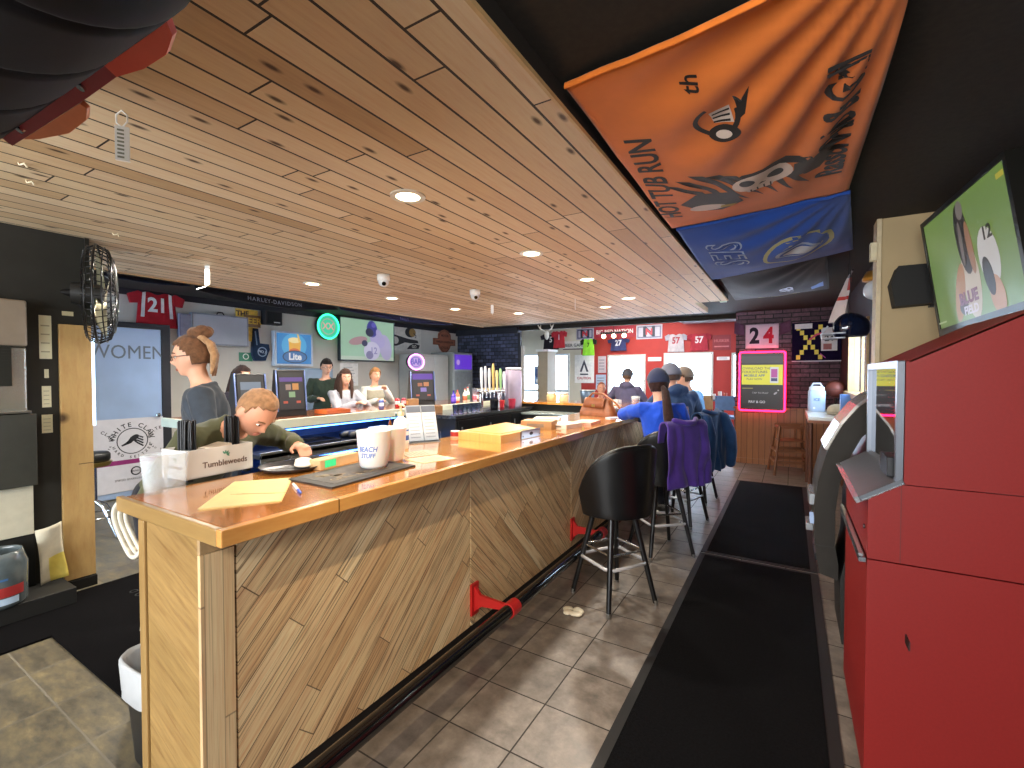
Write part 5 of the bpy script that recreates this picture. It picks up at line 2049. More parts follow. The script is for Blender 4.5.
def bottle(x, y, z, col, label, h=0.24, r=0.032, lab='E8E2D2', capc='B02A2A', gl=False):
    t = thing('bottle', label, 'bottle', (x, y, z))
    mb = MB()
    mb.lathe([(0.003, 0.002), (r * .9, 0), (r, .01), (r, h * .55), (r * .9, h * .63), (r * .38, h * .76), (r * .36, h * .95), (r * .42, h * .96), (0.003, h * .965)], plain(col, 0.12, var=0.08, coat=0.5), 16)
    mb.build('body', t)
    mb = MB()
    mb.lathe([(r + .0004, h * .15), (r + .001, h * .16), (r + .001, h * .46), (r + .0004, h * .47)], plain(lab, 0.6, var=0.05), 16, caps=False)
    mb.build('paper_label', t)
    mb = MB()
    mb.lathe([(0.003, h * .945), (r * .45, h * .945), (r * .45, h), (0.003, h)], plain(capc, 0.35), 12)
    mb.build('bottle_cap', t)
    return t


can(-4.50, 4.20, CT, '5C6AA8', 'blue and silver can, leftmost of the cans before the boy', band='C9CEDC')
can(-4.58, 4.56, CT, 'B8343A', 'red can just right of the blue and silver one', band='E4C8C4')
can(-4.60, 4.70, CT, '8E2F3C', 'dark red can farthest right of the three cans', band='D8A0A0')
mb = MB()
mb.box((-.06, -.10, 0), (.06, .10, .10), plain('8E6A44', 0.6))
mb.box((-.05, -.101, .02), (.05, -.1, .08), plain('C89A60', 0.6))
tag(mb.build('snack_box', None, (-4.62, 4.86, CT), 0, bevel=0.003), 'brown snack box before the violet headed terminal', 'box')
bx = thing('basket', 'shallow orange-brown tray of sauce packets on the far counter', 'tray', (-4.52, 3.48, CT))
mb = MB()
mb.box((-.11, -.16, 0), (.11, .16, .008), plain('5A3424', 0.4))
for a, b in (((-.11, -.16), (.11, -.15)), ((-.11, .15), (.11, .16)), ((-.11, -.15), (-.10, .15)), ((.10, -.15), (.11, .15))):
    mb.box((a[0], a[1], .008), (b[0], b[1], .05), plain('C0602C', 0.35))
mb.build('tray_body', bx)
mb = MB()
rnd = random.Random(3)
for k in range(14):
    M = RZ(rnd.uniform(0, 180), (rnd.uniform(-.07, .07), rnd.uniform(-.12, .12), .010 + .002 * k))
    mb.box((-.03, -.018, 0), (.03, .018, .006), plain(rnd.choice(['D8B060', 'B83A2C', 'E8E0D0']), 0.4), M)
o = mb.build('sauce_packets', bx)
o['kind'] = 'stuff'
mb = MB()
for k in range(7):
    a = k * .9
    mb.ell((.03 * math.cos(a), .03 * math.sin(a), .05 + .012 * (k % 3)), (.035, .03, .035), plain('8E78D8', 0.5), None, 10, 6)
mb.lathe([(.02, 0), (.035, 0), (.04, .05), (.02, .05)], plain('E6E2F2', 0.4), 14)
tag(mb.build('flower_pot', None, (-4.40, 2.62, CT)), 'little violet flower pot behind the bending man', 'pot')

# under-counter clutter (lit blue)
rnd = random.Random(11)
for k, (x, y, z, a, lab, c) in enumerate([
        (-4.30, 3.05, 0.8002, (.16, .24, .035), 'flat black tray on the steel shelf under the far counter', '15161C'),
        (-4.25, 3.52, 0.8002, (.10, .17, .08), 'black crumpled pouch on the shelf beside the flat tray', '121318'),
        (-4.22, 3.86, 0.8002, (.09, .10, .10), 'pale blue sleeve of cups on the shelf beside the black pouch', 'A9BCD8')]):
    mb = MB()
    if k == 1:
        for q in range(6):
            mb.ell((rnd.uniform(-.06, .06), rnd.uniform(-.12, .12), .045), (.06, .07, .042), plain(c, 0.5), None, 12, 8)
    elif k == 0:
        mb.box((-a[0], -a[1], 0), (a[0], a[1], .01), plain(c, 0.35))
        for s_ in (-1, 1):
            mb.box((s_ * a[0] - .006, -a[1], .01), (s_ * a[0] + .006, a[1], a[2]), plain(c, 0.35))
            mb.box((-a[0] + .006, s_ * a[1] - .006, .01), (a[0] - .006, s_ * a[1] + .006, a[2]), plain(c, 0.35))
    else:
        for q in range(3):
            mb.lathe([(.02, .0), (.035, .0), (.042, .10), (.03, .10)], plain(c, 0.4), 14, Matrix.Translation((0, -.07 + .085 * q, 0)))
    tag(mb.build(('shelf_tray', 'pouch', 'cup_sleeve')[k], None, (x, y, z)), lab, ('tray', 'pouch', 'cups')[k])
names = ['amber', 'green', 'clear', 'dark', 'red', 'pale', 'brown', 'blue', 'honey', 'black']
cols = ['8A4A1C', '2C5A34', 'B8C4CC', '2A1C1A', '8E2A28', 'C9BFA0', '5A3420', '2C4A8C', 'B8862C', '16161A']
caps = ['C8A040', 'D8D8D8', 'B02A2A', '202020', 'E8E4DC', '2C7A4C', 'C86A2C', 'E8E8F0', '8C1C1C', 'D8C060']
for k in range(10):
    bottle(-4.16 + 0.05 * (k % 2), 4.02 + 0.05 * k, 0.8002 if k < 9 else 0.8002, cols[k], names[k] + ' liquor bottle in the speed row under the far counter' + (', nearest the camera' if k == 0 else ''), 0.21 + 0.015 * ((k * 7) % 4), 0.022, capc=caps[k])
for k, (y, c, b) in enumerate([(2.75, 'C8CCD8', '3A62B0'), (2.95, 'D8CCD0', '8C4A78'), (3.15, 'BCC8D8', '5C74A8')]):
    mb = MB()
    mb.box((-.10, -.085, 0), (.10, .085, .12), plain(c, 0.5))
    mb.box((.1001, -.07, .02), (.1008, .07, .09), plain(b, 0.5))
    tag(mb.build('glass_rack', None, (-4.10, y + .35, 0.5202), 0, bevel=0.003), ['pale carton with a blue panel on the lower steel shelf', 'pale carton with a plum panel on the lower steel shelf', 'grey-blue carton with a slate panel on the lower steel shelf'][k], 'carton')

# beer tap tower, glasses and jars on the service station
S1 = 1.0002
tp = thing('beer_tap_tower', 'chrome beer tap tower with a row of tall tap handles', 'beer taps', (-3.95, 5.90, S1))
mb = MB()
for y in (-.26, .26):
    mb.cyl((0, y, 0), (0, y, .24), .035, CHROME)
mb.cyl((0, -.42, .27), (0, .42, .27), .05, CHROME)
mb.box((-.02, -.30, 0.0), (.12, .30, .012), STEEL)
mb.build('tower', tp)
HC_ = ['D8DCE0', 'C4C8D0', 'E4E0D8', 'C8A860', 'D8C890', '8CB47C', 'E8E8E8', '5C74A8']
for k in range(8):
    y = -.36 + .103 * k
    mb = MB()
    mb.cyl((.05, y, .27), (.10, y, .25), .012, CHROME, seg=10)
    mb.cyl((.10, y, .26), (.10, y, .17), .010, CHROME, seg=10)
    fz = mb.build('tap', tp)
    mb = MB()
    hh = [.34, .36, .33, .40, .30, .33, .28, .26][k]
    mb.tube([(.09, y, .28), (.085, y, .33), (.08, y, .28 + hh * .8), (.078, y, .28 + hh)], [.010, .018, .026, .016], plain(HC_[k], 0.3, var=0.06), 10, flat=.6)
    mb.build('tap_handle', fz)
for k in range(6):
    mb = MB()
    r, h = .042, .125
    mb.lathe([(.004, .004), (r * .8, 0), (r, h), (r - .003, h), (r * .75, .012), (.004, .014)], glass('DCEBFF', .08, 1.12, 'bar_glass') if k == 0 else bpy.data.materials['bar_glass'], 18)
    tag(mb.build('bar_glass', None, (-3.72, 4.74 + .10 * k, S1)), 'clear beer glass in the row left of the tap tower', 'glass', 'row of clear glasses left of the taps')
mb = MB()
mb.box((-.07, -.09, 0), (.07, .09, .10), plain('A4764A', 0.6))
mb.box((-.055, -.075, .1), (.055, .075, .106), plain('6E4C2C', 0.6))
tag(mb.build('coaster_box', None, (-4.08, 4.74, S1), 0, bevel=.003), 'small wooden coaster box at the near end of the service station', 'box')
tumbler(-3.70, 5.62, S1, .15, .055, .065, 'black plastic pitcher before the beer taps', 'black_pitcher', plain('14161E', .25))
tumbler(-3.72, 5.86, S1, .13, .034, .042, 'red plastic cup right of the black pitcher by the taps', 'red_cup', plain('C02A34', .35))
tumbler(-3.70, 6.12, S1, .14, .05, .06, 'wide red tinted glass jar at the far end of the service station', 'red_jar', plain('B83A50', .2))
pc = thing('paper_cup_column', 'tall violet-grey roll of stacked cups standing right of the taps', 'cup dispenser', (-3.80, 6.33, S1))
mb = MB()
mb.lathe([(.01, 0), (.13, 0), (.135, .02), (.135, .56), (.12, .585), (.01, .59)], plain('9C90A4', .4, var=.05), 26)
mb.build('column', pc)
mb = MB()
mb.lathe([(.01, .5905), (.125, .5905), (.128, .625), (.01, .63)], plain('D8D4D8', .4), 26)
mb.build('lid', pc)
bottle(-4.45, 5.62, CT, '3C2CA0', 'violet bottle next to the far game terminal', .20, .04, '6C50D0', '2A1C70')
for k, (y, c, l) in enumerate([(5.78, 'C86A50', 'D8C8B0'), (5.92, 'D8D0C0', 'A85A3C'), (6.05, 'E0D8C8', '5C8A5C'), (6.19, 'C8B8C8', 'D85A6A'), (6.33, '8A5A3A', 'E8E0D0')]):
    bottle(-4.50 + .04 * (k % 2), y, CT, c, ['orange-red', 'cream', 'ivory and green', 'pink-grey', 'brown'][k] + ' bottle in the group behind the tap station', .20 + .02 * (k % 3), .036, l)

# cross bar things
CT2 = 1.0702
for k, (x, y, c, lab) in enumerate([(-3.35, 6.80, 'B8A470', 'tan sauce jar with a pale lid on the cross bar'), (-3.15, 6.84, 'C8B48C', 'lighter jar with a white lid beside the tan sauce jar')]):
    t = thing('sauce_jar', lab, 'jar', (x, y, CT2))
    mb = MB()
    mb.lathe([(.004, 0), (.075, 0), (.08, .01), (.08, .11), (.06, .125), (.004, .126)], plain(c, .35, var=.1), 20)
    mb.build('jar_body', t)
    mb = MB()
    mb.lathe([(.004, .1265), (.07, .1265), (.07, .155), (.004, .157)], plain('E8E4DC', .4), 20)
    mb.build('lid', t)
bu = thing('ice_bucket', 'dark steel-blue bucket with a pale rim on the cross bar', 'bucket', (-2.72, 6.78, CT2))
mb = MB()
mb.lathe([(.004, .004), (.095, 0), (.118, .20), (.112, .20), (.09, .012), (.004, .012)], plain('46586C', .3, metal=.4), 26)
mb.build('pail', bu)
mb = MB()
mb.tube([(.119 * math.cos(a), .119 * math.sin(a), .20) for a in [2 * PI * k / 30 for k in range(30)]], .006, STEEL, 8, loop=True)
mb.build('rim', bu)
tray = thing('condiment_tray', 'low pale condiment tray between jars and bucket on the cross bar', 'tray', (-2.42, 6.95, CT2))
mb = MB()
mb.box((-.16, -.10, 0), (.16, .10, .05), plain('D6D2CC', .4))
for k in range(4):
    mb.box((-.145 + .075 * k, -.085, .05), (-.08 + .075 * k, .085, .056), plain(['8A3A30', 'C8A850', '5A7A4A', 'B8B4A8'][k], .6))
mb.build('tray_body', tray, bevel=.003)
# ------------------------------------------------------------------ on and under the ceiling
DL = [(-1.80, 1.88), (-1.80, 3.28), (-1.80, 4.47), (-1.80, 5.86), (-2.32, 6.45), (-4.40, 2.0), (-4.42, 3.16), (-4.39, 4.29), (-4.32, 5.5), (-3.75, 6.4)]
WL = ['nearest round recessed ceiling light above the bar, with a white trim ring', 'second recessed ceiling light along the bar row', 'third recessed ceiling light along the bar row', 'fourth recessed ceiling light along the bar row', 'recessed ceiling light over the cross bar at the canopy end',
      'recessed ceiling light above the near end of the far counter', 'recessed ceiling light above the game terminals', 'recessed ceiling light in front of the football screen', 'recessed ceiling light in front of the pink oval neon', 'recessed ceiling light above the beer taps']
for (x, y), lab in zip(DL, WL):
    if (x, y) == (-4.40, 2.0):
        continue
    t = thing('ceiling_light', lab, 'ceiling light', (x, y, 2.4995), 0, None)
    mb = MB()
    mb.ring(0, 0, .095, .030, .008, plain('D8D2C4', .35), None, -.008, seg=36)
    mb.build('trim_ring', t)
    mb = MB()
    mb.disc(0, 0, .066, .004, glow('FFE2B0', 14.0), None, -.0045, None, 30)
    mb.build('lens', t)


def dome(label, x, y):
    t = thing('dome_camera', label, 'security camera', (x, y, 2.4995))
    mb = MB()
    mb.lathe([(.01, 0), (.062, 0), (.062, -.055), (.055, -.06), (.01, -.062)], WHITEGLOSS, 26)
    mb.build('mount', t)
    mb = MB()
    mb.ell((0, 0, -.065), (.052, .052, .055), plain('E6E6E4', .25), None, 22, 14)
    ey = mb.build('ball', t)
    mb = MB()
    d = V((0.66, -0.55, -0.55)).normalized()
    c = V((0, 0, -.065)) + d * .038
    mb.cyl(c, c + d * .018, .022, BLKGLOSS, .020, 16)
    mb.build('lens', ey)


dome('white dome camera on the wood ceiling, nearer the left wall', -3.44, 3.25)
dome('white dome camera on the wood ceiling, nearer the beer taps', -3.15, 4.38)
# hanging tags
tg = thing('hanging_tag', 'small white slotted tag on a loop hanging from the ceiling at upper left', 'tag', (-2.12, .73, 2.4995))
mb = MB()
mb.tube([(0, 0, 0), (-.022, -.01, -.015), (-.020, -.01, -.045), (.0, 0, -.062), (.022, .008, -.045), (.018, .01, -.02), (0, 0, -.001)], .0028, WHITE, 6)
mb.build('loop', tg)
mb = MB()
M = RZ(60)
mb.box((-.021, -.006, -.185), (.021, .006, -.06), WHITE, M)
for k in range(8):
    mb.box((-.014, -.0066, -.177 + .014 * k), (.006, -.006, -.170 + .014 * k), plain('8A8A7A', .6), M)
mb.build('slotted_plate', tg, bevel=.002)
for k, (x, y, lab) in enumerate([(-4.50, 2.15, 'white strip tag hanging from the ceiling above the red jersey'), (-3.62, 5.45, 'white strip tag hanging from the ceiling before the stone wall'), (-2.40, 5.55, 'thin white hook hanging from the ceiling over the cross bar')]):
    mb = MB()
    w = .02 if k < 2 else .004
    L = .17 if k == 0 else .12
    M = RZ(40)
    mb.box((-w, -.003, -L), (w, .003, 0), WHITE, M)
    mb.tube([M @ V((0, 0, -L)), M @ V((-.02, 0, -L - .02)), M @ V((-.09, 0, -L - .045))] if k == 0 else [M @ V((0, 0, -L)), M @ V((.006, 0, -L - .015)), M @ V((0, 0, -L - .022))], .004, WHITE, 6)
    tag(mb.build('ceiling_tag', None, (x, y, 2.4995)), lab, 'tag')
for k, (x, y) in enumerate([(-3.05, .66), (-3.30, .74), (-4.02, 1.32)]):
    mb = MB()
    mb.tube([(0, 0, 0), (.02, 0, -.015), (.05, .01, -.012), (.06, .015, -.03)], .004, plain('E2D6B8', .5), 6)
    tag(mb.build('ceiling_hook', None, (x, y, 2.4995)), ['cream hook on the ceiling nearest the black drum', 'cream hook on the ceiling behind the first hook', 'cream hook on the ceiling beside the round fan'][k], 'hook')

# long black ribbed roll with a red lip hanging at the upper left corner
dr = thing('hanging_roll', 'long black ribbed roll with a red lip hanging at the upper left corner', 'ceiling ornament', (-1.33, .145, 2.245), 2.45)
BD = plain('0E0D11', .75, var=.25, scale=30, spec=.25)
prof = []
for i in range(241):
    x = -.75 + 1.405 * i / 240
    r = .245
    if x > .48:
        r = .245 * math.sqrt(max(0.02, 1 - ((x - .48) / .18) ** 2))
    for k in range(-3, 3):
        r -= .016 * math.exp(-((x - (.04 + .215 * k)) / .009) ** 2)
    prof.append((r, x))
mb = MB()
mb.lathe(prof, BD, 48, frame((0, 0, 0), (0, 1, 0), (0, 0, 1)))
mb.build('ribbed_body', dr)
nrm = V((0, .862, -.507))
F = frame(nrm * .232 + V((-.02, 0, 0)), (1, 0, 0), nrm)
mb = MB()
mb.prism([(-.33, 0), (.24, 0), (.24, .034), (.10, .036), (-.33, .034)], .012, plain('8E2430', .35, var=.06, coat=.4), F, -.006)
for x in (-.22, .12):
    mb.cyl((x, .018, .006), (x, .018, .012), .008, CHROME, seg=12, M=F)
    mb.cyl((x, .018, -.012), (x, .018, -.006), .008, CHROME, seg=12, M=F)
rl = mb.build('red_rail', dr, bevel=.003)
mb = MB()
mb.prism([(.235, 0), (.47, -.03), (.475, .0), (.45, .03), (.40, .045), (.32, .045), (.235, .034)], .014, plain('E0503C', .35, var=.05, coat=.4), F, -.007)
lp = mb.build('red_lip', dr, bevel=.004)
mb = MB()
mb.prism([(-.26, .035), (.06, .037), (.06, .05), (.02, .064), (-.08, .068), (-.20, .05)], .012, plain('E8885C', .35, var=.05, coat=.4), F, -.006)
mb.build('orange_lip', dr, bevel=.004)

# cloth banners under the black ceiling
def hung(label, C, sag, col, seed, decorate, edge=None, ripple=.018):
    """C: near-left, near-right, far-right, far-left; u across (left to right), v away from the camera"""
    t = thing('ceiling_banner', label, 'banner', (0, 0, 0))
    P = [V(c) for c in C]

    def surf(u, v, lift=0.0):
        p = (P[0].lerp(P[1], u)).lerp(P[3].lerp(P[2], u), v)
        s_ = sag * (math.sin(PI * u) * .75 + .25) * (math.sin(PI * min(1, max(0, v))) * .75 + .1) if sag else 0
        s_ *= 1.0 if 0 < u < 1 else .3
        # drag folds radiating from the near right corner
        a = math.atan2(v + .03, (1 - u) + .03)
        rr = math.hypot(1 - u, v)
        p = p + V((0, 0, -s_ - ripple * math.exp(-((rr - .45) / .4) ** 2) * math.sin(a * 22 + seed) - .004 * noise.noise(V((u * 8, v * 8, seed)))))
        return p - V((0, 0, lift))
    mb = MB()
    mb.grid(lambda u, v: surf(u, v), 56, 56, fabric(col, .10, 4.0))
    mb.build('cloth', t, solid=.003)
    if edge:
        mb = MB()
        pts = [surf(i / 20, 0.0) for i in range(21)]
        mb.tube(pts, .012, fabric(edge), 8, flat=.35)
        mb.build('hem', t)
    mb = MB()
    W_, L_ = (P[1] - P[0]).length, (P[3] - P[0]).length

    def at_(u, v):
        # lettering frame: reads towards the camera (-v), its top towards -u
        return lambda q: surf(u - q.y / W_, v - q.x / L_, .004 + q.z)
    decorate(mb, at_)
    mb.build('print', t)
    return t


def pieces(mb, fn, poly, m, z=0.0):
    """outline in lettering space laid on the cloth"""
    P = []
    for i in range(len(poly)):
        a, b = V(poly[i]), V(poly[(i + 1) % len(poly)])
        k = max(1, int((b - a).length / .03))
        for q in range(k):
            P.append(a.lerp(b, q / k))
    c = sum((p for p in P), V((0, 0))) / len(P)
    z = z or (.0025 if m.name.startswith("fabric_D8C8BC") else 0.0)
    vs, fs = [fn(V((c.x, c.y, z)))], []
    R = 5
    for r in range(1, R + 1):
        for p in P:
            w = c.lerp(p, r / R)
            vs.append(fn(V((w.x, w.y, z))))
    N = len(P)
    for i in range(N):
        fs.append((0, 1 + i, 1 + (i + 1) % N))
        for r in range(R - 1):
            a = 1 + r * N
            fs.append((a + i, a + N + i, a + N + (i + 1) % N, a + (i + 1) % N))
    mb.add(vs, fs, m, True)


def ell2(cx, cy, a, b, rot=0, n=24):
    c, s_ = math.cos(rad(rot)), math.sin(rad(rot))
    return [(cx + a * math.cos(2 * PI * k / n) * c - b * math.sin(2 * PI * k / n) * s_, cy + a * math.cos(2 * PI * k / n) * s_ + b * math.sin(2 * PI * k / n) * c) for k in range(n)]


KB = fabric('1C1512', .1)
KG = fabric('3A332E', .15)
KW = fabric('D8C8BC', .06)


def deco_orange(mb, at0):
    L0 = 1.65
    at_ = at0
    mb.text('HOT TUB RUN', .165, KB, None, .001, .02, sx=.95, shear=.12, mp=lambda q: at_(.11 + .14 * q.x / L0, .56)(q))
    mb.text('Rassor Pub & Grill', .15, KB, None, .001, .03, sx=.84, mp=at_(.885, .50))
    mb.text('th', .085, KB, None, .001, .01, shear=.3, mp=at_(.41, .13))
    f = at_(.466, .26)
    # small barrel emblem
    R_ = [(.10 * math.cos(rad(a)), .085 * math.sin(rad(a))) for a in range(20, 300, 14)]
    for i in range(len(R_) - 1):
        a, b = R_[i], R_[i + 1]
        pieces(mb, f, [a, b, (b[0] * .78, b[1] * .78), (a[0] * .78, a[1] * .78)], KB)
    pieces(mb, f, [(-.03, -.06), (.05, -.05), (.055, .02), (-.025, .01)], KW)
    for k in range(3):
        pieces(mb, at_(.465, .26), [(-.022 + .025 * k, -.05), (-.012 + .025 * k, -.05), (-.010 + .025 * k, .01), (-.02 + .025 * k, .01)], KB, .005)
    pieces(mb, f, ell2(-.085, -.02, .045, .06), KB)
    pieces(mb, at_(.464, .26), ell2(-.085, -.02, .022, .03), KW)
    pieces(mb, f, [(-.02, -.08), (.09, -.065), (.045, -.085), (.10, -.12), (.0, -.10)], KB)
    # winged head emblem: wing, bird head, skull, helmet
    K = 1.32

    def at_(u, v):
        g = at0(u - .13, v - .11)
        return lambda q: g(V((q.x * K, q.y * K, q.z)))
    f = at_(.56, .74)
    for k in range(7):
        y0 = .16 - .052 * k
        pieces(mb, f, [(-.20, y0 - .12), (.02 + .03 * (k < 4), y0 - .02), (.19 - .035 * abs(k - 2), y0 + .055), (.17 - .035 * abs(k - 2), y0 + .005), (.0, y0 - .07)], KG)
    pieces(mb, f, [(-.25, .13), (-.12, .20), (-.02, .12), (-.04, -.02), (-.20, -.04), (-.27, .05)], KG)
    pieces(mb, at_(.558, .74), ell2(-.20, .10, .045, .075, 8), KW)
    pieces(mb, at_(.556, .74), [(-.215, .05), (-.18, .04), (-.19, -.02), (-.225, .0)], fabric('B89A3A'), .005)
    pieces(mb, at_(.558, .74), ell2(.01, -.12, .085, .10, 10), KW)
    for c in ((.035, -.075), (.02, -.165)):
        pieces(mb, at_(.556, .74), ell2(c[0], c[1], .030, .026), KB, .005)
    pieces(mb, at_(.556, .74), [(-.02, -.11), (.0, -.12), (-.02, -.135)], KB, .005)
    pieces(mb, at_(.558, .74), [(-.09, -.07), (-.05, -.06), (-.05, -.16), (-.09, -.15)], KW)
    for k in range(4):
        pieces(mb, at_(.555, .74), [(-.09, -.08 - .022 * k), (-.05, -.08 - .022 * k), (-.05, -.085 - .022 * k), (-.09, -.085 - .022 * k)], KB, .005)
    pieces(mb, f, [(.06, -.03), (.10, -.06), (.13, -.16), (.09, -.27), (.05, -.28), (.07, -.16)], KB)
    pieces(mb, f, [(-.06, -.22), (.05, -.22), (.09, -.30), (.02, -.34), (-.08, -.30)], KG)


def deco_blue(mb, at_):
    G = fabric('9DB4D8', .08)
    D = fabric('2B57B4', .08)
    mb.text('SEIS', .30, G, None, .001, .03, sx=.95, mp=at_(.26, .40))
    mb.text('SEIS', .30, D, None, .001, -.004, sx=.95, mp=lambda v: at_(.26, .40)(V((v.x, v.y, .004))))
    f = at_(.70, .62)
    for a, b, m, k in ((.20, .29, fabric('A8A878', .08), 0), (.175, .26, D, 1), (.13, .12, G, 2), (.105, .095, D, 3)):
        pieces(mb, at_(.68, .50), ell2(0, 0, a, b, 72), m, .0005 + .002 * k)
    pieces(mb, at_(.675, .50), ell2(.0, -.02, .07, .10, -12), fabric('C8D4E4', .05), .009)


def deco_dark(mb, at_):
    mb.text('AB', .16, fabric('C4C8DC', .05), None, .001, .02, mp=at_(.62, .5))
    pieces(mb, at_(.5, .86), ell2(0, 0, .05, .2), fabric('A8A038', .1))
    pieces(mb, at_(.86, .7), [(-.15, -.08), (.15, -.08), (.15, .02), (-.15, .02)], fabric('6C88C0', .1))


hung('large orange banner with black lettering and a winged skull emblem, hung flat under the ceiling', [(-.70, 1.52, 2.555), (.26, 1.36, 2.55), (.26, 3.16, 2.545), (-.69, 3.20, 2.50)], .10, 'D87632', 0.5, deco_orange, 'E0782C')
hung('blue banner with pale outlined letters and an oval emblem, behind the orange banner', [(-.67, 3.24, 2.50), (.27, 3.18, 2.54), (.42, 4.66, 2.54), (-.62, 4.52, 2.38)], .12, '1F4CA8', 2.5, deco_blue, '274C9C', ripple=.012)
hung('near-black sagging banner behind the blue one', [(-.62, 4.62, 2.50), (.25, 4.75, 2.54), (.36, 6.35, 2.50), (-.60, 6.30, 2.44)], .14, '23242E', 4.5, deco_dark, None, ripple=.008)
# ------------------------------------------------------------------ right side machines
REDP = plain('7E1B18', .5, var=.05, scale=120.0, bump=.15, spec=.3)
rc = thing('red_cabinet', 'tall red gaming cabinet with a slanted top and a chrome framed glass front', 'arcade cabinet', (.24, 2.05, 0))
# local: x into the wall, y along the aisle (width .73)
Wd = .73
prof = [(0.0, .06), (0.0, .855), (.005, .90), (-.005, 1.085), (.095, 1.15), (.095, 1.57), (.42, 1.74), (.74, 1.74), (.74, .06)]
A = frame((0, 0, 0), (1, 0, 0), (0, 0, 1))
mb = MB()
mb.prism([(.02, .0), (.72, .0), (.72, .06), (.02, .06)], -Wd + .0, plain('161414', .6), A)
mb.build('plinth', rc)
mb = MB()
mb.prism([(0.0, .06), (0.0, .868), (.74, .868), (.74, .06)], -Wd, REDP, A)
mb.build('lower_body', rc, bevel=.002)
mb = MB()
mb.prism([(0.0, .873), (0.0, 1.083), (.085, 1.145), (.74, 1.145), (.74, .873)], -Wd, REDP, A)
mb.build('console_body', rc, bevel=.002)
mb = MB()
mb.prism([(.097, 1.148), (.097, 1.57), (.42, 1.742), (.74, 1.742), (.74, 1.148)], -Wd, REDP, A)
mb.build('upper_body', rc, bevel=.002)
mb = MB()
mb.box((.0895, -.0008, .873), (.0925, .0, 1.147), plain('5E1412', .6))
mb.box((.30, -.0008, 1.147), (.74, .0, 1.1485), plain('5E1412', .6))
mb.build('side_seam', rc)
# slanted steel console with its controls
a, b = V((-.03, 0, 1.072)), V((.098, 0, 1.155))
d = (b - a).normalized()
C = frame((a.x, 0, a.z), (0, 1, 0), (d.x, 0, d.z))
mb = MB()
mb.rect(-.004, 0, Wd + .004, (b - a).length, .014, plain('5E6268', .35, metal=.5, var=.05), C, -.014)
mb.rect(-.006, -.006, Wd + .006, .012, .020, CHROME, C, -.016)
mb.rect(-.006, .012, .012, (b - a).length, .004, CHROME, C, 0)
mb.build('console_panel', rc, bevel=.002)
cp = [o for o in rc.children if o.name.startswith('console_panel')][0]
mb = MB()
mb.rect(.06, .03, .34, .08, .004, plain('C8BE98', .5), C, .001)
mb.rect(.10, .10, .30, .125, .004, plain('D8D4C4', .5), C, .001)
mb.build('decal_strip', cp)
for k in range(4):
    mb = MB()
    mb.cyl((.42 + .07 * k, .06, 0), (.42 + .07 * k, .06, .012), .018, plain('E8E6E0', .3) if k % 2 else plain('D8C890', .3), .015, 14, C)
    mb.build('button', cp)
mb = MB()
mb.rect(-.002, -.003, Wd, .012, .02, plain('9AA0A8', .25, metal=.9), frame((-.004, 0, .86), (0, 1, 0), (0, 0, 1)), -.02)
mb.rect(.0, -.003, Wd, .006, .012, CHROME, frame((-.012, 0, .880), (0, 1, 0), (0, 0, 1)), -.012)
mb.build('chrome_strip', rc)
# glass front
mb = MB()
G = frame((.094, 0, 0), (0, -1, 0), (0, 0, 1))      # looks towards -x
fm = plain('6A6E76', .35, metal=.6, var=.04)
mb.rect(-Wd, 1.155, -Wd + .03, 1.575, .02, fm, G)
mb.rect(-.028, 1.155, .002, 1.575, .02, fm, G)
mb.rect(-Wd + .03, 1.548, -.028, 1.575, .02, fm, G)
mb.build('glass_frame', rc, bevel=.004)
mb = MB()
mb.rect(-Wd + .03, 1.157, -.028, 1.548, .004, plain('AEB4BC', .04, metal=1.0, var=.02), G)
gs = mb.build('glass_front', rc)
mb = MB()
mb.rect(-.20, 1.16, -.06, 1.23, .03, plain('101014', .4), G, .0045)
mb.rect(-.30, 1.165, -.22, 1.215, .02, plain('B8BCC4', .2, metal=.9), G, .0045)
mb.build('bill_slot', rc, bevel=.003)
mb = MB()
mb.rect(.66, .70, .70, .72, .003, plain('2A0A0A', .4), frame((-.001, 0, .2), (0, -1, 0), (0, 0, 1)), 0)
mb.cyl((-.002, .06, .97), (-.006, .06, .97), .009, plain('2A1210', .4), seg=12)
mb.build('lock', rc)
mb = MB()
L = frame((.48, -.001, 1.56), (1, 0, 0), (0, 0, 1))
mb.rect(-.055, -.035, .055, .035, .0015, plain('C9BBA8', .4), frame((.525, -.0015, 1.652), (1, 0, 0), (0, 0, 1)), 0)
mb.rect(-.045, .012, -.015, .026, .0006, plain('1E2A22', .5), frame((.525, -.003, 1.652), (1, 0, 0), (0, 0, 1)), 0)
mb.text('Amusement', .018, plain('2A3A30', .5), frame((.545, -.003, 1.670), (1, 0, 0), (0, 0, 1)), .0005, .01)
for k in range(4):
    mb.rect(-.045, -.028 + .01 * k, .04, -.024 + .01 * k, .0006, plain('8A8072', .5), frame((.525, -.003, 1.652), (1, 0, 0), (0, 0, 1)), 0)
o = mb.build('rating_plate', rc)
o['label'] = 'small cream rating plate'
mb = MB()
d = V((.325, 0, .172)).normalized()
T2 = frame((.10, 0, 1.573), (0, 1, 0), (d.x, 0, d.z))
mb.rect(.0, .004, Wd, .355, .006, plain('9E7C5C', .6, var=.1), T2, .002)
mb.rect(.02, .05, .04, .33, .002, plain('D8CDBA', .4), T2, .0085)
mb.build('top_board', rc)
# items lying on the slanted top
mb = MB()
mb.rect(.06, .05, .24, .20, .004, plain('C8CCD0', .25), T2, .0085)
mb.rect(.10, .08, .2, .1, .001, plain('9AA8A8', .5), T2, .013)
tag(mb.build('plastic_wallet', None, (.24, 2.05, 0)), 'clear plastic wallet lying on the slanted top of the red cabinet', 'wallet')

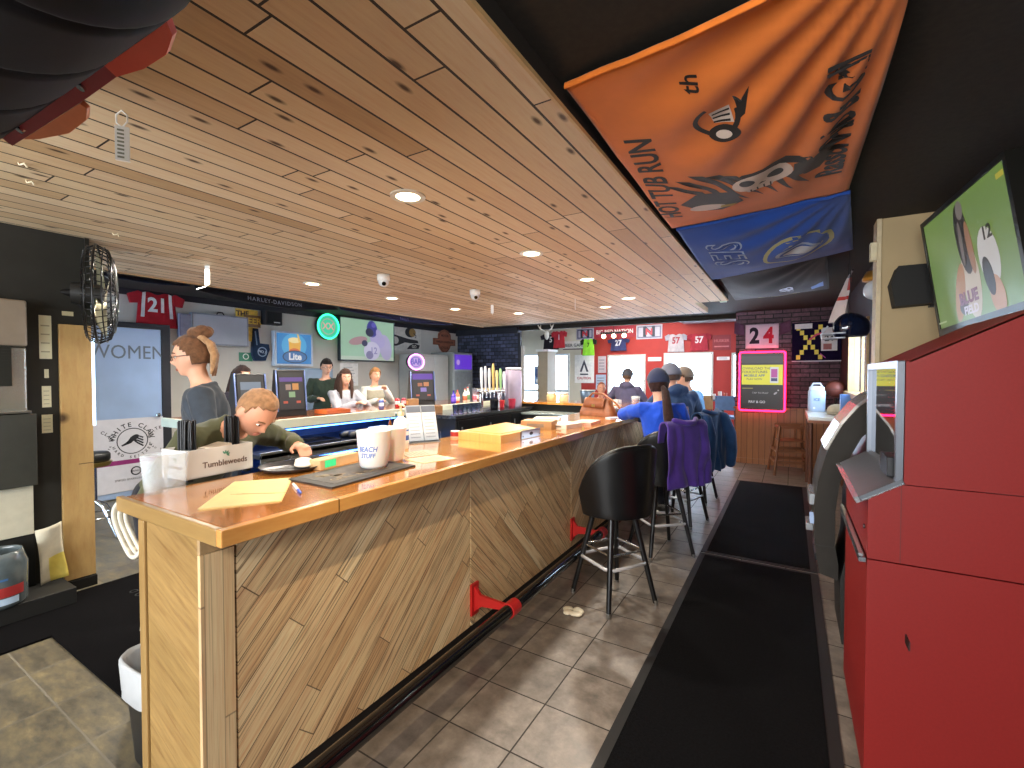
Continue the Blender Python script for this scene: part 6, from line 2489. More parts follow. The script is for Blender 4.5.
# cash machine
at_m = thing('cash_machine', 'dark grey cash machine with a curved front beside the red cabinet', 'ATM', (.245, 2.95, 0))
Wa = .46
arc = []
for k in range(13):
    t = k / 12.0
    a = rad(100 - 100 * t)
    arc.append(t)
front = [(.03, 0.0), (.03, .10), (.0, .10), (-.02, .44), (-.105, .46), (-.125, .62), (-.128, .80), (-.115, .95), (-.075, 1.12), (-.01, 1.26), (.06, 1.36), (.115, 1.41), (.16, 1.425), (.40, 1.43), (.40, 0.0)]
A = frame((0, 0, 0), (1, 0, 0), (0, 0, 1))
mb = MB()
GA = plain('2E2B27', .65, var=.06, spec=.2)
GD = plain('25231F', .5, var=.1)
mb.prism([(.03, .0), (.03, .10), (.0, .10), (-.01, .44), (.02, .60), (.03, .85), (.07, 1.06), (.15, 1.25), (.25, 1.37), (.40, 1.40), (.40, 0)], -Wa + .02, GD, A, -.01)
mb.build('side_body', at_m, bevel=.004)
mb = MB()
outer = [(-.02, .44), (-.105, .46), (-.125, .62), (-.128, .80), (-.115, .95), (-.075, 1.12), (-.01, 1.26), (.06, 1.36), (.115, 1.41), (.16, 1.425)]
inner = [(.16, 1.31), (.13, 1.28), (.07, 1.20), (.02, 1.09), (-.02, .95), (-.035, .80), (-.035, .62), (-.02, .52)]
mb.prism(outer + inner, -Wa, GA, A)
mb.build('fascia', at_m, bevel=.006)
mb = MB()
SIL = plain('A9ADB2', .25, metal=.7)
for i in range(5, 9):
    p, q = V(outer[i]), V(outer[i + 1])
    n = V((-(q - p).y, (q - p).x)).normalized()
    mb.add([(p.x + n.x * .012, .04, p.y + n.y * .012), (p.x + n.x * .012, Wa - .04, p.y + n.y * .012), (q.x + n.x * .012, Wa - .04, q.y + n.y * .012), (q.x + n.x * .012, .04, q.y + n.y * .012),
            (p.x, .03, p.y), (p.x, Wa - .03, p.y), (q.x, Wa - .03, q.y), (q.x, .03, q.y)],
           [(0, 1, 2, 3), (0, 4, 5, 1), (1, 5, 6, 2), (2, 6, 7, 3), (3, 7, 4, 0)], SIL)
mb.build('top_panel', at_m)
mb = MB()
mb.box((-.150, .10, .80), (-.12, .36, .86), SIL)
mb.box((-.145, .08, .70), (-.12, .18, .74), glow('BFD8FF', .9))
mb.box((-.16, .22, .62), (-.12, .38, .66), SIL)
mb.box((-.12, .08, .50), (-.108, .38, .54), plain('15171C', .3))
mb.build('card_slots', at_m, bevel=.003)
mb = MB()
mb.box((-.130, 0.0, .608), (-.034, -.001, .612), plain('1A1814', .6))
mb.build('seam', at_m)

# television on a bracket above the cabinet
C0, C1 = V((.735, 3.70, 2.10)), V((.845, 2.80, 2.155))
xd = (C1 - C0)
M = frame((C0 + C1) / 2 + V((-.02, 0, 0)), xd, (-.13, 0, 1))
tvw = xd.length
t_, s_, R_ = tv('television', 'large television on a wall bracket at right showing a player holding his head', M, tvw, .68, glow('7FA04A', .75), .028, .07, plain('14130F', .35), chin=.045)
pic(s_, R_, [('d', 'D8C8B4', .8, (.0, -.12, .085, .20)), ('d', 'D8D2CC', .8, (.19, -.05, .085, .15, 8)),
             ('d', 'C08A5C', .8, (-.13, -.16, .05, .16, -22)), ('d', '2A2420', .5, (-.115, -.24, .045, .04)), ('d', 'C88E60', .8, (.21, -.24, .06, .10, 10)), ('d', '1E1A1C', .5, (.165, -.14, .04, .10, 10)),
             ('d', '28201C', .4, (-.01, .10, .068, .19, 5)), ('d', '8A8078', .7, (.0, .25, .035, .05)), ('d', 'B07A54', .7, (.045, .04, .028, .14, 4)), ('d', '8C8078', .6, (-.03, .08, .016, .12)),
             ('t', '3A3630', .6, ('12', .09, .21, .06, .03)),
             ('t', '7A3A64', .9, ('BLUE', .085, -.05, -.20, .05)), ('t', 'E4D8E8', .9, ('FIELD', .06, -.04, -.265, .04)), ('r', 'C8B83C', .9, (.36, .25, .42, .275)), ('r', 'D0DCB8', .8, (-.44, -.285, -.33, -.275))])
mb = MB()
mb.disc(-tvw * .18, -.34 - .022, .008, .002, CHROME, R_, .0061)
mb.disc(tvw * .30, -.36, .05, .002, plain('C8CCD4', .4), R_, .0061, .015, 20, 6)
mb.disc(tvw * .18, -.365, .04, .002, plain('5470B8', .4), R_, .0061, .008, 20, 4)
mb.build('stickers', t_)
mb = MB()
mb.box((0.76, 3.94, 1.96), (0.80, 3.985, 2.24), plain('1A1917', .5))
p_ = M.inverted() @ V((0, 0, 0))
tag(mb.build('mount_plate'), 'narrow black bracket plate between the beige wall and the television', 'bracket')
mb = MB()
mb.prism([(-.10, -.13), (-.125, .02), (-.09, .13), (.11, .13), (.11, -.12)], .13, plain('100F0D', .7, var=.1), FW(.675, 3.985, 2.095), 0)
tag(mb.build('wall_speaker', None, bevel=.008), 'black wedge loudspeaker on the beige wall left of the television', 'speaker')

# decorations on the right wall beyond the beige bump
hl = thing('football_helmet', 'glossy dark blue football helmet hanging by the right wall', 'helmet', (.42, 4.92, 1.925))
mb = MB()
NB = plain('121A30', .1, var=.1, coat=1.0)
A = RZ(100)
vs, fs = [], []


def hel(u, v):
    a = -PI * .5 + 2 * PI * u
    b = -.62 + (PI / 2 + .62) * v
    return V((.125 * math.cos(b) * math.cos(a), .15 * math.cos(b) * math.sin(a) , .125 * math.sin(b)))


mb.grid(lambda u, v: hel(u * .70 + .15, v), 36, 18, NB, A @ Matrix.Rotation(rad(180), 4, 'Z'))
mb.build('shell', hl, solid=.012)
mb = MB()
mb.grid(lambda u, v: hel(.5 + (u - .5) * .0 + .0, v) * 1.02 + V(((u - .5) * .035, 0, 0)), 2, 18, plain('C4CCDC', .2), A @ Matrix.Rotation(rad(180), 4, 'Z'))
mb.build('stripe', hl, solid=.003)
mb = MB()
for z, w in ((-.05, 1.0), (-.09, .9)):
    mb.tube([A @ V((.12 * w * math.cos(a), .05 + .15 * w * math.sin(a), z)) for a in [PI * k / 10 for k in range(11)]], .007, plain('C9CFDA', .3, metal=.6), 8)
mb.tube([A @ V((0, .195, -.09)), A @ V((0, .20, -.05)), A @ V((0, .15, .02))], .006, plain('C9CFDA', .3, metal=.6), 8)
mb.build('face_guard', hl)
mb = MB()
mb.tube([(0, 0, .12), (.01, 0, .35), (0, 0, .655)], .004, DARKMETAL, 6)
mb.build('hanging_cord', hl)
cl = thing('hanging_jersey', 'white and red jersey hanging in folds above the dark helmet', 'jersey', (.47, 5.45, 2.28))
mb = MB()


def clo(u, v):
    x = (u - .5)
    y = (.5 - .15 * v) * x * 1.3
    return V((-.02 - .04 * math.sin(u * 14 + v * 2) * v - .12 * (1 - abs(2 * x)) * v, y, .16 - .42 * v - .10 * abs(x) * (1 - v)))


mb.grid(clo, 30, 24, fabric('E4D4D0'), matfn=lambda u, v: fabric('C8403A') if (.40 < v < .52 or (u < .2 and v < .3)) else fabric('E4D6D2', .08))
mb.build('cloth', cl, solid=.006)
mb = MB()
mb.cyl((-.01, -.36, .17), (-.01, .36, .17), .008, DARKMETAL, seg=8)
mb.cyl((-.01, 0, .17), (-.01, 0, .30), .004, DARKMETAL, seg=8)
mb.build('hanger_rod', cl)
gl = thing('gold_globe_lamp', 'gold topped wall lamp with a clear globe by the beige wall edge', 'lamp', (.53, 4.40, 2.20))
mb = MB()
mb.lathe([(.005, .10), (.05, .10), (.075, .05), (.075, .03), (.005, .03)], plain('C08A34', .3, metal=.7), 20)
mb.build('cap', gl)
mb = MB()
mb.ell((0, 0, -.04), (.07, .07, .075), plain('C9D0D8', .12, var=.05, coat=.6), None, 18, 12)
mb.build('globe', gl)
mb = MB()
mb.tube([(0, 0, .10), (.03, 0, .14), (.10, 0, .14), (.128, 0, .14)], .012, DARKMETAL, 8)
mb.build('arm', gl)
mb = MB()
mb.tube([(.60, 4.32, 2.5), (.60, 4.32, 1.45)], .025, plain('17151A', .4), 10)
mb.tube([(.60, 4.32, 1.45), (.60, 4.32, 0.0)], .018, plain('17151A', .4), 10)
tag(mb.build('pole'), 'black pole standing upright between the right window and the beige wall', 'pole')

# checkered poster board, fanned flag 24
rp = thing('racing_board', 'dark purple board with a yellow checkered X on the stone end wall', 'poster', (.34, 8.70, 2.045))
mb = MB()
M = frame((0, 0, 0), (.97, -.22, 0), (-.03, 0, 1))
mb.rect(-.34, -.31, .32, .30, .03, plain('17102E', .9, spec=.1), M, -.03)
mb.rect(-.34, -.325, .32, -.31, .035, plain('C8C4D0', .3), M, -.03)
mb.build('board', rp)
mb = MB()
YL, BK = plain('E8D24C', .5), plain('141218', .5)
for k in range(-3, 4):
    for s_ in (-1, 1):
        if k == 0 and s_ > 0:
            continue
        c = (-.10 + k * .05, s_ * k * .078 - .02)
        mb.rect(c[0] - .028, c[1] - .036, c[0] + .028, c[1] + .036, .002, YL if k % 1 == 0 else BK, M, .0005 + .0004 * (s_ + 1))
mb.rect(-.30, .20, -.06, .28, .002, plain('D8D4DC', .5), M, .0025)
mb.rect(.06, -.16, .27, .20, .002, plain('D8D6DC', .5), M, .0005)
mb.rect(.09, -.14, .2, -.05, .001, plain('A05A5A', .5), M, .0026)
mb.text('24', .12, plain('2A2430', .5), M @ Matrix.Translation((.165, .03, .0027)), .001, .03)
mb.stroke([(-.1, .02), (.0, .1), (.08, .12)], .03, .001, plain('D8406C', .5), M, .003)
mb.stroke([(.05, -.2), (.12, -.27)], .012, .001, plain('C83CA8', .5), M, .003)
mb.build('print', rp)
f24 = thing('number_flag', 'pale flag with a dark 2 and a red 4 above the pink framed screen', 'flag', (-.425, 8.805, 2.155))
mb = MB()
M = FW(0, 0, 0)
mb.grid(lambda u, v: M @ V((-.245 + .49 * u, -.20 + .40 * v, .006 * math.sin(u * 9) * (1 - v))), 16, 8, fabric('E0BCCB', .05))
mb.build('cloth', f24, solid=.004)
mb = MB()
wv = lambda v: V((v.x, v.y, .004 + v.z + .006 * math.sin((v.x + .245) / .49 * 9) * (1 - (v.y + .2) / .4)))
mb.text('2', .36, fabric('2C2230'), M @ Matrix.Translation((0, 0, 0)), .003, .04, sx=.8, mp=lambda v: wv(V((v.x - .11, v.y, v.z))))
mb.text('4', .36, fabric('C8283C'), M @ Matrix.Translation((0, 0, 0)), .003, .04, sx=.8, mp=lambda v: wv(V((v.x + .10, v.y, v.z))))
mb.build('numerals', f24)
for s_ in (-1, 1):
    mb = MB()
    mb.grid(lambda u, v: M @ V((s_ * (.26 + .16 * u) * 1.0, .10 - .2 * v + .06 * u, -.01)), 6, 6, fabric('5C3A50'))
    tag(mb.build('pennant', None, (-.425, 8.808, 2.26), solid=.004), ['small dark pennant left of the number flag', 'small dark pennant right of the number flag'][(s_ + 1) // 2], 'pennant')

# jukebox-style screen with a pink neon frame
jb = thing('jukebox', 'wall jukebox screen with a yellow banner inside a glowing pink frame', 'jukebox', (-.415, 8.74, 1.405))
M = FW(0, 0, 0)
mb = MB()
mb.rect(-.34, -.50, .34, .49, .06, plain('1B181C', .35), M, -.06)
mb.build('casing', jb, bevel=.02, seg=3)
mb = MB()
mb.rect(-.30, -.46, .30, .45, .002, glow('231F22', .7), M, .0)
sj = mb.build('screen', jb)
pic(sj, M, [('r', '4A484C', .6, (-.30, .30, .30, .42)), ('r', 'EDE63A', 1.15, (-.30, -.06, .30, .27)), ('t', '5A6A6A', .8, ('DOWNLOAD THE', .058, -.10, .21, .01)), ('t', '5A6A6A', .8, ('TOUCHTUNES', .058, -.11, .15, .02)),
            ('t', '4A7AA8', .8, ('MOBILE APP', .058, -.11, .09, .02)), ('t', '5A6A6A', .8, ('PLAY NOW', .045, -.11, .03, .01)), ('r', 'E8ECF0', 1.0, (.12, -.03, .24, .23)), ('r', 'C84AA8', 1.0, (.135, .06, .225, .20)), ('r', '343C78', .9, (.135, .0, .225, .05)),
            ('r', 'B8A850', .8, (-.29, -.13, -.13, -.115)), ('t', 'C8C4C8', .8, ('TAP TO PLAY', .04, -.02, -.20, .01)), ('t', 'F0ECF0', .9, ('PAY & GO', .055, -.07, -.35, .02)), ('d', 'C8C0C8', .8, (.2, -.2, .03, .015, 40)), ('d', 'D8D0D0', .8, (.24, -.15, .012, .012))], .0024)
mb = MB()
P = []
for cx, cy, a0 in ((.30, .45, 0), (-.30, .45, 90), (-.30, -.46, 180), (.30, -.46, 270)):
    for k in range(6):
        a = rad(a0 + 18 * k)
        P.append(M @ V((cx + .035 * math.cos(a), cy + .035 * math.sin(a), .012)))
mb.tube(P, .014, glow('FF1440', 9.0), 8, loop=True)
o = mb.build('neon_frame', jb)
o['label'] = 'glowing pink frame'

# wooden high chair, corner shelf with its things
hc = thing('high_chair', 'brown wooden high chair without tray against the wooden end wall', 'high chair', (.0, 8.22, 0), 12)
WD = plain('7A4C30', .4, var=.12, scale=20)
for sx in (-1, 1):
    for sy in (-1, 1):
        mb = MB()
        mb.tube([(sx * .25, sy * .24, 0), (sx * .17, sy * .15, .74)], [.019, .019], WD, 8)
        mb.build('leg', hc)
for z, k in ((.20, .228), (.36, .21)):
    for sy in (-1, 1):
        mb = MB()
        mb.box((-k + .0, sy * (k - .01) - .012, z - .018), (k, sy * (k - .01) + .012, z + .018), WD)
        mb.build('rail', hc)
    for sx in (-1, 1):
        mb = MB()
        mb.box((sx * k - .012, -k + .02, z - .018), (sx * k + .012, k - .02, z + .018), WD)
        mb.build('rail', hc)
mb = MB()
mb.box((-.17, -.15, .50), (.17, .15, .52), WD)
mb.build('seat', hc, bevel=.004)
mb = MB()
mb.box((-.19, .13, .70), (.19, .155, .76), WD)
mb.box((-.19, -.155, .70), (.19, -.13, .73), WD)
for sx in (-1, 1):
    mb.box((sx * .18 - .014, -.13, .70), (sx * .18 + .014, .13, .73), WD)
    mb.box((sx * .10 - .012, .135, .52), (sx * .10 + .012, .15, .70), WD)
mb.build('back_rails', hc)
cs = thing('corner_table', 'small wooden corner table with a pale top under the right window', 'table', (.38, 7.0, 0))
mb = MB()
mb.box((-.20, -.55, .98), (.27, .75, 1.02), plain('D6D4CC', .25, var=.03))
mb.build('table_top', cs, bevel=.004)
mb = MB()
mb.box((-.20, -.57, .95), (.27, .77, .979), plain('8E5232', .4))
mb.build('apron', cs)
for sx, sy in ((-.17, -.5), (-.17, .7), (.24, -.5), (.24, .7)):
    mb = MB()
    mb.tube([(sx, sy, 0), (sx, sy, .95)], .022, plain('5A3422', .4), 10)
    mb.build('leg', cs)
jg = thing('drink_jug', 'pale blue insulated jug with a spout on the corner table', 'jug', (.30, 7.45, 1.0205))
mb = MB()
mb.rings([rsq(.095, 0, 28, .5), rsq(.10, .02, 28, .5), rsq(.10, .27, 28, .5), rsq(.085, .29, 28, .5)], plain('A9BEDC', .4, var=.04))
mb.build('body', jg)
mb = MB()
mb.rings([rsq(.088, .2905, 28, .5), rsq(.088, .325, 28, .5), rsq(.06, .34, 28, .5)], plain('C8D2E4', .4))
mb.tube([(-.06, 0, .335), (-.04, 0, .375), (.04, 0, .375), (.06, 0, .335)], .011, plain('C8D2E4', .4), 8)
mb.build('lid', jg)
mb = MB()
mb.cyl((-.03, -.085, .05), (-.03, -.115, .05), .014, plain('E0E4EC', .4), seg=10)
mb.text('ICE', .05, plain('5C78A8', .5), FW(0, -.0865, .16), .002, .02)
mb.build('spout', jg)
mb = MB()
mb.ell((0, 0, .055), (.11, .12, .075), fabric('B9AE98'), None, 18, 10)
mb.ell((-.02, -.08, .02), (.10, .10, .018), fabric('A89C86'), None, 18, 8)
tag(mb.build('bucket_hat', None, (.50, 6.98, 1.0215)), 'cream cap lying on the corner table by the blue jug', 'cap')
mb = MB()
mb.ell((0, 0, .12), (.12, .12, .12), plain('6E342A', .6, var=.15), None, 22, 14)
for a in (0, 60, 120):
    mb.tube([V((.1205 * math.cos(t), .1205 * math.sin(t) * math.cos(rad(a)), .12 + .1205 * math.sin(t) * math.sin(rad(a)))) for t in [2 * PI * k / 28 for k in range(28)]], .003, plain('1E1412', .6), 6, loop=True)
mb.cyl((0, 0, -.16), (0, 0, .0), .02, plain('2A1E1C', .5), seg=10)
mb.cyl((0, 0, -.18), (0, 0, -.16), .07, plain('2A1E1C', .5), seg=18)
tag(mb.build('basketball', None, (.52, 7.62, 1.2015)), 'dark red basketball on a stand behind the blue jug', 'ball')
mb = MB()
mb.box((-.05, -.06, 0), (.05, .06, .26), plain('5C86C8', .5, var=.05))
mb.box((-.0505, -.04, .06), (-.05, .04, .2), plain('D8E4F4', .5))
tag(mb.build('blue_box', None, (.56, 6.78, 1.0205), 0, bevel=.003), 'upright blue carton on the corner table against the window', 'box')
# ------------------------------------------------------------------ dining room wall and the passage beyond the taps
FY = 11.989
def board(name, label, cat, x0, x1, z0, z1, base, deco, y=FY, parts='print', depth=.02):
    t = thing(name, label, cat, ((x0 + x1) / 2, y, (z0 + z1) / 2))
    w, h = x1 - x0, z1 - z0
    M = FW(0, 0, 0)
    mb = MB()
    mb.rect(-w / 2, -h / 2, w / 2, h / 2, depth, base, M, -depth / 2)
    mb.build('panel', t)
    mb = MB()
    deco(mb, M @ Matrix.Translation((0, 0, depth / 2 + .0005)), w, h)
    mb.build(parts, t)
    return t


WHT = plain('EEE8E4', .5)


def d_red(mb, M, w, h):
    mb.text('BIG RED NATION', .155, WHT, M, .003, .015, sx=.84)


def d_n(col):
    def f(mb, M, w, h):
        k = plain('20283C', .5)
        for a in ((-w / 2 + .03, -h / 2 + .03, w / 2 - .03, -h / 2 + .06), (-w / 2 + .03, h / 2 - .06, w / 2 - .03, h / 2 - .03), (-w / 2 + .03, -h / 2 + .06, -w / 2 + .06, h / 2 - .06), (w / 2 - .06, -h / 2 + .06, w / 2 - .03, h / 2 - .06)):
            mb.rect(a[0], a[1], a[2], a[3], .002, plain(col, .5), M)
        mb.text('N', h * .95, k, M, .003, .05, sx=1.2)
        mb.text('N', h * .60, plain('C83440', .5), M @ Matrix.Translation((.0, 0, .004)), .003, .03, sx=1.1)
    return f


board('wall_banner', 'long red banner with white lettering high on the dining room wall', 'banner', -4.60, -3.50, 2.49, 2.80, plain('A02838', .6), d_red)
board('wall_banner', 'grey checkered banner with a dark letter left of the red nation banner', 'banner', -5.14, -4.63, 2.47, 2.78, plain('A9A6B8', .6), d_n('4A4C6C'))
board('wall_banner', 'grey checkered banner with a dark letter right of the red nation banner', 'banner', -3.46, -2.80, 2.42, 2.78, plain('B4B0BC', .6), d_n('6C6C84'))
jersey('grey jersey numbered 57 above the dining window', FW(-2.46, FY, 2.30), .40, .46, 'B8AEB2', 'A09AA4', '57', 'A04048', None, .22)
jersey('red jersey numbered 57 right of the grey one', FW(-1.92, FY, 2.30), .42, .44, 'A83440', '9A2C38', '57', 'E4D8D8', None, .22)
jersey('lime green jersey in front of the dining room wall', FW(-4.62, 11.60, 2.24), .34, .46, '8CD23A', '1C2418', '7', '3A5A20', None, .16, cuff='22301A')
jersey('navy jersey numbered 27 above the first dining window', FW(-3.92, FY - .03, 2.30), .44, .34, '3A3E68', '343860', '27', 'D8D8E4', None, .2)
board('wall_plaque', 'small dark red plaque right of the red jersey', 'plaque', -1.62, -1.22, 2.09, 2.45, plain('8C2A30', .5), lambda mb, M, w, h: (mb.text('HUSKER', .09, plain('C86868', .5), M @ Matrix.Translation((0, .04, 0)), .002, .02), mb.rect(-w * .4, -h * .3, w * .4, -h * .22, .002, plain('C87070', .5), M)))
# white poster with a cone-shaped sign, pale light box look
board('warning_poster', 'white poster with a black cone shape on the far wall', 'poster', -5.19, -4.62, 1.27, 2.05, plain('F4F2F0', .4), lambda mb, M, w, h: (mb.prism([(-.13, -.08), (0, .26), (.13, -.08), (.07, -.08), (0, .12), (-.07, -.08)], .002, plain('3A3C4C', .5), M), mb.rect(-.12, -.17, .12, -.13, .002, plain('3A3C4C', .5), M), mb.text('CAUTION', .09, plain('B83A48', .5), M @ Matrix.Translation((0, -.26, 0)), .002, .03)))
board('small_shelf_sign', 'pale strip sign with dark lettering partly behind the green jersey', 'sign', -5.55, -4.70, 2.20, 2.44, plain('E2DEDC', .5), lambda mb, M, w, h: (mb.text('BEER GARDEN', .12, plain('3A3A48', .5), M, .002, .02), mb.rect(-w / 2, -h / 2, w / 2, -h / 2 + .03, .002, plain('5A4A50', .5), M)))
for k, (x0, x1, z0, z1, c, lab) in enumerate([(-4.50, -4.28, 1.55, 2.0, 'C8B8C0', 'grey notice by the first dining window'), (-4.56, -4.28, 1.10, 1.50, 'B4C4DC', 'pale blue notice under the grey one'), (-3.15, -2.82, 1.85, 1.95, 'F0E4E0', 'slim white sign between the two dining windows'), (-1.52, -1.24, 1.85, 1.93, 'F0E4E0', 'slim white sign right of the second dining window')]):
    board('wall_notice', lab, 'notice', x0, x1, z0, z1, plain(c, .5), lambda mb, M, w, h: [mb.rect(-w * .38, -h * .3 + h * .18 * q, w * .3, -h * .24 + h * .18 * q, .002, plain('8C8490', .5), M) for q in range(4)])
# antlered skull and dark jerseys over the passage
an = thing('antler_mount', 'white antlered skull mounted high beyond the stone wall', 'antlers', (-4.52, 9.0 - .01, 2.36))
mb = MB()
BO = plain('EDE8DC', .6)
mb.ell((0, -.06, 0), (.05, .05, .10), BO, None, 14, 10)
mb.build('skull', an)
for s_ in (-1, 1):
    mb = MB()
    mb.tube([(s_ * .03, -.06, .07), (s_ * .14, -.10, .14), (s_ * .20, -.12, .24), (s_ * .17, -.14, .32)], [.016, .014, .011, .004], BO, 8)
    mb.tube([(s_ * .14, -.10, .14), (s_ * .10, -.13, .26)], [.011, .004], BO, 8)
    mb.build('antler', an)
# passage: tall beige cabinet, white trim
cb = thing('beige_pillar_cabinet', 'tall grey-beige cabinet with a white top in the passage beyond the taps', 'cabinet', (-4.54, 8.85, 0))
mb = MB()
mb.box((-.11, -.10, 0), (.13, .3, 2.0), plain('958B78', .6, var=.04))
mb.build('body', cb, bevel=.006)
mb = MB()
mb.box((-.14, -.13, 2.001), (.16, .33, 2.045), plain('E8E6E2', .5))
mb.build('top', cb)
mb = MB()
mb.box((.115, -.101, .05), (.12, -.1, 1.95), plain('7A705E', .6))
mb.box((-.09, -.106, .95), (-.07, -.1, 1.15), STEEL)
mb.build('door_pull', cb)
mb = MB()
mb.box((-5.26, 8.96, 0), (-5.20, 9.02, 2.44), plain('2A2A30', .5))
mb.box((-5.20, 9.0, 0), (-5.14, 9.06, 2.15), plain('D8CFC0', .5))
struct(mb.build('trim_passage'))
for k, (x, z, w, h, c, lab) in enumerate([(-5.05, 1.35, .14, .32, '6C86B0', 'blue sticker on the passage glass door'), (-4.98, 1.0, .3, .08, '22242C', 'row of black clothes hooks low in the passage')]):
    pass
board('passage_poster', 'blue and white poster beyond the stone wall in the passage', 'poster', -6.45, -6.15, 1.2, 1.75, plain('8CA0C4', .5), lambda mb, M, w, h: (mb.rect(-w * .35, -h * .1, w * .35, h * .35, .002, plain('44588C', .5), M), mb.rect(-w * .3, -h * .38, w * .3, -h * .2, .002, plain('E8ECF2', .5), M)), y=11.95)
jersey('black and white jersey high in the passage', FW(-5.9, 11.95, 2.45), .5, .46, '24222C', '24222C', '5', 'E8E4E4', None, .22)
jersey('red jersey beside the antlers in the passage', FW(-5.62, 11.9, 2.5), .36, .5, 'C43440', 'C43440', '1', 'F0E0E0', None, .2)
# high-top table and chairs in the dining room
def pub_table(x, y, label):
    t = thing('pub_table', label, 'table', (x, y, 0))
    mb = MB()
    mb.box((-.38, -.38, 1.0), (.38, .38, 1.035), plain('6A6E7C', .3))
    mb.build('table_top', t, bevel=.006)
    mb = MB()
    mb.cyl((0, 0, .03), (0, 0, 1.0), .035, DARKMETAL)
    mb.build('column', t)
    mb = MB()
    mb.cyl((0, 0, 0), (0, 0, .03), .24, DARKMETAL, .20, 26)
    mb.build('base', t)
    return t


pub_table(-1.15, 9.9, 'dark high-top table by the right-hand dining windows')


def pub_chair(x, y, rz, label, col):
    t = thing('pub_chair', label, 'chair', (x, y, 0), rz)
    m = plain('3A3C48', .35)
    mb = MB()
    mb.box((-.19, -.19, .70), (.19, .19, .75), plain(col, .5))
    mb.build('seat', t, bevel=.012)
    mb = MB()
    mb.box((-.18, -.20, .86), (.18, -.175, 1.12), plain(col, .5))
    mb.build('backrest', t, bevel=.008)
    for sx in (-1, 1):
        for sy in (-1, 1):
            mb = MB()
            mb.tube([(sx * .20, sy * .20, 0), (sx * .16, sy * .17, .70)] + ([(sx * .16, -.19, 1.10)] if sy < 0 else []), .014, m, 8)
            mb.build('leg', t)
    mb = MB()
    for a, b in (((-.19, -.19, .25), (.19, -.19, .25)), ((.19, -.19, .25), (.19, .19, .25)), ((.19, .19, .25), (-.19, .19, .25)), ((-.19, .19, .25), (-.19, -.19, .25))):
        mb.tube([a, b], .010, m, 8)
    mb.build('footrest', t)
    return t


pub_chair(-1.45, 9.45, 10, 'tan backed high chair left of the dining high-top table', 'A88A60')
pub_chair(-.98, 9.40, -12, 'blue backed high chair right of the tan one', '5C82B8')
mb = MB()
mb.cyl((0, 0, 0), (0, 0, .14), .035, plain('E8D8D0', .4), seg=14)
mb.cyl((.10, .05, 0), (.10, .05, .11), .03, plain('C86048', .4), seg=14)
mb.box((-.14, -.04, 0), (-.08, .04, .09), plain('E8E4E0', .5))
tag(mb.build('condiment_set', None, (-1.2, 9.95, 1.0355)), 'group of sauce holders on the dining high-top table', 'condiments')
# duct box and strip light over the dining room
mb = MB()
mb.box((-2.25, 9.3, 2.74), (-.85, 11.9, 2.98), plain('8C8A90', .5))
mb.box((-2.24, 9.29, 2.745), (-.86, 9.3, 2.76), plain('6A6870', .5))
struct(mb.build('ceiling_duct'))
sl = thing('strip_light', 'white fluorescent strip light under the dining room ceiling', 'ceiling light', (-2.75, 10.0, 2.92), 25)
mb = MB()
mb.box((-.08, -.6, 0), (.08, .6, .075), WHITE)
mb.build('housing', sl, bevel=.004)
mb = MB()
mb.cyl((0, -.58, -.02), (0, .58, -.02), .018, glow('FFF6E8', 6.0), seg=10)
mb.build('tube', sl)
pl_ = thing('pendant_lamp', 'pendant with three warm bulbs before the dining room wall', 'pendant lamp', (-3.85, 11.5, 2.55))
mb = MB()
mb.box((-.40, -.03, 0), (.30, .03, .05), DARKMETAL)
mb.cyl((-.05, 0, .05), (-.05, 0, .449), .008, DARKMETAL, seg=8)
mb.build('bar', pl_)
for k in range(3):
    mb = MB()
    mb.ell((-.32 + .27 * k, 0, -.055), .055, glow('FFE4B8', 9.0), None, 14, 10)
    mb.build('bulb', pl_)
# exit box at the canopy end
mb = MB()
mb.box((-.83, 6.751, 2.49), (-.75, 6.83, 2.565), plain('B8C8B0', .5))
tag(mb.build('alarm_box'), 'small pale green box at the far corner of the wood canopy', 'box')

# ------------------------------------------------------------------ left foreground
cl_ = thing('ice_machine', 'steel and black drink machine standing against the black partition', 'ice machine', (-4.34, .60, 0))
# local: x towards the bar, y along
mb = MB()
mb.box((0, -.62, .80), (.12, .37, 1.27), plain('33342E', .55, var=.08))
mb.build('front_flap', cl_, bevel=.006)
mb = MB()
mb.box((0, -.62, 1.275), (.10, .335, 1.70), plain('C9CCC4', .22, metal=.85, var=.08, scale=3))
mb.build('steel_panel', cl_, bevel=.012)
mb = MB()
mb.box((0, -.62, 1.275), (.13, .345, 1.29), STEEL)
mb.build('ledge', cl_, bevel=.003)
mb = MB()
mb.box((0, -.62, 1.705), (.13, .335, 2.0), plain('9A8F80', .35, metal=.5, var=.05))
mb.build('hood', cl_, bevel=.012)
mb = MB()
for k in range(14):
    mb.box((.101, -.6, 1.46 + .017 * k), (.112, .26, 1.470 + .017 * k), plain('15170F', .5))
mb.box((.1, -.61, 1.45), (.103, .265, 1.70), plain('1E2018', .6))
mb.build('grille', cl_)
mb = MB()
mb.box((0, -.62, .47), (.06, .36, .795), plain('C6C2AE', .6, var=.06))
mb.build('lower_panel', cl_, bevel=.004)
mb = MB()
mb.box((0, -.62, .10), (.03, .37, .465), plain('1B1B18', .6))
mb.box((0, -.62, 0), (.30, .50, .115), plain('191816', .6))
mb.build('base', cl_, bevel=.004)
wt = thing('plastic_tub', 'round clear plastic tub with a red and blue label on the low black base', 'tub', (-4.135, .76, .1155))
mb = MB()
